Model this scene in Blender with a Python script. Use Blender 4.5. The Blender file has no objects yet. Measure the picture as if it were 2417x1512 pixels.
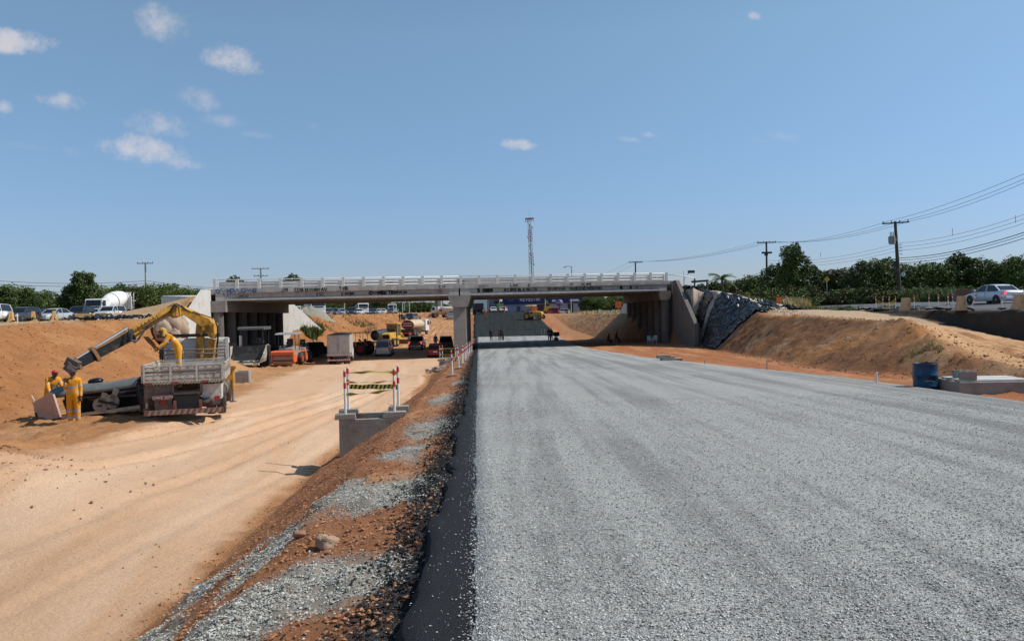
import bpy, math, random
import numpy as np
from mathutils import Vector, Matrix
random.seed(7)
S = bpy.context.scene
COL = S.collection
R = math.radians
# ------------------------------------------------------------------ camera
FPX, CX, CY = 1879.0, 1208.0, 756.0      # focal length and centre in units of a 2416 x 1512 picture
EYE = 1.6
pitch = math.atan(29/1879); roll = R(1.2)
fw = Vector((0, math.cos(pitch), -math.sin(pitch)))
up0 = Vector((0, math.sin(pitch), math.cos(pitch)))
rt0 = Vector((1, 0, 0))
cu = up0*math.cos(roll)+rt0*math.sin(roll)
cr = rt0*math.cos(roll)-up0*math.sin(roll)
cd = bpy.data.cameras.new('camera'); cam = bpy.data.objects.new('camera', cd); COL.objects.link(cam)
cam.matrix_world = Matrix(((cr.x, cu.x, -fw.x, 0), (cr.y, cu.y, -fw.y, 0), (cr.z, cu.z, -fw.z, EYE), (0, 0, 0, 1)))
cd.sensor_width = 36; cd.lens = 28.0; cd.clip_start = 0.1; cd.clip_end = 9000
S.camera = cam
def W(x, y, Y):
    """world point at depth Y seen in direction (x, y)"""
    d = fw + cr*((x-CX)/FPX) + cu*(-(y-CY)/FPX)
    return Vector((0, 0, EYE)) + d*(Y/d.y)
# ------------------------------------------------------------------ light
SUN = Vector((0.655, 0.06, 0.753)).normalized()
sd = bpy.data.lights.new('sun', 'SUN'); sd.energy = 4.6; sd.angle = R(0.53); sd.color = (1, .955, .88)
so = bpy.data.objects.new('sun', sd); COL.objects.link(so)
so.rotation_euler = (-SUN).to_track_quat('-Z', 'Y').to_euler()
wd = bpy.data.worlds.new('World'); S.world = wd; wd.use_nodes = True
nt = wd.node_tree; nt.nodes.clear()
def N(t, typ, **kw):
    n = t.nodes.new(typ)
    for k, v in kw.items():
        if k in ('operation', 'blend_type', 'data_type', 'sky_type', 'feature', 'distance', 'noise_dimensions', 'vector_type', 'interpolation_type', 'attribute_name', 'clamp', 'sun_disc', 'sun_elevation', 'sun_rotation', 'air_density', 'dust_density', 'ozone_density', 'altitude', 'invert', 'use_clamp', 'wave_type', 'bands_direction'):
            setattr(n, k, v)
        else:
            n.inputs[k].default_value = v
    return n
def L(t, a, b): t.links.new(a, b)
sky = N(nt, 'ShaderNodeTexSky', sky_type='NISHITA', sun_disc=False, sun_elevation=math.asin(SUN.z), sun_rotation=math.atan2(SUN.x, SUN.y), air_density=1.0, dust_density=0.25, ozone_density=1.3)
tc = N(nt, 'ShaderNodeTexCoord'); sp = N(nt, 'ShaderNodeSeparateXYZ'); L(nt, tc.outputs['Generated'], sp.inputs[0])
def M(op, a, b=None, c=None, t=None, cl=False):
    t = t or nt
    n = t.nodes.new('ShaderNodeMath'); n.operation = op; n.use_clamp = cl
    for i, v in enumerate((a, b, c)):
        if v is None: continue
        if isinstance(v, (int, float)): n.inputs[i].default_value = v
        else: t.links.new(v, n.inputs[i])
    return n.outputs[0]
dy = M('MAXIMUM', sp.outputs[1], 0.02)
cu_ = M('DIVIDE', sp.outputs[0], dy); cv_ = M('DIVIDE', sp.outputs[2], dy)
cmb = N(nt, 'ShaderNodeCombineXYZ'); L(nt, cu_, cmb.inputs[0]); L(nt, cv_, cmb.inputs[1])
nz = N(nt, 'ShaderNodeTexNoise', Scale=13.0, Detail=8.0, Roughness=.62); L(nt, cmb.outputs[0], nz.inputs['Vector'])
nz2 = N(nt, 'ShaderNodeTexNoise', Scale=55.0, Detail=4.0, Roughness=.6); L(nt, cmb.outputs[0], nz2.inputs['Vector'])
nn = M('ADD', M('MULTIPLY', M('SUBTRACT', nz.outputs[0], .5), 1.9), M('MULTIPLY', M('SUBTRACT', nz2.outputs[0], .5), .9))
clouds = [(45, 98, 118, 34, 1), (385, 52, 75, 50, .75), (548, 140, 82, 38, .95), (135, 237, 78, 24, .85), (465, 235, 60, 36, .55), (515, 285, 60, 18, .4), (375, 292, 88, 38, .85),
          (345, 355, 120, 42, 1), (420, 385, 70, 24, .85), (1215, 341, 58, 16, .95), (1783, 38, 22, 13, .85), (1535, 319, 30, 9, .5), (1480, 329, 36, 8, .45), (1840, 322, 60, 16, .28), (1790, 332, 40, 8, .3),
          (5, 252, 35, 18, .7), (170, 358, 38, 14, .3), (610, 320, 46, 10, .3), (738, 298, 16, 10, .35), (60, 345, 90, 12, .22)]
tot = None
for (x, y, a, b, s) in clouds:
    d = W(x, y, 100)-Vector((0, 0, EYE)); u0 = d.x/d.y; v0 = d.z/d.y
    q = M('ADD', M('POWER', M('ABSOLUTE', M('DIVIDE', M('SUBTRACT', cu_, u0), a/FPX)), 2.0), M('POWER', M('ABSOLUTE', M('DIVIDE', M('ADD', M('SUBTRACT', cv_, v0), M('MULTIPLY', M('SUBTRACT', cu_, u0), .14)), b/FPX)), 2.0))
    g = M('MULTIPLY', M('SUBTRACT', M('ADD', 1.0, M('MULTIPLY', nn, 1.9)), q, cl=False), s)
    g = M('MAXIMUM', g, 0.0)
    tot = g if tot is None else M('MAXIMUM', tot, g)
ms = N(nt, 'ShaderNodeMapRange', interpolation_type='SMOOTHSTEP'); L(nt, tot, ms.inputs[0]); ms.inputs[1].default_value = 0; ms.inputs[2].default_value = 1.5; ms.inputs[4].default_value = .80
cmask = M('MULTIPLY', ms.outputs[0], M('GREATER_THAN', sp.outputs[1], 0.05))
# the lower sky keeps its blue (clear, humid air): the same all round
er = N(nt, 'ShaderNodeValToRGB'); el = er.color_ramp.elements
el[0].position = 0; el[0].color = (.50, .57, .86, 1); el[1].position = .62; el[1].color = (1.0, 1.12, 1.05, 1)
for ps, c in ((.06, (.55, .64, .89, 1)), (.15, (.70, .81, .96, 1)), (.32, (.98, 1.08, 1.05, 1))):
    e = el.new(ps); e.color = c
L(nt, M('MAXIMUM', sp.outputs[2], 0.0), er.inputs[0])
sm = N(nt, 'ShaderNodeMix', data_type='RGBA', blend_type='MULTIPLY'); sm.inputs[0].default_value = 1; L(nt, sky.outputs[0], sm.inputs[6]); L(nt, er.outputs[0], sm.inputs[7])
mx = N(nt, 'ShaderNodeMix', data_type='RGBA'); L(nt, cmask, mx.inputs[0]); L(nt, sm.outputs[2], mx.inputs[6])
mx.inputs[7].default_value = (5.9, 5.6, 5.8, 1)
bg = N(nt, 'ShaderNodeBackground', Strength=.118); L(nt, mx.outputs[2], bg.inputs[0])
wo = N(nt, 'ShaderNodeOutputWorld'); L(nt, bg.outputs[0], wo.inputs[0])
S.view_settings.view_transform = 'Standard'; S.view_settings.look = 'None'; S.view_settings.exposure = 0.0; S.view_settings.gamma = 1
S.view_settings.use_curve_mapping = False
# ------------------------------------------------------------------ materials
MATS = {}
def mat(name, col, rough=.7, metal=0, var=.0, vscale=3.0, bump=0, bscale=20, spec=.4, dirt=None, dscale=2.0, damt=.5, emit=0, alpha=1, trans=0):
    """plain principled material with object-space colour variation, dirt patches and bump"""
    if name in MATS: return MATS[name]
    m = bpy.data.materials.new(name); m.use_nodes = True; t = m.node_tree; b = t.nodes['Principled BSDF']
    b.inputs['Roughness'].default_value = rough; b.inputs['Metallic'].default_value = metal
    b.inputs['Specular IOR Level'].default_value = spec
    if trans: b.inputs['Transmission Weight'].default_value = trans
    c4 = (*col, 1)
    b.inputs['Base Color'].default_value = c4
    if emit: b.inputs['Emission Color'].default_value = c4; b.inputs['Emission Strength'].default_value = emit
    src = None
    if var or dirt or bump:
        co = N(t, 'ShaderNodeTexCoord')
    if var:
        n1 = N(t, 'ShaderNodeTexNoise', Scale=vscale, Detail=6.0, Roughness=.65); L(t, co.outputs['Object'], n1.inputs['Vector'])
        f = M('ADD', 1.0, M('MULTIPLY', M('SUBTRACT', n1.outputs[0], .5, t=t), var*3.2, t=t), t=t)
        v = N(t, 'ShaderNodeVectorMath', operation='SCALE'); v.inputs[0].default_value = col; L(t, f, v.inputs['Scale'])
        src = v.outputs[0]
    if dirt:
        n2 = N(t, 'ShaderNodeTexNoise', Scale=dscale, Detail=8.0, Roughness=.7); L(t, co.outputs['Object'], n2.inputs['Vector'])
        r2 = N(t, 'ShaderNodeMapRange'); L(t, n2.outputs[0], r2.inputs[0]); r2.inputs[1].default_value = .62-.3*damt; r2.inputs[2].default_value = .85-.3*damt
        r2.inputs[4].default_value = min(1, .5+damt*.6)
        x = N(t, 'ShaderNodeMix', data_type='RGBA'); L(t, r2.outputs[0], x.inputs[0])
        if src: L(t, src, x.inputs[6])
        else: x.inputs[6].default_value = c4
        x.inputs[7].default_value = (*dirt, 1); src = x.outputs[2]
        rr = M('ADD', rough, M('MULTIPLY', r2.outputs[0], .85-rough, t=t), t=t); L(t, rr, b.inputs['Roughness'])
    if src: L(t, src, b.inputs['Base Color'])
    if bump:
        n3 = N(t, 'ShaderNodeTexNoise', Scale=bscale, Detail=6.0, Roughness=.6); L(t, co.outputs['Object'], n3.inputs['Vector'])
        bp = N(t, 'ShaderNodeBump', Strength=bump, Distance=.03); L(t, n3.outputs[0], bp.inputs['Height']); L(t, bp.outputs[0], b.inputs['Normal'])
    MATS[name] = m; return m
DUST = (.36, .21, .11)
def paint(name, col, rough=.35, damt=.35): return mat(name, col, rough, var=.06, vscale=2, dirt=DUST, dscale=1.3, damt=damt, spec=.5)
concrete_shaded = mat('concrete_shade_tone', (.15, .13, .115), .9, var=.25, vscale=1.0, bump=.3, dirt=(.09, .075, .065), dscale=.7, damt=.5)  # shade painted into the colour: columns, backwalls, right seat beam and wing wall
concrete = mat('concrete', (.25, .225, .20), .88, var=.16, vscale=1.2, bump=.3, bscale=14, dirt=(.15, .13, .115), dscale=.9, damt=.5)
concrete_white = mat('concrete_light', (.56, .54, .50), .85, var=.08, vscale=1.0, bump=.2, bscale=12, dirt=(.36, .31, .26), dscale=.7, damt=.35)
concrete_dark = mat('concrete_weathered', (.30, .27, .235), .9, var=.2, vscale=2.0, bump=.4, bscale=16, dirt=(.2, .13, .08), dscale=1.5, damt=.5)
white_paint = paint('white_paint', (.74, .74, .73)); tyre = mat('tyre_rubber', (.035, .032, .03), .85, var=.2, dirt=(.22, .15, .09), dscale=3, damt=.45)
glass = mat('dark_glass', (.012, .014, .017), .06, spec=.6); steel = mat('steel', (.42, .42, .43), .4, .8, var=.1)
black_metal = mat('black_metal', (.03, .03, .032), .5, var=.2, dirt=(.2, .14, .09), dscale=2, damt=.25)
red_light = mat('red_light', (.55, .02, .015), .25); red_lit = mat('red_lit', (1, .04, .02), .3, emit=2.2); head_light = mat('head_light', (.75, .77, .8), .12, spec=.8)
red_band = mat('red_band', (.55, .03, .025), .45); pole_white = mat('pole_white', (.72, .7, .68), .5, dirt=DUST, dscale=4, damt=.25)
yellow_crane = mat('crane_yellow', (.56, .285, .03), .42, var=.1, vscale=2.5, dirt=(.15, .08, .035), dscale=3.2, damt=.62, spec=.5)
yellow_machine = mat('machine_yellow', (.60, .36, .06), .5, var=.1, dirt=(.28, .17, .09), dscale=1.2, damt=.4)
black_plastic = mat('black_plastic', (.012, .012, .015), .27, spec=.35, dirt=(.20, .14, .10), dscale=1.2, damt=.10, bump=.8, bscale=3)
stone_brown = mat('stone_brown', (.36, .24, .16), .9, var=.25, vscale=6, bump=.6, bscale=25)
wood_old = mat('old_wood', (.30, .25, .20), .85, var=.25, vscale=6, bump=.4, bscale=30, dirt=(.42, .38, .32), dscale=4, damt=.4)
# ------------------------------------------------------------------ mesh helpers
class MB:
    def __init__(s): s.v = []; s.f = []; s.sm = []
    def add(s, vs, fs, smooth=False, m=None):
        o = len(s.v)
        for p in vs:
            p = Vector(p); s.v.append(m @ p if m else p)
        for f in fs: s.f.append(tuple(i+o for i in f)); s.sm.append(smooth)
        return s
    def box(s, c, d, rot=None, taper=1.0, ty=None):
        x, y, z = d[0]/2, d[1]/2, d[2]/2; t = taper; u = t if ty is None else ty
        vs = [(-x, -y, -z), (x, -y, -z), (x, y, -z), (-x, y, -z), (-x*t, -y*u, z), (x*t, -y*u, z), (x*t, y*u, z), (-x*t, y*u, z)]
        m = Matrix.Translation(Vector(c))
        if rot is not None: m = m @ (rot if isinstance(rot, Matrix) else Matrix.Rotation(rot, 4, 'Z'))
        return s.add(vs, [(0, 3, 2, 1), (4, 5, 6, 7), (0, 1, 5, 4), (1, 2, 6, 5), (2, 3, 7, 6), (3, 0, 4, 7)], m=m)
    def cyl(s, a, b, r, r2=None, n=12, smooth=True, cap=True):
        a = Vector(a); b = Vector(b); r2 = r if r2 is None else r2
        d = (b-a).normalized(); q = d.to_track_quat('Z', 'Y').to_matrix()
        vs = []
        for (p, rr) in ((a, r), (b, r2)):
            for i in range(n):
                t = 2*math.pi*i/n; vs.append(p+q @ Vector((math.cos(t)*rr, math.sin(t)*rr, 0)))
        s.add(vs, [(i, (i+1) % n, (i+1) % n+n, i+n) for i in range(n)], smooth)
        if cap: s.add(vs, [tuple(range(n))[::-1], tuple(range(n, 2*n))])
        return s
    def tube(s, pts, r, n=6, rs=None):
        pts = [Vector(p) for p in pts]; vs = []
        for i, p in enumerate(pts):
            d = (pts[min(i+1, len(pts)-1)]-pts[max(i-1, 0)]).normalized(); q = d.to_track_quat('Z', 'Y').to_matrix()
            rr = rs[i] if rs else r
            for k in range(n):
                t = 2*math.pi*k/n; vs.append(p+q @ Vector((math.cos(t)*rr, math.sin(t)*rr, 0)))
        fs = [(i*n+k, i*n+(k+1) % n, (i+1)*n+(k+1) % n, (i+1)*n+k) for i in range(len(pts)-1) for k in range(n)]
        fs += [tuple(range(n))[::-1], tuple(range((len(pts)-1)*n, len(pts)*n))]
        return s.add(vs, fs, True)
    def prism(s, prof, w, axis='y', off=0, m=None):
        """profile of (a, b) points extruded by w, centred, along an axis"""
        n = len(prof); vs = []
        for sg in (-.5, .5):
            for (a, b) in prof:
                k = sg*w+off
                vs.append((a, k, b) if axis == 'y' else (k, a, b) if axis == 'x' else (a, b, k))
        fs = [(i, (i+1) % n, (i+1) % n+n, i+n) for i in range(n)]+[tuple(range(n))[::-1], tuple(range(n, 2*n))]
        return s.add(vs, fs, m=m)
    def ring(s, rings, closed=True, caps=True, smooth=True):
        n = len(rings[0]); vs = [p for r in rings for p in r]
        fs = []
        for i in range(len(rings)-1):
            for k in range(n if closed else n-1):
                fs.append((i*n+k, i*n+(k+1) % n, (i+1)*n+(k+1) % n, (i+1)*n+k))
        s.add(vs, fs, smooth)
        if caps and closed: s.add(vs, [tuple(range(n))[::-1], tuple(range((len(rings)-1)*n, len(rings)*n))])
        return s
    def ball(s, c, r, n=10, m=6, sc=(1, 1, 1)):
        c = Vector(c); rings = []
        for j in range(m+1):
            ph = math.pi*(j/m)*.998+.001
            rings.append([c+Vector((math.cos(2*math.pi*k/n)*math.sin(ph)*r*sc[0], math.sin(2*math.pi*k/n)*math.sin(ph)*r*sc[1], math.cos(ph)*r*sc[2])) for k in range(n)])
        return s.ring(rings)
    def build(s, name, m, parent=None, world=False, bevel=0, kind=None, label=None):
        me = bpy.data.meshes.new(name)
        vs = s.v
        if world and parent is not None:
            q = parent
            while q.name not in PM: q = q.parent
            inv = PM[q.name].inverted(); vs = [inv @ p for p in vs]
        me.from_pydata([tuple(p) for p in vs], [], s.f); me.polygons.foreach_set('use_smooth', s.sm)
        me.update(); me.validate()
        import bmesh
        bm = bmesh.new(); bm.from_mesh(me); bmesh.ops.recalc_face_normals(bm, faces=bm.faces); bm.to_mesh(me); bm.free()
        o = bpy.data.objects.new(name, me); COL.objects.link(o)
        if m is not None:
            for mm in (m if isinstance(m, (list, tuple)) else [m]): me.materials.append(mm)
        if parent is not None: o.parent = parent
        if bevel:
            b = o.modifiers.new('bevel', 'BEVEL'); b.width = bevel; b.segments = 2; b.limit_method = 'ANGLE'
        if kind: o['kind'] = kind
        if label: o['label'] = label
        return o
PM = {}
def tag(o, label=None, cat=None, group=None, kind=None):
    if label: o['label'] = label
    if cat: o['category'] = cat
    if group: o['group'] = group
    if kind: o['kind'] = kind
    return o
def thing(name, label, cat, loc=(0, 0, 0), rz=0, group=None, rot=None):
    o = bpy.data.objects.new(name, None); COL.objects.link(o); o.empty_display_size = .3
    o.location = loc; o.rotation_euler = rot if rot else (0, 0, rz)
    PM[o.name] = Matrix.LocRotScale(Vector(loc), o.rotation_euler, None)
    return tag(o, label, cat, group)
def part(name, m, parent, fn, **kw):
    b = MB(); fn(b); return b.build(name, m, parent, **kw)
def dup(o, loc=None, rz=None, label=None, parent=None, scale=None):
    c = o.copy(); COL.objects.link(c)
    if parent is not None: c.parent = parent
    if loc is not None: c.location = loc
    if rz is not None: c.rotation_euler = (0, 0, rz)
    if scale is not None: c.scale = scale
    if label: c['label'] = label
    for ch in [k for k in list(COL.objects) if k.parent == o]: dup(ch, parent=c)
    return c
def text_part(body, size, m, parent, mtx, name='lettering', ext=.004, align='CENTER', shear=0, world=False, sx=1):
    cu = bpy.data.curves.new(name, 'FONT'); cu.body = body; cu.size = size; cu.extrude = ext; cu.align_x = align; cu.align_y = 'CENTER'; cu.shear = shear
    cu.resolution_u = 2
    to = bpy.data.objects.new('tmp', cu); COL.objects.link(to)
    dg = bpy.context.evaluated_depsgraph_get(); me = bpy.data.meshes.new_from_object(to.evaluated_get(dg)); bpy.data.objects.remove(to)
    if world and parent is not None: mtx = PM[parent.name].inverted() @ mtx
    me.transform(mtx @ Matrix.Diagonal((sx, 1, 1, 1))); me.materials.clear(); me.materials.append(m)
    o = bpy.data.objects.new(name, me); COL.objects.link(o); o.parent = parent; return o
def frame(o, xdir, updir):
    """matrix with local x along xdir, local y along updir, z out of the surface"""
    x = Vector(xdir).normalized(); y = Vector(updir); y = (y-x*y.dot(x)).normalized(); z = x.cross(y)
    return Matrix(((x.x, y.x, z.x, o[0]), (x.y, y.y, z.y, o[1]), (x.z, y.z, z.z, o[2]), (0, 0, 0, 1)))
# ------------------------------------------------------------------ noise
def vnoise(x, y, seed=0):
    xi = np.floor(x); yi = np.floor(y); fx = x-xi; fy = y-yi
    fx = fx*fx*(3-2*fx); fy = fy*fy*(3-2*fy)
    def h(a, b):
        a = a.astype(np.int64); b = b.astype(np.int64)
        n = (a*374761393+b*668265263+seed*974634777) & 0xffffffff
        n = ((n ^ (n >> 13))*1274126177) & 0xffffffff
        n = n ^ (n >> 16)
        return (n & 0xffff)/65535.0
    return (h(xi, yi)*(1-fx)+h(xi+1, yi)*fx)*(1-fy)+(h(xi, yi+1)*(1-fx)+h(xi+1, yi+1)*fx)*fy
def fbm(x, y, sc, octv=4, seed=0, gain=.5):
    r = 0; a = 1; t = 0
    for o in range(octv):
        r = r+a*(vnoise(x*sc*2**o+o*17.3, y*sc*2**o-o*9.7, seed+o)-.5); t += a; a *= gain
    return r/t*2
# ------------------------------------------------------------------ ground: cross sections along the cutting, h = metres below the eye
def T(tab, Y): return np.interp(Y, [p[0] for p in tab], [p[1] for p in tab])
ROADH = [(-10, 1.27), (0, 1.6), (82, 4.3), (100, 4.65), (118, 4.7), (135, 4.6), (148, 4.3), (188, 1.3), (210, 1.1), (400, 1.2), (3000, 1.2)]
XRT = [(-10, 10.1), (16, 10.3), (25, 10.5), (36, 9.3), (50, 8.1), (77, 7.6), (115, 7.4), (150, 7.2), (188, 5.5), (300, 4)]
def xL(Y): return -.06-.043*np.minimum(Y, 230)
def xR(Y): return T(XRT, Y)
LTX = [(-10, -18), (0, -19), (19, -22), (27, -24.5), (38, -27), (50, -29.5), (60, -31), (66, -30.2), (70, -30.0), (102, -30.2), (107, -30.5), (208, -31), (240, -27), (3000, -27)]
LTH = [(-10, .45), (40, .35), (70, .3), (104, .5), (120, .7), (200, .9), (3000, .6)]
LBX = [(-10, -11.5), (0, -12), (19, -14.5), (27, -17.3), (38, -20), (50, -22.5), (60, -24.5), (66, -28), (70, -29.7), (102, -29.9), (106, -25), (150, -22.5), (208, -25), (240, -23), (3000, -23)]
FLH = [(-10, 3.0), (19, 3.5), (27, 3.45), (38, 3.75), (50, 4.15), (65, 4.75), (80, 5.1), (105, 5.1), (143, 4.3), (195, 2.3), (240, 1.3), (3000, 1.2)]
FMH = [(-10, 2.9), (12, 3.15), (19, 3.25), (26, 3.27), (32, 3.5), (38, 3.75), (50, 4.15), (65, 4.75), (80, 5.1), (105, 5.1), (143, 4.3), (195, 2.3), (240, 1.3), (3000, 1.2)]
FRX = [(-10, -4), (0, -4), (10, -4.1), (19.5, -4.9), (40, -4.7), (64, -6), (80, -6.5), (104, -7), (150, -8.5), (200, -10.5), (3000, -11)]
FRH = [(-10, 3.0), (0, 3.2), (10, 3.5), (19.5, 3.9), (30, 4.0), (40, 4.2), (64, 4.85), (80, 5.1), (105, 5.1), (143, 4.3), (195, 2.3), (240, 1.3), (3000, 1.2)]
RTX = [(-10, 13.5), (19, 13.3), (28, 13.6), (33, 13.2), (48, 15.4), (65, 17.2), (76, 18.6), (104, 17.7), (109, 15), (118, 12.5), (185, 9.5), (240, 9), (3000, 9)]
RTH = [(-10, 1.8), (19, 2.3), (33, 2.9), (48, 3.4), (70, 4.05), (88, 4.3), (104, 4.6), (118, 4.7), (150, 4.2), (185, 2.0), (230, 1.3), (3000, 1.2)]
RCX = [(-10, 14.2), (22, 14.4), (28, 15), (38, 18.7), (50, 19.4), (60, 19.5), (66, 20.4), (72, 21.6), (78, 23.0), (83, 22.0), (88, 19.3), (104, 18.5), (110, 18), (190, 13.5), (240, 13), (3000, 13)]
RCH = [(-10, 1.9), (20, 2.25), (28, 1.9), (34, 1.2), (38, 1.0), (62, 1.05), (100, .9), (150, 1.4), (230, 1.8), (300, 1.8), (3000, 1.2)]
PX = [(-10, 16), (20, 15.6), (28, 16.6), (38, 20.4), (50, 21.5), (78, 24.5), (88, 22), (3000, 22)]
PH = [(-10, 2.1), (20, 2.3), (28, 2.1), (34, 1.75), (38, 1.45), (44, 1.2), (50, 1.08), (65, 1.0), (100, .9), (150, 1.4), (230, 1.8), (300, 1.8), (3000, 1.2)]
WBH = [(-10, 3.2), (30, 3.0), (38, 3.1), (45, 2.7), (52, 2.0), (58, 1.3), (66, .95), (100, .82), (150, 1.3), (230, 1.7), (3000, 1.2)]
def ss(a, b, x):
    t = np.clip((x-a)/(b-a), 0, 1); return t*t*(3-2*t)
def feats(Y):
    rh = T(ROADH, Y); l = xL(Y); r = xR(Y); lb = T(LBX, Y); fr = T(FRX, Y); rt = T(RTX, Y)
    up = ss(110, 160, Y)
    return [(-4000, T(LTH, Y)), (T(LTX, Y), T(LTH, Y)), (lb, T(FLH, Y)), (lb+.45*(fr-lb), T(FMH, Y)), (fr, T(FRH, Y)), (l-1.7, rh+.3), (l-.55, rh+.12),
            (l, rh+.03), (r, rh+.03), (r+.7, rh+.14), (np.maximum(rt, r+.9), T(RTH, Y)), (T(RCX, Y), T(RCH, Y)), (T(PX, Y)+.1, T(PH, Y)),
            (30.0, T(WBH, Y)), (30.5, .80+up*.8), (36, .45+up*1.2), (41, .28+up*1.4), (60, .25+up*1.4), (4000, .3+up*.8)]
def emb(X, Y):
    """height of the approach fills at both ends of the bridge (absolute z)"""
    zl = np.interp(X, [-58, -47, -41, -36, -30.2], [1.2, 1.15, 1.5, 2.4, 3.6]); ml = ss(69.5, 78, Y+.12*(X+29))*(1-ss(101, 110, Y))*(X < -30.0)
    zr = np.interp(X, [18.5, 20, 23, 25, 30], [3.7, 3.0, 2.45, 1.9, 1.0]); mr = ss(66, 82, Y-.35*(X-22))*(1-ss(106, 117, Y))*(X > 18.6)
    return zl, ml, zr, mr
def base_z(X, Y):
    """X, Y arrays of the same length; rows handled point by point"""
    X = np.atleast_1d(np.asarray(X, float)); Y = np.atleast_1d(np.asarray(Y, float)); F = feats(Y)
    xs = np.array([np.broadcast_to(f[0], Y.shape) for f in F], float); hs = np.array([np.broadcast_to(f[1], Y.shape) for f in F], float)
    xs = np.maximum.accumulate(xs+np.arange(len(F))[:, None]*1e-6, axis=0)
    h = hs[0].copy()
    for k in range(len(F)-1):
        m = (X >= xs[k]) & (X <= xs[k+1]); t = (X-xs[k])/(xs[k+1]-xs[k]+1e-9)
        h = np.where(m, hs[k]+(hs[k+1]-hs[k])*t, h)
    h = np.where(X > xs[-1], hs[-1], h)
    z = EYE-h
    zl, ml, zr, mr = emb(X, Y)
    z = z+np.maximum(zl-z, 0)*ml; z = z+np.maximum(zr-z, 0)*mr*np.clip((X-18.6)/2.0*(1+(Y > 84)*3), 0, 1)
    return z
def bumps(X, Y):
    z = np.zeros_like(X)
    for (cx, cy, rx, ry, h, dx) in ((-10.2, 14.6, 2.3, 1.5, .62, 0), (-12.5, 16.5, 2.2, 2.4, .9, 0), (-25.5, 118, 3.2, 7, 1.6, 0), (-24.5, 140, 2.5, 5, 1.0, 0), (-24.6, 66.5, 1.8, 2.2, 1.3, 0),
                                (-5.9, 50.5, 1.1, 2.2, .35, 0), (-5.3, 62.6, .9, 1.2, .42, 0), (-6.5, 19.5, .5, .5, .05, 0), (24, 66, 4, 4, .35, 0), (15.2, 29.5, 1.4, 1.8, .3, 0), (12.2, 23, 1.2, 2, .14, 0)):
        q = ((X-cx)/rx)**2+((Y-cy)/ry)**2; z = z+h*np.exp(-q)
    return z
def detail(X, Y):
    l = xL(Y); r = xR(Y); fr = T(FRX, Y); lb = T(LBX, Y); lt = T(LTX, Y); rt = np.maximum(T(RTX, Y), r+.9); rc = T(RCX, Y)
    on_road = ss(l-.1, l+.1, X)*(1-ss(r-.1, r+.1, X))
    bankL = ss(lb+.8, lb-.8, X)*(1-ss(lt+.3, lt-2, X)); bankR = ss(rt-.4, rt+.8, X)*(1-ss(rc, rc+1.2, X))
    should = ss(fr-.4, fr+.3, X)*(1-ss(l-.5, l-.2, X)); floor = ss(lb-.5, lb+1, X)*(1-ss(fr-.4, fr, X))
    packed = floor*ss(fr-6.0-.12*np.maximum(Y-15, 0), fr-4.6-.12*np.maximum(Y-15, 0), X+fbm(X, Y, .12, 3, 5)*1.3)
    n1 = fbm(X, Y, .35, 5, 1); n2 = fbm(X, Y, 2.2, 4, 2); n3 = fbm(X, Y, 7.0, 3, 3, .6)
    rough = floor*(1-packed)
    z = n1*.05*(1-on_road)+n2*.018*(1-on_road)
    clod = np.maximum(n3-.12, 0)+np.maximum(fbm(X, Y, 3.1, 3, 8)-.2, 0)*.8
    z += rough*(n2*.08+clod*.17+n3*.012)
    z += packed*(-n2*.012)
    ridg = np.abs(fbm(X*.6, Y*2.0, .5, 4, 11)); gul = fbm(X*.3+Y*.08, Y*1.1, .8, 4, 21)
    z += bankL*(n1*.22+n2*.10+clod*.16+n3*.03-ridg*.16+gul*.1)*(1+2.4*ss(100, 112, Y))
    z += bankR*(n1*.16+n2*.08+clod*.17+n3*.03+fbm(X*.25-Y*.35, Y*1.2, 1.2, 4, 33)*.10)
    z += should*(n2*.045+clod*.085+n3*.02)
    apron = ss(r+.1, r+.6, X)*(1-ss(rt-.5, rt+.3, X)); z += apron*(n2*.04+clod*.06)
    cutw = ss(29.0, 29.9, X)*(1-ss(30.1, 30.5, X)); z += cutw*n2*.05
    path = ss(rc+.5, rc+2, X)*(1-ss(29, 30, X))*(1-ss(80, 95, Y)); z += path*(n2*.035+clod*.045)
    # wheel ruts
    def rut(x0, y0, x1, y1, wig, dep, hw=.16, gap=1.9, n=2, seed=0):
        o = np.zeros_like(X); m = (Y > y0) & (Y < y1); t = (Y-y0)/(y1-y0)
        cx = x0+(x1-x0)*t+wig*np.sin(t*3.1); 
        for k in range(n):
            d = (X-(cx+(k-(n-1)/2)*gap))
            prof = -np.exp(-(d/hw)**2)+.55*np.exp(-((np.abs(d)-hw*2)/(hw*.8))**2)
            o += prof*dep*(.6+.6*vnoise(X*0+Y*1.5, Y*0+seed+k, seed))*(1+.4*np.sin(Y*18))
        return o*m*ss(y0, y0+2, Y)*(1-ss(y1-3, y1, Y))
    z += rut(-11.6, 8, -8.2, 40, .9, .10, seed=1)+rut(-8.6, 6, -7.6, 44, .5, .05, seed=2)+rut(-13.4, 12, -9.5, 30, -.6, .09, seed=3)+rut(-6.9, 4, -6.4, 50, .4, .022, .12, seed=12)
    z += rut(14.8, 18, 24, 50, 1.6, .08, .2, seed=4)+rut(17.5, 20, 24.5, 48, -.6, .06, .2, seed=5)+rut(19.5, 26, 26.5, 56, .8, .05, .2, seed=6)
    z += rut(11.2, 22, 12.4, 72, 1.0, .045, seed=7)
    z += rut(-16, 108, -19, 190, 2.5, .08, .3, 2.0, seed=9)+rut(-12, 120, -14, 190, -1.5, .08, .3, 2.0, seed=10)
    far = 1-ss(210, 300, Y); z *= far*.9+.1
    z *= 1-np.clip(on_road, 0, 1)*.9
    return z
_cache = {}
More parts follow.
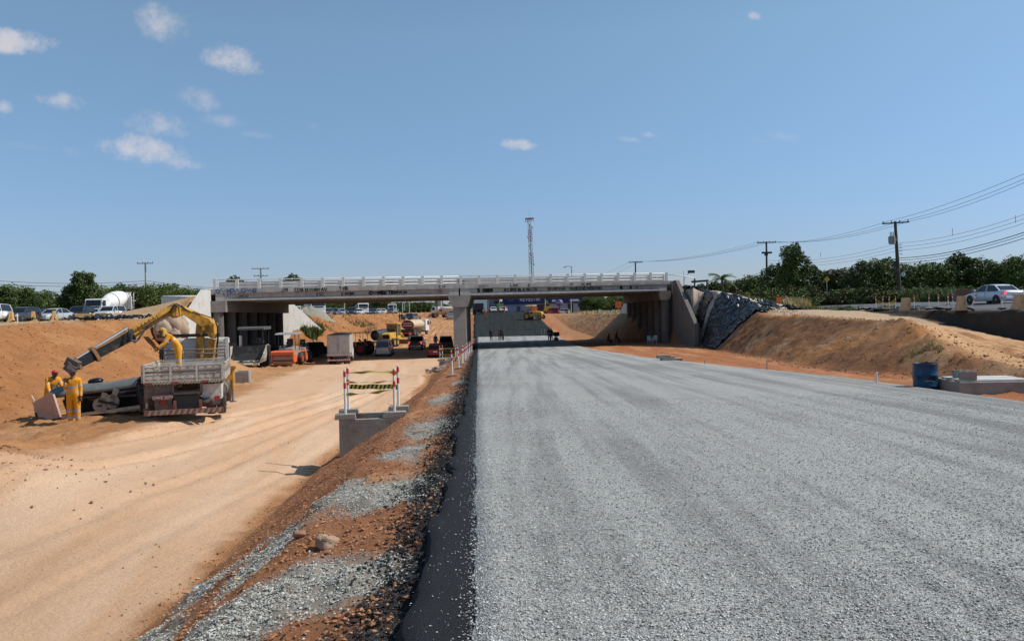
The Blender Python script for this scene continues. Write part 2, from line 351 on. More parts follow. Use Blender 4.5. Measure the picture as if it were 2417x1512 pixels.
def G(x, y):
    """ground height under a point"""
    X = np.array([float(x)]); Y = np.array([float(y)])
    return float((base_z(X, Y)+bumps(X, Y))[0])
def axis(parts):
    out = []
    for (a, b, st) in parts: out += list(np.arange(a, b, st))
    return np.array(out)
def geo(a, b, n): return list(np.geomspace(a, b, n))
YA = np.concatenate([axis([(-6, 3, .6), (3, 14, .075), (14, 34, .11), (34, 60, .2), (60, 120, .33), (120, 200, 1.0), (200, 320, 4)]), np.array(geo(320, 4000, 16))])
XA = np.concatenate([-np.array(geo(75, 4000, 16))[::-1], axis([(-74, -32, .8), (-32, -16, .25), (-16, -6, .14), (-6, 0, .09), (0, 9, .3), (9, 22, .14), (22, 32, .22), (32, 60, .8)]), np.array(geo(61, 4000, 14))])
XX, YY = np.meshgrid(XA, YA); X1 = XX.ravel(); Y1 = YY.ravel()
ZZ = base_z(X1, Y1)+bumps(X1, Y1)+detail(X1, Y1)
# keep the ground clear under the gravel carriageway
nr, nc = XX.shape
def grid_faces(nr, nc):
    i = np.arange(nr-1)[:, None]*nc+np.arange(nc-1)[None, :]
    return np.stack([i, i+1, i+nc+1, i+nc], -1).reshape(-1, 4)
def np_mesh(name, verts, faces, mats, smooth=True, colors=None, matidx=None):
    me = bpy.data.meshes.new(name); k = faces.shape[1]
    me.vertices.add(len(verts)); me.vertices.foreach_set('co', np.ascontiguousarray(verts, np.float32).ravel())
    me.loops.add(faces.size); me.loops.foreach_set('vertex_index', faces.astype(np.int32).ravel())
    me.polygons.add(len(faces)); me.polygons.foreach_set('loop_start', np.arange(0, faces.size, k, dtype=np.int32))
    me.polygons.foreach_set('use_smooth', np.full(len(faces), smooth))
    for m in (mats if isinstance(mats, (list, tuple)) else [mats]): me.materials.append(m)
    if matidx is not None: me.polygons.foreach_set('material_index', matidx.astype(np.int32))
    me.update(calc_edges=True)
    if colors is not None:
        at = me.color_attributes.new('soil', 'FLOAT_COLOR', 'POINT'); at.data.foreach_set('color', np.ascontiguousarray(colors, np.float32).ravel())
    o = bpy.data.objects.new(name, me); COL.objects.link(o); return o
def patch(X, Y):
    """where crushed stone was tipped on the shoulder"""
    g = np.zeros_like(X)
    for (cx, cy, rx, ry, a) in ((-1.4, 9.0, .78, 1.15, 0), (-1.5, 15.3, .6, 1.9, 0), (-1.3, 5.9, .68, .72, .2), (-2.0, 5.2, .45, .7, 0), (-2.45, 7.6, .30, 1.3, .25), (-2.15, 9.6, .35, 1.1, .2), (-3.3, 8.6, .5, 1.0, .4), (-3.6, 7.2, .6, 1.0, .3), (-2.9, 6.2, .3, .8, .3), (-1.7, 12.2, .45, .9, .1), (-1.9, 22, .4, 2, 0), (-2.0, 30, .3, 3, 0)):
        dx = X-cx; dy = Y-cy; u = (dx+dy*a*.35)/rx; v = dy/ry; g = np.maximum(g, np.exp(-(u*u+v*v)**1.3))
    return np.clip(g*1.5+fbm(X, Y, 2.2, 4, 97)*.75-.35, 0, 1)
# soil colours, region by region
def soils(X, Y):
    l = xL(Y); r = xR(Y); fr = T(FRX, Y); lb = T(LBX, Y); lt = T(LTX, Y); rt = np.maximum(T(RTX, Y), r+.9); rc = T(RCX, Y)
    w = fbm(X, Y, .25, 4, 41); w2 = fbm(X, Y, 1.1, 4, 42); Xn = X+w*.7+w2*.2
    C = np.zeros((len(X), 4)); C[:, 3] = 0
    def lay(c, m):
        m = np.clip(m, 0, 1)[:, None]; C[:, :3] = C[:, :3]*(1-m)+np.array(c)[None, :]*m
    C[:, :3] = (.38, .185, .08)
    lay((.44, .245, .12), ss(-.2, .4, w)*.7)
    packed = ss(fr-6.0-.12*np.maximum(Y-15, 0), fr-4.5-.12*np.maximum(Y-15, 0), Xn)*(1-ss(fr-.5, fr-.1, Xn))
    lay((.58, .365, .225), packed*(1-ss(98, 112, Y)))
    lay((.62, .43, .29), packed*ss(-.1, .5, fbm(X*2.2+Y*.3, Y*.16, .5, 3, 46))*.75*(1-ss(98, 112, Y)))
    lay((.51, .30, .165), packed*ss(.15, .5, fbm(X*2.0+Y*.25, Y*.2, .8, 4, 49))*.6)
    lay((.31, .135, .052), ss(lb+1, lb-1, Xn)*.95)                       # left bank
    lay((.38, .19, .08), ss(lb+1, lb-1, Xn)*ss(.15, .5, w)*.7)
    lay((.42, .28, .16), ss(lt+.5, lt-1.5, Xn))                       # left shelf
    sh = ss(fr-.3, fr+.5, Xn); lay((.31, .135, .065), sh)             # red shoulder
    lay((.46, .24, .12), sh*ss(.15, .45, fbm(X, Y, .5, 4, 47))*.8)
    gp = patch(X, Y); lay((.30, .30, .265), sh*np.clip(gp*1.6, 0, 1)*.8)
    lay((.018, .017, .017), ss(-.85, -.45, (X-l)+fbm(X, Y, 1.6, 4, 95)*.35)*(X < l+.5)*(Y < 140)*.93)
    ap = ss(r, r+.3, X); lay((.33, .13, .055), ap)
    lay((.42, .20, .095), ap*ss(-.05, .4, fbm(X*2.5-Y*.2, Y*.25, .4, 3, 48))*.8)
    mnd = ss(rt-.3, rt+.5, Xn); lay((.20, .095, .045), mnd*(1-ss(100, 112, Y)))
    lay((.28, .165, .09), mnd*ss(.0, .4, fbm(X, Y, .3, 4, 51))*(1-ss(100, 112, Y)))
    lay((.33, .15, .055), mnd*ss(.1, .5, fbm(X*1.4, Y*.5, .4, 4, 52))*.8)
    pth = ss(rc+.3, rc+1.5, Xn); lay((.50, .29, .145), pth*(1-ss(58, 66, Y)))
    lay((.29, .12, .05), pth*ss(.2, .5, fbm(X*1.6, Y*.7, .5, 4, 54))*(1-ss(50, 60, Y))*.8)
    lay((.42, .30, .19), pth*ss(40, 60, Y+w*6))
    lay((.035, .028, .024), ss(28.7, 29.6, X)*.95*(1-ss(66, 72, Y)))  # deep shade on the cut wall, painted into the ground colour
    lay((.20, .17, .14), ss(30.5, 30.9, X))
    pale = ss(66, 74, Y-.3*(X-22))*(X > 18.6)*(1-ss(100, 112, Y)); lay((.46, .38, .30), pale*.9)
    far = ss(104, 112, Y)*ss(r+1, r+3, Xn); lay((.32, .16, .075), far*.9); lay((.27, .22, .13), far*ss(rt+1, rt+3, Xn)*.7*ss(-.1, .3, w))
    grs = np.maximum(ss(44, 47, X+w*1.5), np.maximum(ss(-62, -68, X+w*4), ss(225, 250, Y+w*10)*ss(9, 12, X)))
    grs = np.maximum(grs, ss(300, 330, Y)); lay((.10, .13, .045), grs)
    C[:, 3] = np.clip(packed, 0, 1)
    return C
COLS = soils(X1, Y1)
def soil_mat():
    m = bpy.data.materials.new('soil'); m.use_nodes = True; t = m.node_tree; b = t.nodes['Principled BSDF']; b.inputs['Roughness'].default_value = .95; b.inputs['Specular IOR Level'].default_value = .15
    a = N(t, 'ShaderNodeAttribute', attribute_name='soil'); co = N(t, 'ShaderNodeTexCoord')
    n1 = N(t, 'ShaderNodeTexNoise', Scale=1.1, Detail=9.0, Roughness=.68); L(t, co.outputs['Object'], n1.inputs['Vector'])
    n2 = N(t, 'ShaderNodeTexNoise', Scale=14.0, Detail=8.0, Roughness=.75); L(t, co.outputs['Object'], n2.inputs['Vector'])
    mp = N(t, 'ShaderNodeMapping'); mp.inputs['Scale'].default_value = (3.4, .28, 1); mp.inputs['Rotation'].default_value = (0, 0, R(-16)); L(t, co.outputs['Object'], mp.inputs[0])
    n4 = N(t, 'ShaderNodeTexNoise', Scale=1.0, Detail=8.0, Roughness=.7); L(t, mp.outputs[0], n4.inputs['Vector'])
    f = M('ADD', M('MULTIPLY', M('SUBTRACT', n1.outputs[0], .5, t=t), .8, t=t), M('MULTIPLY', M('SUBTRACT', n2.outputs[0], .5, t=t), 1.1, t=t), t=t)
    f = M('ADD', f, M('MULTIPLY', M('SUBTRACT', n4.outputs[0], .5, t=t), .5, t=t), t=t)
    f = M('ADD', 1.0, M('MULTIPLY', f, M('SUBTRACT', 1.0, M('MULTIPLY', a.outputs['Alpha'], .62, t=t), t=t), t=t), t=t)
    v = N(t, 'ShaderNodeVectorMath', operation='SCALE'); L(t, a.outputs['Color'], v.inputs[0]); L(t, f, v.inputs['Scale'])
    # small pebbles of another colour
    vo = N(t, 'ShaderNodeTexVoronoi', Scale=28.0); L(t, co.outputs['Object'], vo.inputs['Vector'])
    pm = M('MULTIPLY', M('LESS_THAN', vo.outputs['Distance'], .22, t=t), M('GREATER_THAN', n1.outputs[0], .56, t=t), t=t)
    x = N(t, 'ShaderNodeMix', data_type='RGBA'); L(t, M('MULTIPLY', pm, .45, t=t), x.inputs[0]); L(t, v.outputs[0], x.inputs[6]); x.inputs[7].default_value = (.30, .2, .13, 1)
    L(t, x.outputs[2], b.inputs['Base Color'])
    hsum = M('ADD', M('MULTIPLY', n2.outputs[0], .7, t=t), n1.outputs[0], t=t)
    bp = N(t, 'ShaderNodeBump', Strength=.85, Distance=.08); L(t, hsum, bp.inputs['Height']); L(t, bp.outputs[0], b.inputs['Normal'])
    return m
SOIL = soil_mat()
ground = np_mesh('ground', np.stack([X1, Y1, ZZ], 1), grid_faces(nr, nc), SOIL, True, COLS); ground['kind'] = 'structure'
# ------------------------------------------------------------------ gravel carriageway
def gravel_mat(name, base, dark, speck=1.0, asphalt=False):
    m = bpy.data.materials.new(name); m.use_nodes = True; t = m.node_tree; b = t.nodes['Principled BSDF']; b.inputs['Roughness'].default_value = .85; b.inputs['Specular IOR Level'].default_value = .3
    co = N(t, 'ShaderNodeTexCoord')
    mp = N(t, 'ShaderNodeMapping'); mp.inputs['Scale'].default_value = (1.5, .03, 1); mp.inputs['Rotation'].default_value = (0, 0, R(2.5)); L(t, co.outputs['Object'], mp.inputs[0])
    n1 = N(t, 'ShaderNodeTexNoise', Scale=1.0, Detail=7.0, Roughness=.62); L(t, mp.outputs[0], n1.inputs['Vector'])
    n5 = N(t, 'ShaderNodeTexNoise', Scale=.35, Detail=5.0, Roughness=.6); L(t, co.outputs['Object'], n5.inputs['Vector'])
    vo = N(t, 'ShaderNodeTexVoronoi', Scale=88.0); L(t, co.outputs['Object'], vo.inputs['Vector'])
    vc = N(t, 'ShaderNodeSeparateXYZ'); L(t, vo.outputs['Color'], vc.inputs[0])
    n2 = N(t, 'ShaderNodeTexNoise', Scale=9.0, Detail=9.0, Roughness=.8); L(t, co.outputs['Object'], n2.inputs['Vector'])
    st = M('POWER', vc.outputs[0], 2.2, t=t)
    gap = M('MULTIPLY', M('GREATER_THAN', vo.outputs['Distance'], .52, t=t), .35, t=t)
    f = M('ADD', .66, M('MULTIPLY', st, .62*speck, t=t), t=t); f = M('SUBTRACT', f, gap, t=t)
    f = M('MULTIPLY', f, M('ADD', .75, M('MULTIPLY', n2.outputs[0], .5, t=t), t=t), t=t)
    f = M('MAXIMUM', f, .05, t=t)
    lan = N(t, 'ShaderNodeMapRange', interpolation_type='SMOOTHSTEP'); L(t, M('ADD', M('MULTIPLY', n1.outputs[0], .75, t=t), M('MULTIPLY', n5.outputs[0], .25, t=t), t=t), lan.inputs[0]); lan.inputs[1].default_value = .38; lan.inputs[2].default_value = .57
    x = N(t, 'ShaderNodeMix', data_type='RGBA'); L(t, lan.outputs[0], x.inputs[0]); x.inputs[6].default_value = (*dark, 1); x.inputs[7].default_value = (*base, 1)
    v = N(t, 'ShaderNodeVectorMath', operation='SCALE'); L(t, x.outputs[2], v.inputs[0]); L(t, f, v.inputs['Scale'])
    out = v.outputs[0]
    L(t, out, b.inputs['Base Color'])
    bp = N(t, 'ShaderNodeBump', Strength=.7, Distance=.012, invert=True); L(t, vo.outputs['Distance'], bp.inputs['Height']); L(t, bp.outputs[0], b.inputs['Normal'])
    return m
GRAVEL = gravel_mat('gravel_surface', (.455, .45, .42), (.285, .28, .26), 1.15)
BITUMEN = gravel_mat('bitumen_primed', (.017, .017, .019), (.011, .011, .013), .6)
MILLED = gravel_mat('fresh_asphalt', (.040, .043, .040), (.024, .026, .025), .9)
def strip(name, ya, f0, f1, lift, m, nx, edge=.04, skirt=True, sd=0, rsk=True):
    u = np.concatenate([[0], np.linspace(0, 1, nx-2), [1]]); rows = []
    for Y in ya:
        Yv = np.full(1, Y)
        a = float(f0(Y))+float(fbm(Yv*1.0, Yv*0+sd, 1.3, 4, 61)[0])*edge; b = float(f1(Y))+float(fbm(Yv*1.0, Yv*0+sd+5, 1.1, 4, 62)[0])*edge
        xs = a+(b-a)*u; rows.append(xs)
    X = np.array(rows); Yg = np.repeat(np.array(ya)[:, None], nx, 1)
    Z = base_z(X.ravel(), Yg.ravel())+.0
    Z = EYE-T(ROADH, Yg.ravel())+lift+fbm(X.ravel(), Yg.ravel(), .2, 3, 63)*.02+fbm(X.ravel(), Yg.ravel(), 6, 2, 64)*.004
    Z = Z.reshape(X.shape)
    if skirt:
        Z[:, 0] -= .14; X[:, 0] = X[:, 1]-.07
        if rsk: Z[:, -1] -= .14; X[:, -1] = X[:, -2]+.07
    return np_mesh(name, np.stack([X.ravel(), Yg.ravel(), Z.ravel()], 1), grid_faces(len(ya), nx), m, True)
ya = axis([(-6, 2, .5), (2, 30, .12), (30, 80, .4), (80, 131, 1.2)])
road = strip('road', ya, lambda Y: xL(Y), xR, .03, GRAVEL, 60); road['kind'] = 'structure'
yb = axis([(-6, 2, .5), (2, 30, .1), (30, 131, .5)])
edge_strip = strip('road_edge', yb, lambda Y: xL(Y)-.30-.12*(Y < 9)*(9-Y)/9, lambda Y: xL(Y)+.30, .010, BITUMEN, 10, .11, sd=3, rsk=False); edge_strip['kind'] = 'structure'
yc = axis([(130.5, 215, 1.0), (215, 330, 6)])
ramp = strip('asphalt_ramp', yc, lambda Y: xL(Y)-.6, xR, .06, MILLED, 40, .3, sd=9); ramp['kind'] = 'structure'
# upper asphalt road on the right
ASPH = gravel_mat('old_asphalt', (.20, .20, .205), (.145, .145, .15), .5)
yu = axis([(18, 60, .5), (60, 140, 2), (140, 400, 10)])
xu = np.linspace(30.3, 41, 15); XU, YU = np.meshgrid(xu, yu)
XU[:, 0] += fbm(YU[:, 0], YU[:, 0]*0, .9, 4, 71)*.12
ZU = base_z(XU.ravel(), YU.ravel()).reshape(XU.shape)+.035; ZU[:, 0] -= .25; ZU[:, 0] *= 1
up = np_mesh('upper_road', np.stack([XU.ravel(), YU.ravel(), ZU.ravel()], 1), grid_faces(*XU.shape), ASPH, True); up['kind'] = 'structure'
line_paint = mat('line_paint', (.62, .62, .6), .7, var=.2, vscale=8)
mk = MB()
for xq, w in ((40.3, .14), (35.9, .12)):
    y = 18
    while y < 200:
        ln = 182 if xq > 40 else 4
        n = max(1, int(ln/6))
        for q in range(n):
            a, b = y+q*ln/n, y+(q+1)*ln/n
            za, zb = [float(base_z([xq], [t])[0])+.046 for t in (a, b)]
            mk.add([(xq-w/2, a, za), (xq+w/2, a, za), (xq+w/2, b, zb), (xq-w/2, b, zb)], [(0, 1, 2, 3)])
        y += ln+6
mk.build('road_marking', line_paint, kind='structure')
# ------------------------------------------------------------------ loose stones (uncountable)
rng = np.random.default_rng(5)
ICO = None
def ico():
    import bmesh
    bm = bmesh.new(); bmesh.ops.create_icosphere(bm, subdivisions=1, radius=1)
    v = np.array([p.co[:] for p in bm.verts]); bm.verts.ensure_lookup_table(); f = np.array([[q.index for q in p.verts] for p in bm.faces]); bm.free(); return v, f
OV = np.array([(1, 0, 0), (-1, 0, 0), (0, 1, 0), (0, -1, 0), (0, 0, 1), (0, 0, -1)], float); OF = np.array([(0, 2, 4), (2, 1, 4), (1, 3, 4), (3, 0, 4), (2, 0, 5), (1, 2, 5), (3, 1, 5), (0, 3, 5)])
IV, IF = ico()
def scatter(name, X, Y, Z, size, m, fine=False, flat=.7, kind='stuff', sink=.2, smooth=False):
    V, Fc = (IV, IF) if fine else (OV, OF); n = len(X)
    jit = 1+(rng.random((n, len(V)))-.5)*.7
    P = V[None]*jit[..., None]*size[:, None, None]*np.stack([1+rng.random(n)*.6, np.ones(n)*.9, np.full(n, flat)], 1)[:, None, :]
    a = rng.random(n)*6.283; ca, sa = np.cos(a)[:, None], np.sin(a)[:, None]; b = (rng.random(n)-.5)*1.4; cb, sb = np.cos(b)[:, None], np.sin(b)[:, None]
    x, y, z = P[..., 0], P[..., 1], P[..., 2]; y, z = y*cb-z*sb, y*sb+z*cb; x, y = x*ca-y*sa, x*sa+y*ca
    P = np.stack([x+X[:, None], y+Y[:, None], z+(Z+size*flat*(1-sink))[:, None]], -1).reshape(-1, 3)
    F = (Fc[None]+(np.arange(n)*len(V))[:, None, None]).reshape(-1, 3)
    o = np_mesh(name, P, F, m, smooth); 
    if kind: o['kind'] = kind
    return o
def gz(X, Y): return base_z(X, Y)+bumps(X, Y)+detail(X, Y)
def stone_mat(name, c, v=.5, rnd=True):
    m = bpy.data.materials.new(name); m.use_nodes = True; t = m.node_tree; b = t.nodes['Principled BSDF']; b.inputs['Roughness'].default_value = .85; b.inputs['Specular IOR Level'].default_value = .3
    g = N(t, 'ShaderNodeNewGeometry'); f = M('ADD', 1-v, M('MULTIPLY', g.outputs['Random Per Island'], v*2, t=t), t=t)
    s = N(t, 'ShaderNodeVectorMath', operation='SCALE'); s.inputs[0].default_value = c; L(t, f, s.inputs['Scale']); L(t, s.outputs[0], b.inputs['Base Color']); return m
GREYST = stone_mat('crushed_stone', (.40, .395, .35), .45); ROADST = stone_mat('chippings', (.41, .405, .38), .7); BLKST = stone_mat('coated_stone', (.022, .022, .024), .6); REDST = stone_mat('clods', (.36, .175, .085), .3); TANST = stone_mat('tan_clods', (.46, .27, .14), .25)
# chippings on the carriageway near the camera
n = 90000; Y = 2.6+16*rng.random(n)**2.0; X = np.array([xL(y) for y in Y])-.03+rng.random(n)**1.0*(np.minimum(.75*Y+1.2, 10.2))
n1_ = X > -9; scatter('road_chippings', X, Y, EYE-T(ROADH, Y)+.03+fbm(X, Y, .2, 3, 63)*.02, .0035+.0055*rng.random(n), ROADST, sink=.35)
n = 3600; Y = 2.6+24*rng.random(n)**1.8; X = np.array([xL(y) for y in Y])+.05-np.where(rng.random(n) < .16, rng.random(n)*.45, np.abs(rng.normal(0, .075, n))); scatter('spilled_chippings', X, Y, EYE-T(ROADH, Y)+.012+fbm(X, Y, .2, 3, 63)*.02, .003+.004*rng.random(n)**2, ROADST, sink=.1)
# crushed stone patches on the shoulder
n = 210000; Y = 3.4+27*rng.random(n)**1.8; l = xL(Y); X = l-.3-rng.random(n)*3.9
dens = patch(X, Y)+.03
k = (dens > rng.random(n)**.7) & (X > T(FRX, Y)-1.2); X, Y = X[k], Y[k]
scatter('crushed_stone', X, Y, gz(X, Y), .005+.008*rng.random(len(X))**1.5, GREYST)
n = 42000; Y = 2.8+60*rng.random(n)**2.2; l = xL(Y); X = l-.28-np.abs(rng.normal(0, .22, n)); s = .006+.014*rng.random(n)**2
scatter('tarred_clumps', X, Y, gz(X, Y), s, BLKST)
n = 60000; Y = 3+60*rng.random(n)**2.0; X = T(FRX, Y)-.25+rng.random(n)**.8*(xL(Y)-.3-T(FRX, Y)+.25); s = .004+.018*rng.random(n)**4; k = patch(X, Y) < .35; X, Y, s = X[k], Y[k], s[k]
scatter('red_clods', X, Y, gz(X, Y), s, REDST)
n = 4500; Y = 24*rng.random(n)**1.3+8; X = T(FRX, Y)-11*rng.random(n)**1.2; k = (fbm(X, Y, .4, 3, 91) > .1) | (X < T(FRX, Y)-7); X, Y = X[k], Y[k]; s = .003+.022*rng.random(len(X))**6
scatter('tan_clods', X, Y, gz(X, Y), s, TANST)
n = 9000; Y = 20+55*rng.random(n); X = T(RTX, Y)-1+rng.random(n)*7; s = .010+.05*rng.random(n)**6
X = np.where(rng.random(n) < .12, -10.6+1.5*rng.normal(size=n), X); Y = np.where(X < 0, 15.2+1.2*rng.normal(size=n), Y); s = np.where(X < 0, s*.7, s); scatter('mound_clods', X, Y, gz(X, Y), s, stone_mat('brown_clods', (.27, .145, .08), .25), fine=False)
n = 7000; Y = 26+42*rng.random(n); X = T(LBX, Y)+1.5-rng.random(n)*9; s = .012+.05*rng.random(n)**5
scatter('bank_clods', X, Y, gz(X, Y), s, stone_mat('bank_clod', (.33, .155, .065), .25))
MILLED.node_tree.nodes['Principled BSDF'].inputs['Specular IOR Level'].default_value = .08
# ------------------------------------------------------------------ bridge
BA = Vector((-28.7, 77, 0)); BB = Vector((18.0, 92, 0)); BL = (BB-BA).length; bu = (BB-BA)/BL; bv = Vector((-.0315, 1, 0))
def P(s, t, z): q = BA+bu*s+bv*t; return Vector((q.x, q.y, z+s/BL*.37-.010*t))
BW = 24.0; ZD = 3.97   # deck top at the left near corner
bridge = thing('bridge', 'long two-span concrete road bridge with white railing and graffiti crossing over the cutting', 'bridge', (BA.x, BA.y, -3.5))
def skbox(b, s0, s1, t0, t1, z0, z1, flat=False):
    c = []
    for z in (z0, z1):
        for (s, t) in ((s0, t0), (s1, t0), (s1, t1), (s0, t1)):
            p = P(s, t, z)
            if flat and z == z0: p.z = z0
            c.append(p)
    b.add(c, [(0, 3, 2, 1), (4, 5, 6, 7), (0, 1, 5, 4), (1, 2, 6, 5), (2, 3, 7, 6), (3, 0, 4, 7)])
def bp(name, m, *boxes, **kw):
    b = MB()
    for q in boxes: skbox(b, *q)
    return b.build(name, m, bridge, world=True, **kw)
def bridge_mat():
    """cast concrete with vertical streaks and patches"""
    m = bpy.data.materials.new('bridge_concrete'); m.use_nodes = True; t = m.node_tree; b = t.nodes['Principled BSDF']; b.inputs['Roughness'].default_value = .88
    co = N(t, 'ShaderNodeTexCoord'); mp = N(t, 'ShaderNodeMapping'); mp.inputs['Scale'].default_value = (1.2, 1.2, .25); L(t, co.outputs['Object'], mp.inputs[0])
    n1 = N(t, 'ShaderNodeTexNoise', Scale=1.6, Detail=8.0, Roughness=.7); L(t, mp.outputs[0], n1.inputs['Vector'])
    n2 = N(t, 'ShaderNodeTexNoise', Scale=.5, Detail=5.0, Roughness=.6); L(t, co.outputs['Object'], n2.inputs['Vector'])
    r = N(t, 'ShaderNodeValToRGB'); r.color_ramp.elements[0].position = .32; r.color_ramp.elements[0].color = (.25, .23, .21, 1); r.color_ramp.elements[1].position = .66; r.color_ramp.elements[1].color = (.46, .44, .41, 1)
    L(t, M('ADD', M('MULTIPLY', n1.outputs[0], .6, t=t), M('MULTIPLY', n2.outputs[0], .4, t=t), t=t), r.inputs[0]); L(t, r.outputs[0], b.inputs['Base Color'])
    bm_ = N(t, 'ShaderNodeBump', Strength=.25, Distance=.03); L(t, n1.outputs[0], bm_.inputs['Height']); L(t, bm_.outputs[0], b.inputs['Normal'])
    return m
BC = bridge_mat()
rail_white = mat('rail_white', (.80, .80, .79), .5, var=.05)
SJ = 24.35
bp('deck', BC, (-.1, SJ-.04, .35, BW, ZD-.34, ZD), (SJ+.04, BL+.1, .35, BW, ZD-.34, ZD))
bp('fascia', BC, (-.1, SJ-.04, -.25, .35, ZD-.36, ZD+.06), (SJ+.04, BL+.1, -.25, .35, ZD-.36, ZD+.06))
rp = MB(); rr_ = random.Random(3)
for i in range(25):
    s = .1+i*(BL-.2)/24
    skbox(rp, s-.42-rr_.random()*.3, s+.42+rr_.random()*.3, -.262, -.24, ZD-.24-rr_.random()*.12, ZD+.02)
rp.build('repair_patch', mat('repair_mortar', (.33, .315, .30), .9, var=.15, vscale=3), bridge, world=True, kind='stuff')
for (s0, s1) in ((.15, SJ-.07), (SJ+.10, BL-.1)):
    for k in range(8):
        t = .12+k*3.35
        b = MB(); skbox(b, s0+.3, s1-.3, t, t+.25, 2.87+.26, ZD-.36)
        # bulb flange with sloped top
        fl = []
        for s in (s0, s1):
            fl.append([P(s, t-.30, 2.87), P(s, t-.30, 3.0), P(s, t, 3.16), P(s, t+.25, 3.16), P(s, t+.55, 3.0), P(s, t+.55, 2.87)])
        b.ring(fl, smooth=False)
        g = b.build('girder', BC, bridge, world=True)
        if k < 1 or k == 7:
            for (a, c, sg) in ((s0, s0+1.9, 1), (s1-1.9, s1, -1)):
                b = MB()
                m0, m1 = (a, c-.9) if sg > 0 else (a+.9, c)
                skbox(b, m0, m1, t-.297, t+.02, 3.0, ZD-.36)
                e0, e1 = (m1, c) if sg > 0 else (m0, a)
                b.add([P(e0, t-.297, 3.0), P(e0, t+.01, 3.0), P(e1, t+.01, 3.0), P(e0, t-.297, ZD-.36), P(e0, t+.01, ZD-.36), P(e1, t+.01, ZD-.36)], [(0, 1, 2), (3, 5, 4), (0, 2, 5, 3), (0, 3, 4, 1), (1, 4, 5, 2)])
                b.build('end_block', BC, bridge, world=True)
    for q in range(1, 4):
        s = s0+(s1-s0)*q/4
        bp('cross_beam', BC, (s-.12, s+.12, .4, 23.6, 3.05, ZD-.38))
RZ = ZD+.98
posts = []
for i in range(25):
    s = .1+i*(BL-.2)/24
    b = MB(); skbox(b, s-.14, s+.14, -.22, .02, ZD+.055, RZ+.03)
    posts.append(b.build('railing_post', concrete_white, bridge, world=True))
for zz, r in ((RZ-.05, .045), (RZ-.42, .042), (RZ-.74, .042)):
    for (a, c) in ((.1, SJ-.05), (SJ+.05, BL-.1)):
        part('railing_rail', rail_white, bridge, lambda b: b.tube([P(a, -.10, zz), P(c, -.10, zz)], r, 8), world=True)
for i in range(12):
    a = .0+i*(BL/12)
    bp('parapet_panel', BC, (a+.02, a+BL/12-.02, 1.35, 1.6, ZD+.01, ZD+.80))
for i in range(8):
    a = i*(BL/8)
    bp('parapet_panel', BC, (a+.02, a+BL/8-.02, BW-.4, BW-.15, ZD+.01, ZD+.82))
# pier: trapezoid cap beam on a row of columns
b = MB()
capr = []
for t in (-.45, BW-.2):
    z1 = 2.865; capr.append([P(SJ-.82, t, z1-1.22), P(SJ+.82, t, z1-1.22), P(SJ+.98, t, z1-.9), P(SJ+1.25, t, z1-.02), P(SJ-1.25, t, z1-.02), P(SJ-.98, t, z1-.9)])
b.ring(capr, smooth=False); b.build('pier_cap', concrete, bridge, world=True)
for k in range(5):
    t = -.1+k*5.4
    b = MB(); skbox(b, SJ-.70, SJ+.70, t, t+1.2, -4.2, 1.66); b.build('pier_column', concrete, bridge, world=True, bevel=.04)
for (s, sg) in ((0, 1), (BL, -1)):
    lo = 'seat_beam'
    s0, s1 = sorted((s-.35*sg, s+1.15*sg))
    bp(lo, concrete_shaded if s else concrete, (s0, s1, -.5, BW, 1.80, 2.865))
    bp('backwall', concrete_shaded, (*sorted((s-.95*sg, s-.5*sg)), -.3, BW, -4.6, ZD-.02))
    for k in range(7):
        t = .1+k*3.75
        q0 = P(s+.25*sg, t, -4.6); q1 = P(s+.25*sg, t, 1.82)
        part('abutment_column', concrete_shaded, bridge, lambda b: b.cyl(q0, q1, .52, n=20), world=True)
# wing walls, thickness .35, sloping tops
def wing(x0, y0, x1, y1, zt0, zt1, zb, th, name='wing_wall', m=concrete_white, ledge=True):
    d = Vector((x1-x0, y1-y0, 0)).normalized(); n = Vector((-d.y, d.x, 0))*th
    a = Vector((x0, y0, 0)); c = Vector((x1, y1, 0)); b = MB()
    z = lambda p, h: Vector((p.x, p.y, h))
    m0 = a+(c-a)*.16
    vs = [z(a, zb), z(c, zb), z(c, zt1), z(m0, zt0), z(a, zt0)]; vs += [p+n for p in vs]
    b.add(vs, [(0, 1, 2, 3, 4), (5, 9, 8, 7, 6), (0, 5, 6, 1), (1, 6, 7, 2), (2, 7, 8, 3), (3, 8, 9, 4), (4, 9, 5, 0)])
    return b.build(name, m, bridge, world=True)
wing(-29.3, 76.6, -29.0, 66.8, 3.95, -.4, -4.6, .4)
wing(-30.0, 101.5, -27.0, 112, 3.6, -.9, -4.6, -.4)
wing(18.9, 91.3, 18.3, 78.2, 4.35, -.3, -4.8, -.4, m=concrete_shaded)
wing(17.9, 116.2, 17.2, 125, 3.9, .2, -4.8, .4, m=concrete_white)
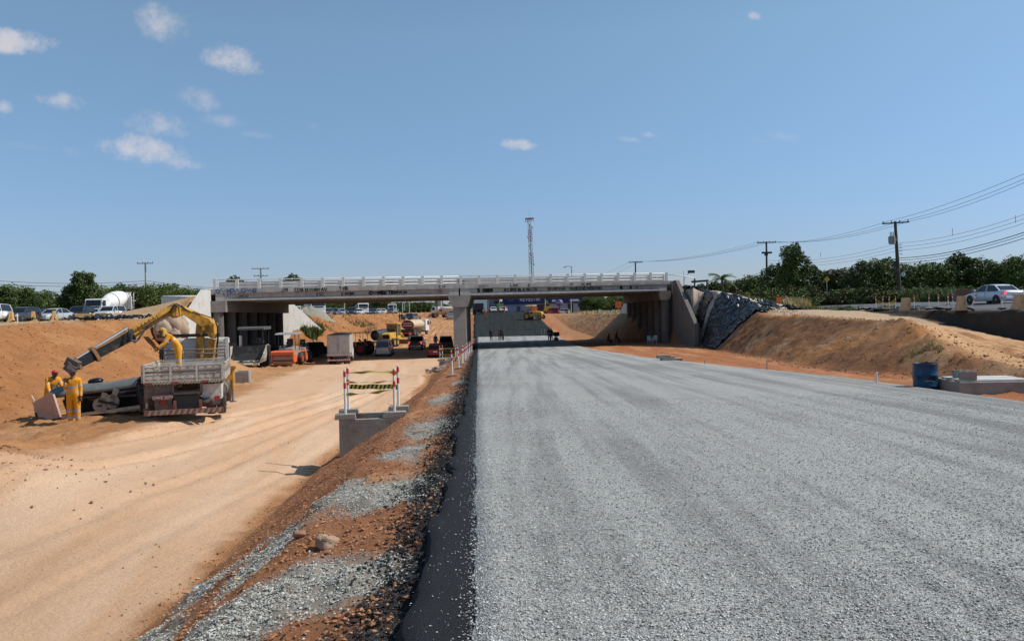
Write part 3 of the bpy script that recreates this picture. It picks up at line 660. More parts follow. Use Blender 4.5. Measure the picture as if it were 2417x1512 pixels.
# graffiti: brush strokes lying flat on the fascia and the girder web
ink_black = mat('spray_black', (.015, .014, .014), .6); ink_blue = mat('spray_blue', (.03, .10, .24), .6)
def stroke(b, pts, t, w=.045):
    """pts in (s, z)"""
    q = []; w *= 1.6
    for i, p in enumerate(pts):
        a = pts[max(i-1, 0)]; c = pts[min(i+1, len(pts)-1)]; dx, dz = c[0]-a[0], c[1]-a[1]; l = math.hypot(dx, dz) or 1
        q.append(((p[0]-dz/l*w/2, p[1]+dx/l*w/2), (p[0]+dz/l*w/2, p[1]-dx/l*w/2)))
    vs = [P(s, t, z) for pr in q for (s, z) in pr]
    b.add(vs, [(2*i, 2*i+1, 2*i+3, 2*i+2) for i in range(len(pts)-1)])
GL = {'M': [[(0, 0), (.1, 1), (.5, .3), (.9, 1), (1, 0)]], 'D': [[(0, 0), (0, 1), (.6, .9), (.9, .5), (.6, .1), (0, 0)]], 'R': [[(0, 0), (0, 1), (.7, .85), (.7, .55), (0, .45), (.9, 0)]], 'V': [[(0, 1), (.5, 0), (1, 1)]],
      'A': [[(0, 0), (.5, 1), (1, 0)], [(.2, .4), (.8, .4)]], 'I': [[(.5, 0), (.5, 1)]], 'S': [[(.95, .9), (.4, 1), (.1, .75), (.5, .5), (.9, .25), (.5, 0), (.05, .1)]], 'T': [[(0, 1), (1, 1)], [(.5, 1), (.5, 0)]],
      'O': [[(.5, 0), (.1, .3), (.1, .7), (.5, 1), (.9, .7), (.9, .3), (.5, 0)]], 'B': [[(0, 0), (0, 1), (.7, .9), (.6, .55), (0, .5), (.8, .35), (.7, .05), (0, 0)]], 'E': [[(.9, 1), (0, 1), (0, 0), (.9, 0)], [(0, .5), (.7, .5)]],
      'C': [[(.9, .85), (.4, 1), (.05, .5), (.4, 0), (.9, .15)]], 'K': [[(0, 0), (0, 1)], [(.9, 1), (0, .45), (.9, 0)]], 'L': [[(0, 1), (0, 0), (.9, 0)]], 'G': [[(.9, .85), (.4, 1), (.05, .5), (.4, 0), (.9, .15), (.9, .5), (.5, .5)]],
      '+': [[(0, .5), (1, .5)], [(.5, 0), (.5, 1)]], 'X': [[(0, 0), (1, 1)], [(0, 1), (1, 0)]], 'J': [[(.7, 1), (.7, .2), (.4, 0), (.1, .2)]], 'N': [[(0, 0), (0, 1), (1, 0), (1, 1)]], 'U': [[(0, 1), (.1, .1), (.8, .1), (.9, 1)]],
      'P': [[(0, 0), (0, 1), (.8, .85), (.7, .5), (0, .45)]], 'Z': [[(0, 1), (1, 1), (0, 0), (1, 0)]], 'F': [[(.9, 1), (0, 1), (0, 0)], [(0, .5), (.7, .5)]], 'Y': [[(0, 1), (.5, .5), (1, 1)], [(.5, .5), (.4, 0)]]}
gr = random.Random(11)
def tagtext(txt, s, z, h, t, m=ink_black, w=.045, dense=0):
    b = MB(); x = s
    for ch in txt:
        if ch == '*':
            a0 = gr.random()*6; n = 18
            stroke(b, [(x+h*.6+math.cos(a0+i*.9)*h*(.25+.35*gr.random()), z+h*.5+math.sin(a0+i*.9)*h*(.2+.4*gr.random())) for i in range(n)], t, w); x += h*1.15
        elif ch == '~':
            stroke(b, [(x+i*h*.16, z+h*(.5+.45*math.sin(i*1.25+gr.random()))) for i in range(10)], t, w); x += h*1.5
        elif ch == ' ': x += h*.4
        else:
            for k in range(1+dense):
                for pl in GL[ch]:
                    pts = []
                    for i in range(len(pl)-1):
                        for j in range(3):
                            f = j/3; px = pl[i][0]+(pl[i+1][0]-pl[i][0])*f; pz = pl[i][1]+(pl[i+1][1]-pl[i][1])*f
                            pts.append((x+(px+gr.uniform(-.05, .05))*h*.75+k*.03, z+(pz+gr.uniform(-.05, .05))*h))
                    pts.append((x+pl[-1][0]*h*.75, z+pl[-1][1]*h)); stroke(b, pts, t, w)
            x += h*.95
    b.build('graffiti', m, bridge, world=True)
TF, TG = -.268, .112       # fascia plane, girder web plane
def sx(x): # picture column -> s along the near face
    k = (x-1208)/1879; return (k*BA.y-BA.x)/(bu.x-k*bu.y)
tagtext('*~*', sx(512), ZD-.36, .46, TF, ink_blue, .035); tagtext('M~*', sx(540), ZD-.40, .5, TF, ink_blue, .04); tagtext('~*', sx(585), ZD-.3, .36, TF, ink_blue, .05)
tagtext('V', sx(527), ZD-.95, 1.0, -.20, ink_blue, .03); tagtext('MDR', sx(566), 3.1, .34, TG, ink_black, .03)
tagtext('JM', sx(667), ZD-.32, .36, TF); tagtext('CDB*~*+AV', sx(698), ZD-.34, .34, TF, w=.05); tagtext('ESC', sx(748), 3.18, .26, TG)
tagtext('T*B', sx(803), ZD-.28, .32, TF, w=.05); tagtext('S *SBR', sx(806), 3.2, .26, TG, w=.05)
tagtext('*~MBKTRN~*', sx(871), 3.17, .36, TG, w=.07, dense=1); tagtext('E.IF'.replace('.', ''), sx(1038), ZD-.28, .28, TF, w=.035); tagtext('VAIM', sx(1034), 3.2, .3, TG, w=.04)
tagtext('ZOIM', sx(1081), ZD+.42, .2, 1.335, w=.025); tagtext('SR', sx(1090), ZD+.12, .2, 1.335, w=.025)
tagtext('~X~', sx(1131), ZD-.3, .3, TF, w=.03); tagtext('S', sx(1128), 3.2, .34, TG, w=.12); tagtext('*SER', sx(1140), 3.2, .3, TG, w=.09, dense=1)
tagtext('LAM', sx(1206), ZD-.28, .3, TF, w=.04); tagtext('RC*YE*', sx(1192), 3.2, .3, TG, w=.06); tagtext('+ LG *UIZK', sx(1222), 3.2, .28, TG, w=.05)
tagtext('O', sx(1247), ZD-.28, .26, TF, w=.05); tagtext('*~M~*', sx(1293), 3.2, .34, TG, w=.055); tagtext('OO', sx(1346), ZD-.26, .24, TF, w=.03)
tagtext('MC*ME', sx(1373), ZD-.28, .26, TF, w=.035); tagtext('~*EDXEM*X~N ', sx(1345), 3.17, .33, TG, w=.06); tagtext('B', sx(1466), 3.2, .28, TG, w=.09, dense=1); tagtext('X', sx(1488), 3.2, .28, TG, w=.09, dense=1); tagtext('JO', sx(1500), 3.22, .22, TG, w=.04); tagtext('B', sx(1554), 3.22, .28, TG, w=.1, dense=1)
part('handrail', rail_white, bridge, lambda b: b.tube([P(BL+.05, -.1, ZD+.75), P(BL+2.6, .3, ZD+.55), P(BL+3.5, .4, ZD+.35), P(BL+3.8, .45, ZD-.3), P(BL+3.9, .45, ZD-1.2)], .05), world=True)
# pale retaining wall beside the left approach
rw = thing('retaining_wall', 'long low pale concrete wall behind the left wing wall, below the trees', 'wall', (-40, 92, 2))
b = MB(); a = W(381, 728, 92); c = W(474, 728, 88)
d = (c-a).normalized(); n = Vector((-d.y, d.x, 0))*.4; zt0 = W(381, 703, 92).z; zt1 = W(474, 703, 88).z
b.add([a-Vector((0, 0, 1)), c-Vector((0, 0, 1)), Vector((c.x, c.y, zt1)), Vector((a.x, a.y, zt0)), a+n-Vector((0, 0, 1)), c+n-Vector((0, 0, 1)), Vector((c.x, c.y, zt1))+n, Vector((a.x, a.y, zt0))+n], [(0, 1, 2, 3), (4, 7, 6, 5), (0, 4, 5, 1), (1, 5, 6, 2), (2, 6, 7, 3), (3, 7, 4, 0)])
b.build('wall_face', concrete_white, rw, world=True)
part('coping', concrete_white, rw, lambda b: b.tube([Vector((a.x, a.y, zt0+.03))+n*.5, Vector((c.x, c.y, zt1+.03))+n*.5], .26, 4), world=True)
# ------------------------------------------------------------------ vehicle kit (x forward, y left, z up)
plate_white = mat('plate', (.6, .6, .58), .5); chrome = mat('bright_trim', (.6, .6, .6), .25, .9)
def wheel(parent, x, y, r, w, n=18, rim=steel, name='wheel', hub=.58):
    sg = 1 if y > 0 else -1
    b = MB(); rr = [(0, -w/2), (r*hub, -w/2), (r*.93, -w/2), (r, -w/2+w*.14), (r, w/2-w*.14), (r*.93, w/2), (r*hub, w/2), (0, w/2)]
    rings = [[Vector((x+math.cos(2*math.pi*k/n)*max(a, .001), y+c, r+math.sin(2*math.pi*k/n)*max(a, .001))) for k in range(n)] for (a, c) in rr[1:-1]]
    b.ring(rings, caps=False); wl = b.build(name, tyre, parent)
    b = MB(); yo = y+sg*(w/2-.03)
    b.cyl((x, y-sg*w*.3, r), (x, yo, r), r*hub+.004, n=n); b.cyl((x, yo, r), (x, yo+sg*.035, r), r*.2, n=8)
    for k in range(5):
        a = k*1.2566; b.box((x+math.cos(a)*r*.36, yo+sg*.008, r+math.sin(a)*r*.36), (r*.36, .02, r*.1), rot=Matrix.Rotation(-a, 4, 'Y'))
    b.build('rim', rim, wl)
    return wl
def body_loft(b, st):
    rings = []
    for (x, hw, zl, zu, cr_) in st:
        h = zu-zl
        half = [(0, zl), (hw*.9, zl), (hw*.985, zl+.1*h), (hw, zl+.45*h), (hw*.985, zl+.75*h), (hw*.93, zu-.03*h), (hw*.8, zu+cr_*.3), (0, zu+cr_)]
        rings.append([Vector((x, y, z)) for y, z in half]+[Vector((x, -y, z)) for y, z in half[-2:0:-1]])
    b.ring(rings)
CARS = {
 # L, W, H, hood z, belt z, boot z, cabin base rear, cabin base front, roof rear, roof front
 'sedan': (4.55, 1.76, 1.46, .84, .95, 1.0, -1.75, .98, -.95, .22), 'hatch': (4.0, 1.7, 1.5, .86, .95, .98, -1.92, .85, -1.5, .15), 'suv': (4.6, 1.84, 1.74, 1.0, 1.08, 1.1, -2.2, .85, -1.85, .2),
 'van': (4.5, 1.72, 1.85, .98, 1.08, 1.1, -2.2, 1.3, -2.05, .55), 'pickup': (5.25, 1.84, 1.78, 1.08, 1.12, 1.14, -.85, 1.15, -.6, .45), 'wagon': (4.4, 1.72, 1.52, .86, .96, 1.0, -2.1, .85, -1.8, .15)}
def car(kind, col, label, x=0, y=0, rz=0, z=None, cat=None, group=None, name=None, lit=False, plate=True, rack=False):
    Lc, Wc, H, zh, zb, zt, cr0, cf0, rr0, rf0 = CARS[kind]; hl = Lc/2; hw = Wc/2
    z = G(x, y) if z is None else z
    t = thing(name or {'suv': 'suv', 'van': 'van', 'pickup': 'pickup_truck'}.get(kind, 'car'), label, cat or {'pickup': 'pickup', 'van': 'van'}.get(kind, 'car'), (x, y, z), rz, group)
    pt = col if not isinstance(col, tuple) else mat('car_paint_%d%d%d' % tuple(int(c*100) for c in col), col, .22, .15, spec=.6, dirt=(.3, .2, .13), dscale=.8, damt=.15)
    b = MB(); zl = .22 if kind not in ('pickup', 'suv') else .32
    st = [(-hl, hw*.80, zl+.12, zt-.12, 0), (-hl+.1, hw*.93, zl, zt-.03, .01), (-hl+.6, hw, zl, zt, .01), (cr0+.35, hw, zl, zb, 0), (0, hw, zl, zb-.01, 0), (cf0-.3, hw, zl, zb-.01, 0), (cf0+.1, hw*.99, zl, (zh+zb)/2, .03), (hl-.55, hw*.96, zl, zh-.04, .03), (hl-.12, hw*.86, zl+.02, zh-.16, .02), (hl, hw*.7, zl+.1, zh-.32, 0)]
    body_loft(b, st); b.build('body', pt, t)
    ir, if_ = .90, .76
    b = MB(); q = [(-1, -1), (1, -1), (1, 1), (-1, 1)]
    lo = [(cr0+.02, -hw*.92, zb-.04), (cf0, -hw*.90, zb-.04), (cf0, hw*.90, zb-.04), (cr0+.02, hw*.92, zb-.04)]
    mid = [(rr0-.05, -hw*.76, H-.09), (rf0+.06, -hw*.76, H-.09), (rf0+.06, hw*.76, H-.09), (rr0-.05, hw*.76, H-.09)]
    b.add(lo+mid, [(0, 3, 2, 1), (4, 5, 6, 7), (0, 1, 5, 4), (1, 2, 6, 5), (2, 3, 7, 6), (3, 0, 4, 7)]); b.build('windows', glass, t)
    b = MB(); pr = [(rr0-.12, H-.115), (rr0, H-.04), ((rr0+rf0)/2, H), (rf0-.05, H-.035), (rf0+.14, H-.115)]
    rings = [[Vector((px, hw*.78*s, pz-(.03 if abs(s) == 1 else 0))) for s in (-1, -.8, .8, 1)]+[Vector((px, hw*.76, pz-.06)), Vector((px, -hw*.76, pz-.06))] for px, pz in pr]
    b.ring(rings); b.build('roof', pt, t)
    for sg in (1, -1):
        b = MB(); e = hw*.925*sg; f = hw*.775*sg
        for (x0, x1, w) in ((cf0+.0, rf0+.1, .07), (cr0+.0, rr0-.09, .11 if kind != 'hatch' else .2), (-.25 if kind != 'pickup' else .15, -.28 if kind != 'pickup' else .13, .08)):
            b.add([(x0-w/2, e*.995, zb-.03), (x0+w/2, e*.995, zb-.03), (x1+w/2, f*1.01, H-.08), (x1-w/2, f*1.01, H-.08), (x0-w/2, e*.9, zb-.03), (x0+w/2, e*.9, zb-.03), (x1+w/2, f*.92, H-.08), (x1-w/2, f*.92, H-.08)], [(0, 1, 2, 3), (4, 7, 6, 5), (0, 4, 5, 1), (1, 5, 6, 2), (2, 6, 7, 3), (3, 7, 4, 0)])
        b.build('pillars', pt, t, kind='stuff')
        part('mirror', pt, t, lambda b: b.ball((cf0-.25, (hw+.10)*sg, zb+.06), .11, 8, 5, (.7, 1, .7)))
        part('door_seam', black_metal, t, lambda b: [b.box((xx, hw*.998*sg, (zl+zb)/2+.03), (.012, .02, zb-zl-.2)) for xx in (cf0-.35, -.27)], kind='stuff')
        part('headlight', head_light, t, lambda b: b.box((hl-.2, hw*.68*sg, zh-.22), (.3, hw*.34, .13), rot=-.25*sg))
        part('tail_light', red_lit if lit else red_light, t, lambda b: b.box((-hl+.07, hw*.76*sg, zt-.22), (.13, hw*.28, .16 if kind in ('sedan', 'hatch', 'wagon') else .3)))
    part('front_bumper', pt, t, lambda b: b.box((hl-.04, 0, zl+.2), (.16, Wc*.80, .22)), bevel=.05)
    part('rear_bumper', pt if kind != 'pickup' else chrome, t, lambda b: b.box((-hl+.0, 0, zl+.2), (.16, Wc*.86, .22)), bevel=.05)
    part('grille', black_metal, t, lambda b: b.box((hl+.0, 0, zh-.28), (.06, Wc*.42, .14)))
    if plate: part('licence_plate', plate_white, t, lambda b: b.box((-hl-.05 if kind != 'pickup' else -hl-.09, 0, zl+.42 if kind in ('sedan', 'hatch') else zl+.25), (.03, .4, .13)))
    if kind == 'pickup':
        part('cargo_bed', black_metal, t, lambda b: b.box((-hl+.95, 0, zt+.01), (1.55, Wc*.8, .03)))
    if kind in ('suv', 'van', 'hatch', 'wagon'):
        part('rear_window', glass, t, lambda b: b.add([(cr0-.015, -hw*.78, zb), (cr0-.015, hw*.78, zb), (rr0-.09, hw*.66, H-.14), (rr0-.09, -hw*.66, H-.14), (cr0+.05, -hw*.78, zb), (cr0+.05, hw*.78, zb), (rr0, hw*.66, H-.14), (rr0, -hw*.66, H-.14)], [(0, 1, 2, 3), (4, 7, 6, 5), (0, 4, 5, 1), (1, 5, 6, 2), (2, 6, 7, 3), (3, 7, 4, 0)]))
    if rack:
        for sg in (1, -1): part('roof_rail', chrome, t, lambda b: b.box(((rr0+rf0)/2, hw*.7*sg, H+.03), (rf0-rr0, .04, .04)))
    r = .315 if kind not in ('pickup', 'suv') else .38
    for wx in (-hl+.85+(.1 if kind in ('suv', 'pickup') else 0), hl-.82):
        for sg in (1, -1):
            part('wheel_arch', black_metal, t, lambda b: b.cyl((wx, (hw-.12)*sg, r), (wx, (hw+.006)*sg, r), r+.06, n=18))
            wheel(t, wx, (hw-.09)*sg, r, .215)
    return t
def truck_cab(t, x0, Lc, Wc, z0, H, m, col=None, name='cab', sleeper=False):
    """flat nosed cab; x0 rear face"""
    x1 = x0+Lc; hw = Wc/2; z1 = z0+H; wz = z0+H*.50
    b = MB(); prof = [(x0, z0), (x1-.02, z0), (x1+.03, z0+.25*H), (x1, wz), (x1-.18, z1-.12), (x1-.32, z1), (x0+.06, z1), (x0, z1-.08)]
    b.prism(prof, Wc); c = b.build(name, m, t, bevel=.04)
    part('windscreen', glass, t, lambda b: b.add([(x1+.012, -hw*.88, wz+.04), (x1+.012, hw*.88, wz+.04), (x1-.15, hw*.84, z1-.16), (x1-.15, -hw*.84, z1-.16), (x1-.08, -hw*.88, wz+.04), (x1-.08, hw*.88, wz+.04), (x1-.25, hw*.84, z1-.16), (x1-.25, -hw*.84, z1-.16)], [(0, 1, 2, 3), (4, 7, 6, 5), (0, 4, 5, 1), (1, 5, 6, 2), (2, 6, 7, 3), (3, 7, 4, 0)]))
    for sg in (1, -1):
        part('side_window', glass, t, lambda b: b.prism([(x1-.95, wz+.06), (x1-.14, wz+.0), (x1-.28, z1-.2), (x1-.95, z1-.2)], .03, off=sg*(hw+.005)))
        part('door_seam', black_metal, t, lambda b: b.box((x1-1.03, (hw+.002)*sg, z0+H*.45), (.015, .02, H*.8)), kind='stuff')
        part('mirror', black_metal, t, lambda b: (b.box((x1+.02, (hw+.2)*sg, wz+.32), (.08, .2, .42)), b.box((x1-.05, (hw+.08)*sg, wz+.5), (.04, .28, .04))))
        part('headlight', head_light, t, lambda b: b.box((x1+.03, hw*.75*sg, z0+.08), (.1, .34, .2)))
    part('bumper', m if not col else col, t, lambda b: b.box((x1-.02, 0, z0-.1), (.3, Wc*.99, .34)), bevel=.04)
    part('grille', black_metal, t, lambda b: b.box((x1+.03, 0, z0+.42*H), (.04, Wc*.7, .2)))
    return c
def truck_wheels(t, xs, Wc, r=.5, dual=()):
    for i, x in enumerate(xs):
        for sg in (1, -1):
            wheel(t, x, sg*(Wc/2-.16), r, .28, name='wheel', rim=steel, hub=.5)
            if i in dual: wheel(t, x, sg*(Wc/2-.50), r, .28, name='wheel', rim=steel, hub=.5)
def chassis(t, x0, x1, z, m=black_metal):
    for sg in (1, -1): part('chassis_rail', m, t, lambda b: b.box(((x0+x1)/2, sg*.42, z), (x1-x0, .09, .24)))
    part('chassis_gear', m, t, lambda b: [b.box((x0+(x1-x0)*q, 0, z), (.1, .8, .16)) for q in (.02, .25, .5, .75)]+[b.cyl(((x0+x1)/2-1.2, -.9, z-.12), ((x0+x1)/2, -.9, z-.12), .28)], kind='stuff')
    for xx in ():
        pass
# ------------------------------------------------------------------ queue of traffic on the left shelf
def heading(dx, dy): return math.atan2(dy, dx)
def at(x, y, Y): return W(x, y, Y)
def carpx(kind, col, px, Y, rz, label, **kw):
    p = W(px, 745, Y); return car(kind, col, label, p.x, Y, rz, **kw)
GQ = 'cars queueing on the road left of the bridge'
D = R
carpx('suv', (.72, .72, .72), -22, 74, D(-85), 'white suv cut off by the left edge of the photo', group=GQ)
carpx('hatch', (.05, .055, .065), 52, 79, D(-92), 'dark grey hatchback facing the cutting between the first two yellow barriers', group=GQ)
carpx('sedan', (.03, .05, .10), 107, 96, D(-90), 'dark blue car half hidden behind the silver sedan', group=GQ)
carpx('sedan', (.42, .44, .47), 128, 88, D(-96), 'silver sedan seen from its front corner behind the third yellow barrier', group=GQ)
carpx('suv', (.02, .02, .022), 186, 92, D(-88), 'black car right of the silver sedan, above the long yellow barrier', group=GQ)
carpx('suv', (.022, .024, .028), 163, 112, D(-95), 'black car farther back above the roof of the silver sedan', group=GQ)
carpx('wagon', (.45, .47, .5), 231, 98, D(-84), 'pale grey car right in front of the concrete mixer cab', group=GQ)
carpx('wagon', (.50, .52, .54), 259, 88, D(-92), 'silver car at the right end of the queue beside the black sheeting', group=GQ)
# concrete mixer truck
def mixer():
    p = W(262, 745, 112); t = thing('concrete_mixer_truck', 'white concrete mixer truck with a tilted drum standing in the queue', 'concrete mixer', (p.x, 112, G(p.x, 112)+.15), D(-94))
    truck_cab(t, 2.2, 2.0, 2.45, .9, 2.0, white_paint); chassis(t, -4.2, 4, .85)
    b = MB(); n = 24; ax = Vector((math.cos(R(13)), 0, -math.sin(R(13)))); o = Vector((-.9, 0, 2.75)); v = Vector((0, 1, 0)); w = ax.cross(v)
    prof = [(-3.0, .45), (-2.9, .55), (-2.0, .88), (-1.0, 1.13), (-.2, 1.22), (.7, 1.20), (1.7, 1.0), (2.5, .68), (2.6, .2)]
    b.ring([[o+ax*s+(v*math.cos(2*math.pi*k/n)+w*math.sin(2*math.pi*k/n))*r for k in range(n)] for s, r in prof]); dr = b.build('drum', mat('drum_white', (.74, .74, .74), .35, dirt=(.5, .46, .4), dscale=1.2, damt=.2), t)
    for s, r in ((-2.05, .9), (.75, 1.215)):
        b = MB(); b.ring([[o+ax*(s+q)+(v*math.cos(2*math.pi*k/n)+w*math.sin(2*math.pi*k/n))*(r+.015) for k in range(n)] for q in (0, .08)], caps=False); b.build('drum_ring', black_metal, dr)
    # dark lettering around the drum belly
    for k in range(9):
        a = R(38+k*9.5); rad = (v*-math.cos(a)+Vector((0, 0, 1))*math.sin(a)).normalized()
        mark = frame(o+ax*(.1)+rad*1.228, rad.cross(ax), ax)
        part('painted_mark', mat('mark_grey', (.14, .14, .16), .5), dr, lambda b: [b.box(mark @ Vector((dx, dz, 0)), (wx, wz, .012), rot=mark.to_3x3().to_4x4()) for dx, dz, wx, wz in ((-.07, 0, .035, .34), (.04, .12*(-1)**k, .16, .04), (.07, -.1*(-1)**k, .04, .2))], kind='stuff')
    part('hopper', white_paint, t, lambda b: (b.cyl((-4.35, 0, 3.3), (-4.3, 0, 3.9), .3, .6, 12), b.box((-4.2, 0, 2.4), (.12, 1.4, 1.9))))
    part('ladder', white_paint, t, lambda b: [b.tube([(-4.55, y, 1.2), (-4.6, y, 3.9)], .03, 5) for y in (.35, .8)]+[b.tube([(-4.55, .35, 1.4+q*.35), (-4.55, .8, 1.4+q*.35)], .02, 4) for q in range(7)])
    part('platform', white_paint, t, lambda b: b.box((-4.7, .3, 2.7), (.6, 1.2, .06)))
    part('chute', white_paint, t, lambda b: b.prism([(-4.4, 2.4), (-5.3, 1.6), (-5.3, 1.7), (-4.4, 2.6)], .5))
    part('water_tank', white_paint, t, lambda b: b.cyl((1.75, -.9, 2.35), (1.75, .9, 2.35), .36))
    for sg in (1, -1): part('mudguard', white_paint, t, lambda b: b.box((-2.6, sg*1.1, 1.12), (2.6, .5, .05)))
    part('side_tank', mat('blue_paint', (.03, .06, .32), .4), t, lambda b: b.box((-.4, -1.1, 1.0), (1.3, .5, .8)))
    truck_wheels(t, (3.3, -2.0, -3.3), 2.4, .5, (1, 2))
mixer()
# ------------------------------------------------------------------ far queue beyond the bridge, left shelf
GF = 'cars queueing on the far left shelf seen under the bridge'
far_spec = [(676, 106, 'wagon', (.7, .7, .7), 'white car just right of the left abutment, under the bridge'), (699, 112, 'suv', (.68, .68, .68), 'white van-like car left of the grey spoil heap under the bridge'), (774, 128, 'hatch', (.16, .17, .19), 'grey car first right of the white dump truck'),
            (790, 131, 'hatch', (.07, .08, .1), 'dark hatchback behind the bank, between grey cars'), (805, 134, 'sedan', (.32, .34, .37), 'silver grey car in the middle of the far queue'), (830, 150, 'suv', (.03, .04, .07), 'dark blue suv before the white saloon in the far queue'),
            (849, 140, 'sedan', (.66, .66, .64), 'white saloon with a dark windscreen in the far queue'), (868, 146, 'hatch', (.03, .045, .09), 'dark blue hatchback right of the white saloon'), (882, 150, 'hatch', (.09, .1, .13), 'dark grey small car left of a white one'), (891, 152, 'hatch', (.6, .6, .62), 'white small car between dark cars near the end of the far queue'),
            (904, 156, 'hatch', (.62, .63, .65), 'last white small car before the white lorry'), (922, 165, 'sedan', (.10, .1, .12), 'dark car beside the white lorry cab'), (932, 170, 'sedan', (.2, .2, .22), 'grey car in front of the white lorry at the end of the shelf')]
for (px, Y, k, c, lb) in far_spec:
    Y = 33.5*1879/(1208-px) if px < 960 else Y; p = W(px, 740, Y); car(k, c, lb, p.x, Y, D(-80+random.uniform(-8, 8)), group=GF)
def lorry(px, Y, label, rz, body, z=None, cab=white_paint, canvas=False, name='lorry', Lb=6.0, hb=2.4, cat='lorry'):
    p = W(px, 740, Y); t = thing(name, label, cat, (p.x, Y, G(p.x, Y) if z is None else z), rz)
    truck_cab(t, 2.6, 1.9, 2.4, .8, 1.9, cab); chassis(t, -3.8, 4.2, .8); truck_wheels(t, (3.5, -2.3), 2.4, .48, (1,))
    if canvas:
        b = MB(); rings = []
        for x in np.linspace(-Lb/2-.6, Lb/2-.6, 7):
            rings.append([Vector((x, 1.22*math.cos(a), 1.2+hb*.55*(abs(math.sin(a))**.7)+ (0.06*math.sin(x*3)))) for a in np.linspace(0, math.pi, 9)]+[Vector((x, -1.22, 1.05)), Vector((x, 1.22, 1.05))])
        b.ring(rings); b.build('canvas_cover', body, t)
    else:
        part('dump_body', body, t, lambda b: b.prism([(-3.9, 1.1), (2.3, 1.1), (2.45, 1.1+hb*.62), (2.3, 1.1+hb*.62), (-4.3, 1.1+hb*.55)], 2.4), bevel=.03)
        for q in range(5): part('body_rib', body, t, lambda b: b.box((-3.4+q*1.35, 0, 1.1+hb*.28), (.1, 2.5, hb*.5)))
    return t
lorry(742, 134, 'white dump truck behind the grey spoil heap under the left span', D(-68), mat('tipper_white', (.7, .7, .7), .5, dirt=(.4, .36, .3), damt=.3), name='dump_truck', cat='dump truck', hb=3.2)
lorry(852, 186, 'white lorry with a grey canvas cover in the far queue', D(-72), mat('grey_canvas', (.2, .22, .2), .8), canvas=True)
lorry(926, 226, 'white lorry at the head of the far queue, facing the camera', D(-82), mat('white_box', (.7, .7, .7), .5), canvas=True)
# ------------------------------------------------------------------ machines and vehicles under the bridge
def onfloor(px, Y): p = W(px, 800, Y); return (p.x, Y, G(p.x, Y))
def paver():
    p = onfloor(598, 75.5); t = thing('asphalt_paver', 'dark asphalt paver with open hopper wings and canopy parked by the left columns', 'paver', p, D(-90))
    gm = mat('worn_grey_steel', (.055, .052, .05), .45, .4, var=.2, dirt=(.3, .25, .18), dscale=1.5, damt=.3); cm = mat('cream_paint', (.55, .5, .4), .5, dirt=(.2, .14, .09), dscale=1.5, damt=.4)
    # hopper: scoop with curved back, x forward = towards the camera
    b = MB(); prof = [(3.2, .62), (2.6, .55), (1.9, .8), (1.45, 1.35), (1.3, 2.0), (1.22, 2.0), (1.3, 1.3), (1.8, .65), (2.5, .42), (3.2, .5)]
    b.prism(prof, 3.0); b.build('hopper', gm, t)
    for sg in (1, -1):
        b = MB(); b.add([(3.25, 1.5*sg, .5), (1.3, 1.5*sg, .6), (1.2, 1.5*sg, 2.0), (1.9, 1.75*sg, 1.9), (3.1, 1.85*sg, 1.35), (3.25, 1.58*sg, .5), (1.3, 1.58*sg, .6), (1.2, 1.58*sg, 2.0), (1.9, 1.83*sg, 1.9), (3.1, 1.93*sg, 1.35)], [(0, 1, 2, 3, 4), (5, 9, 8, 7, 6), (0, 5, 6, 1), (1, 6, 7, 2), (2, 7, 8, 3), (3, 8, 9, 4), (4, 9, 5, 0)])
        b.build('hopper_wing', cm, t)
        part('crawler', black_metal, t, lambda b: b.prism([(1.6, .05), (1.9, .35), (1.6, .65), (-1.6, .65), (-1.9, .35), (-1.6, .05)], .4, off=sg*1.0))
    part('push_roller', cm, t, lambda b: [b.box((3.35, 0, .42), (.2, 3.1, .22)), b.cyl((3.5, -1.0, .4), (3.5, -.2, .4), .1), b.cyl((3.5, .2, .4), (3.5, 1.0, .4), .1)])
    part('apron_plates', cm, t, lambda b: [b.box((2.9, y, .66), (.7, .42, .05), rot=Matrix.Rotation(R(-14+k*8), 4, 'X')) for k, y in enumerate((-1.2, -.7, .2, .75, 1.2))], kind='stuff')
    part('engine_hood', gm, t, lambda b: b.box((-.2, 0, 1.35), (2.7, 2.3, 1.2)), bevel=.06)
    part('canopy', mat('canopy_dark', (.10, .105, .105), .5), t, lambda b: b.prism([(.6, 3.75), (.75, 3.62), (.75, 3.45), (-1.5, 3.45), (-1.5, 3.75)], 2.5), bevel=.03)
    for sx_ in (.5, -1.3):
        for sg in (1, -1): part('canopy_post', black_metal, t, lambda b: b.cyl((sx_, sg*1.05, 1.9), (sx_, sg*1.05, 3.46), .04, n=8))
    part('control_console', black_metal, t, lambda b: (b.box((-.5, .3, 2.3), (.4, 1.0, .25)), b.box((-.45, .3, 2.1), (.1, .2, .4)), b.ball((-.3, -.1, 2.5), .09), b.ball((-.3, .5, 2.5), .09)))
    part('seat', black_metal, t, lambda b: (b.box((-1.1, 0, 2.15), (.45, .5, .12)), b.box((-1.3, 0, 2.45), (.1, .5, .5))))
    part('exhaust_stack', steel, t, lambda b: b.cyl((.6, -1.0, 1.9), (.6, -1.0, 2.95), .14, n=12))
    for sg in (1,): 
        part('side_frame', cm, t, lambda b: b.tube([(3.3, 1.95, .95), (2.6, 2.0, 1.2), (2.55, 2.0, 2.1), (2.5, 2.2, 2.15)], .05, 6))
        part('mirror', black_metal, t, lambda b: b.box((2.5, -2.15, 1.5), (.06, .35, .8)))
paver()
orange = mat('machine_orange', (.66, .13, .04), .5, var=.1, dirt=(.33, .2, .12), dscale=1.2, damt=.4)
drum_rust = mat('drum_dusty', (.42, .25, .16), .7, .2, var=.15, dirt=(.2, .12, .07), dscale=2, damt=.35)
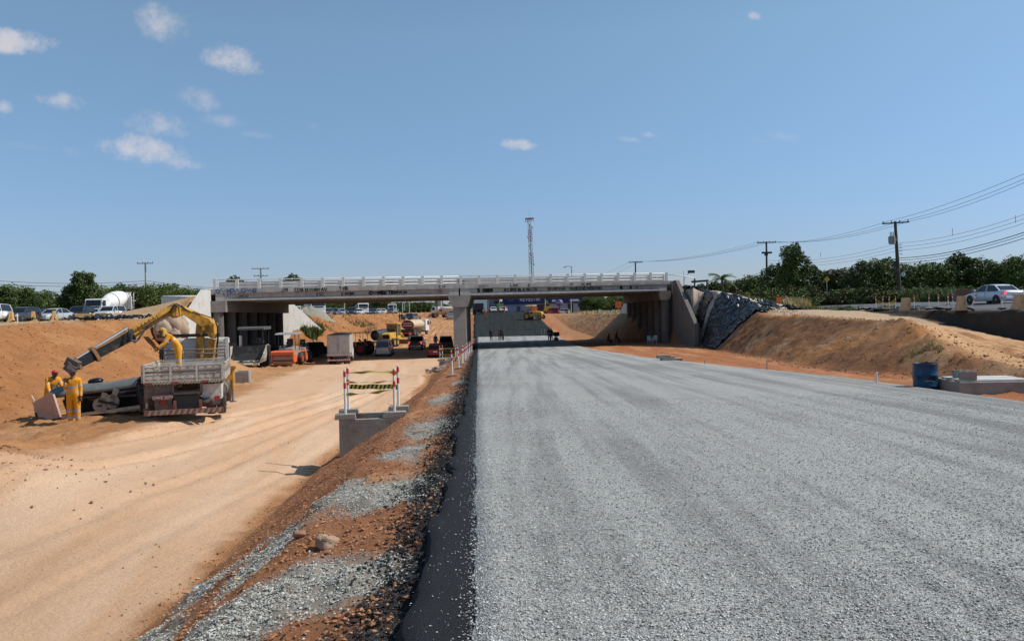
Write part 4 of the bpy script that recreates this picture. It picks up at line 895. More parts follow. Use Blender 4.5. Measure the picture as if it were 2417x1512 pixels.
def roller(px, Y, label, rz, w=1.75, canopy=True, name='road_roller', sc=1):
    t = thing(name, label, 'road roller', onfloor(px, Y), rz); t.scale = (sc, sc, sc)
    part('front_drum', drum_rust, t, lambda b: b.cyl((1.5, -w/2, .70), (1.5, w/2, .70), .70, n=32))
    for sg in (1, -1):
        part('drum_yoke', orange, t, lambda b: b.prism([(.8, .7), (.95, .45), (1.5, .42), (2.1, .5), (2.25, .75), (2.2, 1.15), (1.5, 1.2), (.9, 1.1)], .12, off=sg*(w/2+.09)))
    part('front_frame', orange, t, lambda b: (b.prism([(2.28, 1.12), (2.32, 1.40), (2.1, 1.50), (.7, 1.50), (.7, 1.42), (2.0, 1.40), (2.22, 1.12)], w+.3)), bevel=.03)
    part('scraper', black_metal, t, lambda b: b.box((2.2, 0, .62), (.06, w, .12)))
    part('engine_hood', mat('hood_grey', (.32, .3, .27), .6), t, lambda b: b.prism([(.7, 1.3), (.65, 1.68), (-2.3, 1.75), (-2.4, 1.0), (-.4, .8), (.4, 1.2)], w*.72), bevel=.05)
    part('grille_bars', steel, t, lambda b: [b.box((1.02, -w*.3+q*w*.06, 1.46), (.04, .035, .26)) for q in range(11)], kind='stuff')
    part('rear_body', orange, t, lambda b: b.box((-1.3, 0, .85), (1.9, w*.7, .5)), bevel=.04)
    wheel(t, -1.6, w/2-.05, .6, .42, rim=orange); wheel(t, -1.6, -w/2+.05, .6, .42, rim=orange)
    part('seat', black_metal, t, lambda b: (b.box((-.6, 0, 1.85), (.5, .55, .14)), b.box((-.85, 0, 2.2), (.12, .55, .65))))
    part('steering_wheel', black_metal, t, lambda b: (b.tube([(.1, 0, 1.6), (-.15, 0, 2.1)], .035), b.cyl((-.16, 0, 2.1), (-.18, 0, 2.13), .22, n=14)))
    part('guard_rail', black_metal, t, lambda b: [b.tube([(.5, s*w*.46, 1.4), (.5, s*w*.46, 2.0), (-1.0, s*w*.46, 2.0), (-1.0, s*w*.46, 1.4)], .03) for s in (1, -1)], kind='stuff')
    if canopy:
        for sx_, sg in ((.45, 1), (.45, -1), (-1.15, 1), (-1.15, -1)): part('canopy_post', black_metal, t, lambda b: b.tube([(sx_, sg*w*.46, 1.4), (sx_-.1, sg*w*.42, 3.0)], .035))
        part('canopy', mat('canopy_grey', (.30, .31, .31), .5), t, lambda b: b.prism([(.75, 2.98), (.6, 3.08), (-1.3, 3.12), (-1.5, 3.0), (-1.5, 2.96), (.75, 2.94)], w*1.15), bevel=.02)
    return t
roller(679, 75.0, 'orange road roller with a dusty drum and canopy facing the camera', D(-88))
roller(711, 80.0, 'second orange roller parked tightly behind the canopied one, only its side showing', D(-84), w=1.2, canopy=False, sc=.95)
car('suv', (.03, .032, .035), 'dark car in the shade between the paver and the orange roller', W(646, 800, 84).x, 84, D(-95), z=-3.5)
car('pickup', (.02, .022, .026), 'black double cab pickup in the shade left of the grey box truck', W(741, 800, 90).x, 90, D(-112), z=-3.5, name='pickup_truck')
def box_truck():
    t = thing('box_truck', 'small grey box truck with closed double rear doors at the edge of the bridge shade', 'truck', onfloor(803, 78), D(97))
    gb = mat('box_grey', (.42, .39, .36), .6, var=.1, dirt=(.25, .14, .09), dscale=1.4, damt=.45)
    part('cargo_box', gb, t, lambda b: b.box((0, 0, 1.98), (4.3, 2.1, 1.75)))
    part('box_roof', black_metal, t, lambda b: b.prism([(-1.08, 2.86), (-.6, 2.98), (0, 3.02), (.6, 2.98), (1.08, 2.86)], 4.4, axis='x'))
    for sg in (1, -1):
        d = part('rear_door', gb, t, lambda b: b.box((-2.17, sg*.51, 1.98), (.05, .98, 1.66)), bevel=.01)
        part('door_bar', steel, d, lambda b: b.cyl((-2.22, sg*.08, 1.25), (-2.22, sg*.08, 2.7), .02, n=6))
        part('tail_light', red_light, t, lambda b: b.box((-2.2, sg*.9, .62), (.06, .22, .12)))
    part('tail_board', gb, t, lambda b: b.box((-2.2, 0, .98), (.12, 2.15, .26)))
    part('tow_frame', black_metal, t, lambda b: [b.box((-2.2, s*.5, .66), (.1, .07, .4)) for s in (1, -1)]+[b.box((-2.2, 0, .76), (.1, 1.0, .14)), b.box((0, 0, .7), (4.2, .9, .22))], kind='stuff')
    bu_ = part('rear_bumper', mat('bumper_white', (.6, .58, .55), .6), t, lambda b: b.box((-2.28, 0, .46), (.1, 2.1, .12)))
    part('red_stripes', red_band, bu_, lambda b: [b.add([(-2.336, y, .402), (-2.336, y+.09, .402), (-2.336, y+.17, .518), (-2.336, y+.08, .518)], [(0, 1, 2, 3)]) for y in np.arange(-1.02, .85, .19)], kind='stuff')
    truck_cab(t, 2.2, 1.6, 1.95, .55, 1.6, white_paint); truck_wheels(t, (-1.1, 2.9), 2.0, .4, (0,))
box_truck()
def tractor():
    t = thing('tractor', 'red farm tractor with open canopy between the box truck and the white van', 'tractor', onfloor(846, 93), D(160))
    rd = mat('tractor_red', (.5, .05, .035), .45, dirt=DUST, dscale=1.5, damt=.3)
    part('bonnet', rd, t, lambda b: b.prism([(.1, .9), (1.75, .9), (1.8, 1.35), (1.6, 1.5), (.1, 1.55)], .62), bevel=.05)
    part('transmission', black_metal, t, lambda b: (b.box((-.3, 0, .85), (2.6, .5, .45)), b.box((-.4, 0, 1.2), (.8, .9, .25))))
    for sg in (1, -1):
        wheel(t, -.75, sg*.85, .78, .42, n=22, rim=rd); wheel(t, 1.35, sg*.72, .45, .25, rim=rd)
        part('mudguard', rd, t, lambda b: b.ring([[Vector((-.75+math.cos(a)*r, sg*.85+y, .78+math.sin(a)*r)) for (y, r) in ((-.24, .84), (.24, .84), (.24, .88), (-.24, .88))] for a in np.linspace(.3, 2.7, 9)]))
        for x in (.1, -.9): part('canopy_post', black_metal, t, lambda b: b.cyl((x, sg*.5, 1.4), (x, sg*.5, 2.6), .03, n=6))
    part('canopy', black_metal, t, lambda b: b.box((-.4, 0, 2.63), (1.5, 1.3, .08)), bevel=.02)
    part('seat', black_metal, t, lambda b: (b.box((-.7, 0, 1.45), (.4, .45, .1)), b.box((-.88, 0, 1.7), (.08, .45, .4))))
    part('exhaust', steel, t, lambda b: b.cyl((1.2, .2, 1.5), (1.2, .2, 2.3), .035, n=8)); part('steering_wheel', black_metal, t, lambda b: b.cyl((-.1, 0, 1.7), (-.14, 0, 1.76), .2, n=12))
tractor()
def pipe():
    p = W(884, 792, 118); t = thing('drain_pipe', 'large black ribbed drain pipe lying open end forward beside the tractor', 'pipe', (p.x, 118, p.z-.75))
    bp_ = mat('pipe_black', (.035, .037, .042), .5, dirt=DUST, dscale=1.2, damt=.2); a = Vector((0, 0, .8)); d = Vector((.42, .9, .04)).normalized(); v = d.cross(Vector((0, 0, 1))).normalized(); w = v.cross(d)
    prof = [(0, .66), (0, .76), (.1, .8)]+[(q*.2+.2+o, .76+.035*(o > .05)) for q in range(16) for o in (0, .1)]+[(3.5, .8), (3.5, .66), (0, .655)]
    b = MB(); b.ring([[a+d*s+(v*math.cos(2*math.pi*k/28)+w*math.sin(2*math.pi*k/28))*r for k in range(28)] for s, r in prof], caps=False); b.build('pipe_wall', bp_, t)
pipe()
def grader(px, Y, label, rz, z=None, name='motor_grader', cabglass=True, sc=1.0):
    p = W(px, 790, Y); t = thing(name, label, 'grader', (p.x, Y, G(p.x, Y) if z is None else z), rz); t.scale = (sc,)*3
    part('engine_hood', yellow_machine, t, lambda b: b.prism([(-3.2, .9), (-.6, .9), (-.6, 1.95), (-3.0, 1.85), (-3.25, 1.6)], 1.2), bevel=.06)
    part('hood_grille', black_metal, t, lambda b: b.box((-3.24, 0, 1.4), (.06, .9, .6)))
    b = MB(); hw = .75
    for sx_, sg in ((-.5, 1), (-.5, -1), (.95, 1), (.95, -1)): b.box((sx_, sg*hw, 2.1), (.09, .09, 1.95))
    b.box((.22, 0, 3.12), (1.8, 1.8, .12)); b.box((.22, 0, 1.2), (1.5, 1.55, .5)); b.build('cab_frame', yellow_machine, t)
    for sg in (1, -1): part('side_window', glass_clear, t, lambda b: b.box((.22, sg*hw, 2.25), (1.36, .02, 1.55)))
    part('rear_window', glass_clear, t, lambda b: b.box((-.5, 0, 2.25), (.02, 1.4, 1.5))); part('front_window', glass_clear, t, lambda b: b.box((.95, 0, 2.25), (.02, 1.4, 1.5)))
    part('seat', black_metal, t, lambda b: (b.box((0, 0, 1.7), (.5, .5, .15)), b.box((-.25, 0, 2.05), (.12, .5, .6))))
    part('main_beam', yellow_machine, t, lambda b: b.tube([(.9, 0, 1.2), (2.0, 0, 1.65), (3.6, 0, 1.6), (4.6, 0, 1.0)], .15, 8))
    part('blade', mat('blade_steel', (.2, .17, .14), .5, .5), t, lambda b: b.ring([[Vector((2.0+.18*math.cos(a)+dx, y, .5+.34*math.sin(a))) for a, dx in ((-1.2, 0), (-.4, -.1), (.4, -.1), (1.2, 0), (1.2, .04), (.4, -.05), (-.4, -.05), (-1.2, .04))] for y in (-1.9, 1.9)]))
    part('circle_frame', yellow_machine, t, lambda b: (b.cyl((2.1, 0, .92), (2.1, 0, 1.0), .6, n=18), b.box((3.0, 0, .95), (1.8, .3, .12))))
    part('front_axle', yellow_machine, t, lambda b: b.box((4.5, 0, .65), (.25, 1.9, .2)))
    part('rear_fender', yellow_machine, t, lambda b: [b.box((-2.1, s*.95, 1.2), (2.6, .3, .06)) for s in (1, -1)], kind='stuff')
    for sg in (1, -1):
        for x in (-1.4, -2.75, 4.5): wheel(t, x, sg*.98, .58, .38, rim=yellow_machine)
        part('tail_light', red_light, t, lambda b: b.box((-3.28, sg*.5, 1.05), (.05, .15, .1)))
    return t
glass_clear = mat('tinted_glass', (.10, .12, .11), .08, spec=.6)
b_ = glass_clear.node_tree.nodes['Principled BSDF']; b_.inputs['Alpha'].default_value = .45
grader(928, 112, 'yellow motor grader with a tall cab seen from behind in front of the tank truck', D(80))
car('van', (.45, .45, .46), 'white people carrier parked tail towards the camera in the bridge shade', W(907, 800, 91).x, 91, D(93), name='van', group='vehicles parked in the bridge shade')
car('pickup', (.06, .062, .068), 'dark grey pickup with a canopy and lit tail lights driving away', W(984, 800, 104).x, 104, D(91), lit=True)
cn = COL.objects[-1]
car('suv', (.05, .052, .057), 'dark grey suv beside the pier, behind the red car', W(1052, 800, 103).x, 103, D(95), rack=True)
car('hatch', (.20, .012, .015), 'dark red hatchback half in the bridge shade left of the pier', W(1028, 800, 86.5).x, 86.5, D(93), group='vehicles parked in the bridge shade')
def tanker(px, Y, label, rz, z=None, tank=None, endm=None, name='tank_truck'):
    p = W(px, 780, Y); t = thing(name, label, 'tank truck', (p.x, Y, G(p.x, Y) if z is None else z), rz)
    truck_cab(t, 2.6, 1.9, 2.4, .8, 1.95, white_paint); chassis(t, -3.6, 4.2, .8); truck_wheels(t, (3.5, -1.7, -2.9), 2.4, .5, (1, 2))
    b = MB(); n = 20; prof = [(-3.5, .1), (-3.5, .92), (-3.35, 1.0), (2.1, 1.0), (2.25, .9), (2.25, .1)]
    b.ring([[Vector((x, 1.15*math.cos(2*math.pi*k/n)*r, 1.95+.82*math.sin(2*math.pi*k/n)*r)) for k in range(n)] for x, r in prof]); tk = b.build('tank', tank, t)
    if endm:
        b = MB(); b.ring([[Vector((x, 1.12*math.cos(2*math.pi*k/n), 1.95+.8*math.sin(2*math.pi*k/n))) for k in range(n)] for x in (-3.53, -3.505)]); b.build('end_panel', endm, t)
        part('painted_mark', pole_white, t, lambda b: [b.box((-3.538, y, z), (.01, w, .17)) for z, n_ in ((2.2, 7), (1.8, 8)) for y, w in [(-.75+q*1.5/n_, .13-.04*(q % 3 == 1)) for q in range(n_+1)]], kind='stuff')
    part('manhole', tank, tk, lambda b: (b.cyl((-.6, 0, 2.7), (-.6, 0, 2.9), .3, n=12), b.box((-.6, 0, 2.8), (3.4, .5, .04))))
    part('rear_bumper', red_band, t, lambda b: b.box((-3.75, 0, .55), (.12, 2.4, .2)))
    part('rear_platform', black_metal, t, lambda b: b.box((-3.45, 0, .95), (.5, 2.3, .5)))
    return t
cream = mat('tank_cream', (.55, .42, .28), .5, dirt=(.4, .26, .16), dscale=1, damt=.4)
tanker(978, 138, 'cream tank truck with a dark red oval end climbing the dirt ramp', D(78), tank=cream, endm=mat('oxide_red', (.16, .02, .02), .5, dirt=DUST, dscale=2, damt=.2))
tanker(1060, 212, 'white truck with a long pale tank crossing at the top of the dirt ramp', D(172), tank=mat('pale_tank', (.62, .56, .46), .5, dirt=DUST, damt=.2), name='tank_truck')
car('sedan', (.36, .37, .39), 'silver sedan going up at the top of the dirt ramp left of the pier', W(1063, 750, 193).x, 193, D(95))
car('suv', (.16, .17, .19), 'dark car parked beside workers left of the top of the dirt ramp', W(966, 750, 190).x, 190, D(140), name='car')
def small_loader(px, Y, label, rz, z=None, col=None, name='wheel_loader', cat='loader'):
    col = col or yellow_machine
    p = W(px, 750, Y); t = thing(name, label, cat, (p.x, Y, G(p.x, Y) if z is None else z), rz)
    part('body', col, t, lambda b: b.prism([(-2.4, .8), (.5, .8), (.7, 1.5), (-.9, 1.7), (-2.4, 1.55)], 1.3), bevel=.05)
    part('cab_frame', col, t, lambda b: [b.box((x, s*.6, 2.1), (.08, .08, 1.1)) for x in (-.9, .4) for s in (1, -1)]+[b.box((-.25, 0, 2.68), (1.6, 1.5, .1))], kind='stuff')
    part('seat', black_metal, t, lambda b: b.box((-.5, 0, 1.85), (.5, .5, .5)))
    part('loader_arm', col, t, lambda b: [b.tube([(.3, s*.5, 1.6), (1.6, s*.5, 1.3), (2.4, s*.5, .6)], .09, 6) for s in (1, -1)], kind='stuff')
    part('bucket', mat('blade_steel', (.2, .17, .14), .5, .5), t, lambda b: b.prism([(2.2, .2), (3.1, .15), (3.1, .2), (2.6, .5), (2.45, 1.0), (2.3, 1.0)], 2.0))
    for x in (1.2, -1.6):
        for s in (1, -1): wheel(t, x, s*.95, .6, .4, rim=col)
    return t
small_loader(1036, 205, 'rusty yellow loader left of the white truck at the top of the dirt ramp', D(200), col=mat('rust_yellow', (.33, .16, .07), .7, dirt=(.2, .1, .05), damt=.4))
lorry(1128, 198, 'dark tipper truck standing at the top of the asphalt ramp', D(95), mat('tipper_dark', (.05, .055, .06), .6, dirt=(.2, .16, .12), damt=.3), name='dump_truck', cat='dump truck', cab=mat('cab_dark', (.08, .09, .1), .5), hb=3.0, z=.2)
def zr(Y): return EYE-float(T(ROADH, Y))+.07
car('hatch', (.6, .6, .6), 'white car coming over the crest of the asphalt ramp', W(1164, 742, 215).x, 215, D(-85), z=zr(215))
car('hatch', (.62, .6, .6), 'white car with a person in red beside it at the crest of the ramp', W(1188, 742, 217).x, 217, D(-100), z=zr(217))
def backhoe():
    Y = 171; p = W(1258, 757, Y); t = thing('backhoe_tractor', 'yellow open-cab grader tractor working on the fresh dark asphalt ramp', 'tractor', (p.x, Y, zr(Y)), D(-30), rot=(R(3), 0, D(-28)))
    part('chassis', yellow_machine, t, lambda b: b.box((.3, 0, .85), (3.6, .6, .4)))
    part('bonnet', yellow_machine, t, lambda b: b.prism([(.6, 1.0), (2.3, .95), (2.35, 1.4), (2.1, 1.62), (.6, 1.75)], .95), bevel=.08)
    part('mudguards', yellow_machine, t, lambda b: [b.box((-.9, s*.95, 1.6), (1.3, .42, .07)) for s in (1, -1)], kind='stuff')
    for x in (-1.3, .35):
        for s in (1, -1): part('cab_post', yellow_machine, t, lambda b: b.box((x, s*.65, 2.15), (.08, .08, 1.5)))
    part('cab_roof', mat('roof_cream', (.6, .5, .3), .5), t, lambda b: b.box((-.45, 0, 2.95), (2.1, 1.7, .13)), bevel=.04)
    part('seat', black_metal, t, lambda b: (b.box((-.7, 0, 1.6), (.5, .5, .12)), b.box((-.95, 0, 1.9), (.1, .5, .55))))
    part('scraper_blade', steel, t, lambda b: b.box((.2, 0, .35), (.08, 2.6, .5), rot=.4))
    for s in (1, -1): wheel(t, -1.0, s*.9, .78, .45, n=20, rim=yellow_machine); wheel(t, 2.0, s*.85, .5, .32, rim=yellow_machine)
    part('exhaust', black_metal, t, lambda b: b.cyl((1.2, .25, 1.7), (1.2, .25, 2.4), .04, n=8)); part('mirror', mat('blue_paint', (.03, .06, .32), .4), t, lambda b: b.box((-.1, -.95, 2.2), (.08, .3, .45)))
backhoe()
car('suv', (.45, .03, .03), 'red car in front of the shop under the right span', W(1300, 740, 205).x, 205, D(170), z=-.25)
car('hatch', (.6, .6, .58), 'small white car behind the mesh right of the balloon', W(1327, 740, 205).x, 205, D(175), z=-.35)
car('suv', (.05, .05, .055), 'dark car under the orange sign beside the right abutment', W(1479, 740, 140).x, 141, D(80))
# white sedan on the upper road
car('sedan', (.60, .63, .68), 'white sedan with lit tail lights driving on the upper road at the right', W(2353, 700, 60).x, 60.5, D(96), lit=True)
# ------------------------------------------------------------------ crane truck
CT_A = Vector((-9.25, 25.3, 0)); 
hd = Vector((-.30, .954, 0)).normalized(); rgt = Vector((hd.y, -hd.x, 0)); zc = G(-10.3, 26.2)
org = Vector((-10.33, 24.95, 0)); zc = EYE-3.28+.0
crane = thing('crane_truck', 'dusty flatbed truck with a big yellow folding crane reaching over the black machine frame', 'crane truck', (org.x, org.y, zc), 0, rot=(0, R(1.2), math.atan2(hd.y, hd.x)))
slat = mat('bed_slat', (.50, .46, .40), .7, var=.15, vscale=5, dirt=(.22, .15, .1), dscale=3, damt=.5); fr_grey = mat('frame_grey', (.13, .105, .09), .6, .2, var=.2, dirt=(.36, .24, .15), dscale=2, damt=.5)
truck_white = mat('truck_white', (.58, .56, .52), .5, var=.06, dirt=(.34, .24, .16), dscale=2.2, damt=.5)
W2 = 1.17; ZB = 1.18; HB = .50; LB = 4.35
chassis(crane, .1, 7.4, .82, fr_grey)
part('bed_floor', wood_old, crane, lambda b: b.box((LB/2, 0, ZB), (LB, 2*W2, .07)))
def side_panel(nm, o, ux, Ln, nposts, xpat=False, up=Vector((0, 0, 1))):
    """drop side: slats on a frame with posts; o lower start, ux direction"""
    ux = Vector(ux); nrm = ux.cross(up)
    pn = MB()
    def bx(c, l, h, th, off=0): 
        m = Matrix(((ux.x, nrm.x, 0, 0), (ux.y, nrm.y, 0, 0), (0, 0, 1, 0), (0, 0, 0, 1)))
        q = o+ux*c[0]+up*c[1]+nrm*off; pn.box(q, (l, th, h), rot=m)
    for k in range(4):
        pn = MB(); bx((Ln/2, .07+k*.118), Ln, .098, .03); pn.build('slat', slat, crane)
    for k in range(nposts):
        pn = MB(); bx((.03+(Ln-.06)*k/(nposts-1), .27), .06, .56, .05, .035); pn.build('stake_post', slat, crane)
    for zz in (.02, .30, .52):
        pn = MB(); bx((Ln/2, zz), Ln, .035 if zz != .30 else .05, .05, .03); pn.build('side_rail', fr_grey if zz == .3 else slat, crane)
    if xpat:
        for k in range(nposts-1):
            pn = MB(); L1 = (Ln-.06)/(nposts-1)
            for q in range(3): bx((.03+L1*(k+.2+.3*q), .14), L1*.2, .10, .02, .045); bx((.03+L1*(k+.2+.3*q), .42), L1*.2, .06, .02, .045)
            pn.build('pressed_panel', slat, crane, kind='stuff')
side_panel('tail', Vector((0, W2, ZB+.03)), (0, -1, 0), 2*W2, 4, True)
side_panel('right', Vector((0, -W2, ZB+.03)), (1, 0, 0), LB, 6, True)
side_panel('left', Vector((LB, W2, ZB+.03)), (-1, 0, 0), LB, 6)
side_panel('head', Vector((LB, -W2, ZB+.03)), (0, 1, 0), 2*W2, 4)
part('rope_netting', wood_old, crane, lambda b: [b.tube([(-.06, W2-.05-q*.1, ZB+.02), (-.07, W2-.1-q*.1, ZB-.06), (-.06, W2-.14-q*.1, ZB+.02)], .012, 4) for q in range(22)], kind='stuff')
for y in (W2-.15, .25, -.62): part('rear_reflector', mat('lens_red_dusty', (.28, .03, .02), .5), crane, lambda b: b.box((-.075, y, ZB+.0), (.02, .2, .05)))
part('licence_plate', mat('plate_red', (.15, .055, .045), .5, dirt=DUST, dscale=8, damt=.3), crane, lambda b: b.box((-.02, .62, .72), (.03, .52, .17)))
text_part('DWE 2079', .13, mat('plate_text', (.55, .45, .42), .6), crane, frame((-.04, .62, .72), (0, -1, 0), (0, 0, 1)))
# rear frame, bumper, lights, spare wheel, boxes
part('rear_panel', fr_grey, crane, lambda b: (b.box((.12, .72, .92), (.06, .85, .42)), b.box((.12, .62, .5), (.06, .5, .5))))
part('coupling_frame', fr_grey, crane, lambda b: (b.box((.05, .33, .98), (.1, .07, .36)), b.box((.05, -.50, .98), (.1, .07, .36)), b.box((.05, -.08, .83), (.1, .9, .07))))
part('winch_box', black_metal, crane, lambda b: b.box((.25, -.09, .52), (.35, .72, .45)))
for y in (.28, -.47): part('bumper_bracket', fr_grey, crane, lambda b: b.box((.0, y, .40), (.08, .08, .42)))
bmp = part('rear_bumper', mat('bumper_red', (.15, .06, .05), .6, dirt=(.3, .2, .14), dscale=3, damt=.5), crane, lambda b: b.box((-.12, .0, .27), (.1, 2.3, .15)))
part('bumper_stripes', mat('stripe_pale', (.27, .21, .17), .6, dirt=DUST, dscale=4, damt=.5), bmp, lambda b: [b.add([(-.173, y, .197), (-.173, y+.07, .197), (-.173, y+.0, .343), (-.173, y-.07, .343)], [(0, 1, 2, 3)]) for y in np.arange(-1.05, 1.1, .17)], kind='stuff')
for y in (.62, -.96): 
    tl = part('tail_light', mat('lens_red_dusty', (.28, .03, .02), .5, dirt=DUST, dscale=8, damt=.4), crane, lambda b: b.box((.05, y, .55 if y > 0 else .62), (.08, .16, .15)))
for y in (.28, -.47): part('side_reflector', mat('lens_red_dusty', (.28, .03, .02), .5), crane, lambda b: b.box((-.045, y, .42), (.02, .06, .2)))
part('spare_wheel', tyre, crane, lambda b: b.ring([[Vector((.5+math.cos(a)*r, -.62+math.sin(a)*r, z)) for a in np.linspace(0, 2*math.pi, 21)[:-1]] for r, z in ((.2, .40), (.38, .38), (.43, .44), (.43, .58), (.38, .64), (.2, .62))]))
part('tool_box', truck_white, crane, lambda b: b.box((1.0, -.80, .83), (1.5, .6, .5)), bevel=.02)
part('mudguard', fr_grey, crane, lambda b: [b.box((1.6, s*.95, 1.10), (1.7, .4, .03)) for s in (1, -1)]+[b.box((.62, s*.95, .72), (.03, .5, .55)) for s in (1,)], kind='stuff')
part('fuel_tank', steel, crane, lambda b: b.cyl((3.0, -.85, .68), (4.0, -.85, .68), .27, n=16))
for (x, du) in ((1.45, True), (6.2, False)):
    for sg in (1, -1):
        wheel(crane, x, sg*(W2-.14), .49, .27, n=24, rim=fr_grey, hub=.5)
        if du: wheel(crane, x, sg*(W2-.46), .49, .27, n=24, rim=fr_grey, hub=.5)
# outrigger legs beside cab and at the rear left
for (x, y, m) in ((4.85, -1.28, yellow_crane), (4.85, 1.28, yellow_crane), (.35, 1.12, fr_grey)):
    lg = part('outrigger_leg', m, crane, lambda b: b.cyl((x, y, .55), (x, y, 1.35 if x > 1 else 1.05), .085, n=14))
    part('leg_ram', steel, lg, lambda b: b.cyl((x, y, .12 if x > 1 else .38), (x, y, .6), .05, n=10)); part('foot_plate', fr_grey, lg, lambda b: b.cyl((x, y, .08 if x > 1 else .35), (x, y, .12 if x > 1 else .38), .12, n=12))
    if x > 1: part('leg_cap', yellow_crane, lg, lambda b: b.box((x, y, 1.38), (.26, .26, .12)), bevel=.02)
part('outrigger_beam', yellow_crane, crane, lambda b: b.box((4.85, 0, 1.0), (.22, 2.5, .2)))
# cab seen from behind: ribbed white rear wall
b = MB(); b.prism([(5.35, .75), (7.15, .75), (7.2, 1.35), (7.05, 1.7), (6.9, 2.35), (6.7, 2.5), (5.4, 2.52), (5.35, 2.45)], 2.26); cb = b.build('cab', truck_white, crane, bevel=.05)
for k in range(12): part('rear_rib', truck_white, cb, lambda b: b.box((5.33, 0, 1.02+k*.122), (.05, 2.1, .05)))
part('corner_post', truck_white, cb, lambda b: [b.box((5.34, s*1.09, 1.65), (.08, .1, 1.7)) for s in (1, -1)], kind='stuff')
for s in (1, -1):
    part('side_window', glass, cb, lambda b: b.prism([(5.85, 1.72), (6.95, 1.72), (6.78, 2.3), (5.85, 2.3)], .03, off=s*1.135))
    part('mirror', black_metal, crane, lambda b: (b.tube([(7.0, s*1.12, 2.2), (7.1, s*1.38, 2.2), (7.1, s*1.38, 1.6)], .02), b.box((7.1, s*1.40, 1.9), (.05, .2, .42))))
    part('front_mudguard', black_metal, crane, lambda b: b.ring([[Vector((6.2+math.cos(a)*r, s*(1.0+y), .49+math.sin(a)*r)) for (y, r) in ((-.17, .56), (.17, .56), (.17, .6), (-.17, .6))] for a in np.linspace(.1, 3.0, 9)]))
part('windscreen', glass, cb, lambda b: b.box((7.08, 0, 2.0), (.05, 1.95, .55), rot=Matrix.Rotation(R(-12), 4, 'Y')))
part('beacon_bar', black_metal, crane, lambda b: b.box((5.2, .25, 2.62), (.12, 2.2, .12)))
gd = MB(); gd.tube([(4.95, 1.15, 1.35), (4.95, 1.15, 2.12), (4.95, .45, 2.12)], .04); gd.tube([(4.95, 1.15, 1.45), (4.95, .45, 1.45)], .04); gd.tube([(4.95, .45, 1.35), (4.95, .45, 2.12)], .04)
gd.build('guard_frame', mat('blue_grey', (.12, .13, .18), .5), crane)
part('headboard_rack', fr_grey, crane, lambda b: [b.tube([(LB+.05, 1.0, z), (LB+.05, -1.05, z)], .025, 5) for z in (1.75, 1.95, 2.1)]+[b.tube([(LB+.05, y, 1.6), (LB+.05, y, 2.1)], .025, 5) for y in (1.0, .4, -.3, -1.05)], kind='stuff')
# crane (world space)
def wbar(b, p, q, w0, w1, th, dirup=Vector((0, 0, 1))):
    """rectangular boom from p to q: depth w0->w1 in the plane of the boom, thickness th"""
    p = Vector(p); q = Vector(q); d = (q-p).normalized(); s = d.cross(dirup).normalized()*th/2; u = s.cross(d).normalized()
    vs = []
    for (c, w) in ((p, w0), (q, w1)):
        vs += [c-u*w/2-s, c-u*w/2+s, c+u*w/2+s, c+u*w/2-s]
    b.add(vs, [(0, 3, 2, 1), (4, 5, 6, 7), (0, 1, 5, 4), (1, 2, 6, 5), (2, 3, 7, 6), (3, 0, 4, 7)])
Kb = W(474, 862, 30.1); Ke = W(474, 778, 30.1); Ja = W(503, 790, 30.2); Jt = W(511, 762, 30.15); Pk = W(420, 716, 29.2); Pk2 = W(406, 725, 29.05); Cm = W(308, 786, 27.9); D1 = W(222, 829, 26.9); E1 = W(171, 860, 26.3)
def cp(name, m, fn, **kw): b = MB(); fn(b); return b.build(name, m, crane, world=True, **kw)
cp('slewing_column', yellow_crane, lambda b: b.cyl(Kb, W(473, 788, 30.1), .15, .15, 18))
cp('column_base', yellow_crane, lambda b: (b.box(W(484, 872, 30.15), (.8, .7, .45), rot=.25), b.cyl(W(474, 868, 30.1), W(474, 858, 30.1), .26, n=18)), bevel=.03)
cp('lift_leg', yellow_crane, lambda b: wbar(b, W(492, 866, 30.2), W(502, 800, 30.2), .34, .24, .2))
hv = [W(x, y, 30.12) for x, y in ((466, 789), (468, 764), (498, 752), (510, 764), (511, 788), (505, 799), (497, 794), (489, 776), (481, 791))]
def plate(b, pts, th, d=Vector((.15, 1, 0))):
    d = d.normalized()*th/2; n = len(pts); b.add([p-d for p in pts]+[p+d for p in pts], [tuple(range(n)), tuple(range(2*n-1, n-1, -1))]+[(i, i+n, (i+1) % n+n, (i+1) % n) for i in range(n)])
cp('knuckle_plate', yellow_crane, lambda b: plate(b, hv, .34), bevel=.02)
for (x, y) in ((497, 765), (480, 776), (503, 789), (411, 742)): cp('pivot_pin', mat('pin_gold', (.5, .28, .05), .4, .5), lambda b: (b.cyl(W(x, y, 29.85), W(x, y, 29.99), .075, n=14), b.cyl(W(x, y, 29.80), W(x, y, 29.86), .035, n=8)) if x > 420 else b.cyl(W(x, y, 28.8), W(x, y, 29.0), .06, n=14))
cp('inner_boom', yellow_crane, lambda b: plate(b, [W(x, y, Y) for x, y, Y in ((418, 713, 29.1), (428, 721, 29.2), (474, 741, 29.8), (500, 752, 30.1), (506, 762, 30.2), (482, 772, 30.0), (466, 762, 29.8), (445, 748, 29.5), (424, 736, 29.2), (414, 728, 29.1))], .30), bevel=.02)
cp('tip_mark', mat('mark_brown', (.25, .1, .03), .6), lambda b: plate(b, [W(x, y, Y) for x, y, Y in ((455, 733, 29.35), (474, 741, 29.55), (472, 746, 29.55), (454, 738, 29.35))], .01))
ob = [W(x, y, Y) for x, y, Y in ((418, 713, 29.0), (424, 722, 29.0), (421, 745, 29.0), (412, 751, 29.0), (402, 743, 28.95), (352, 771, 28.4), (314, 797, 27.95), (304, 795, 27.85), (301, 780, 27.8), (350, 752, 28.4), (397, 725, 28.9))]
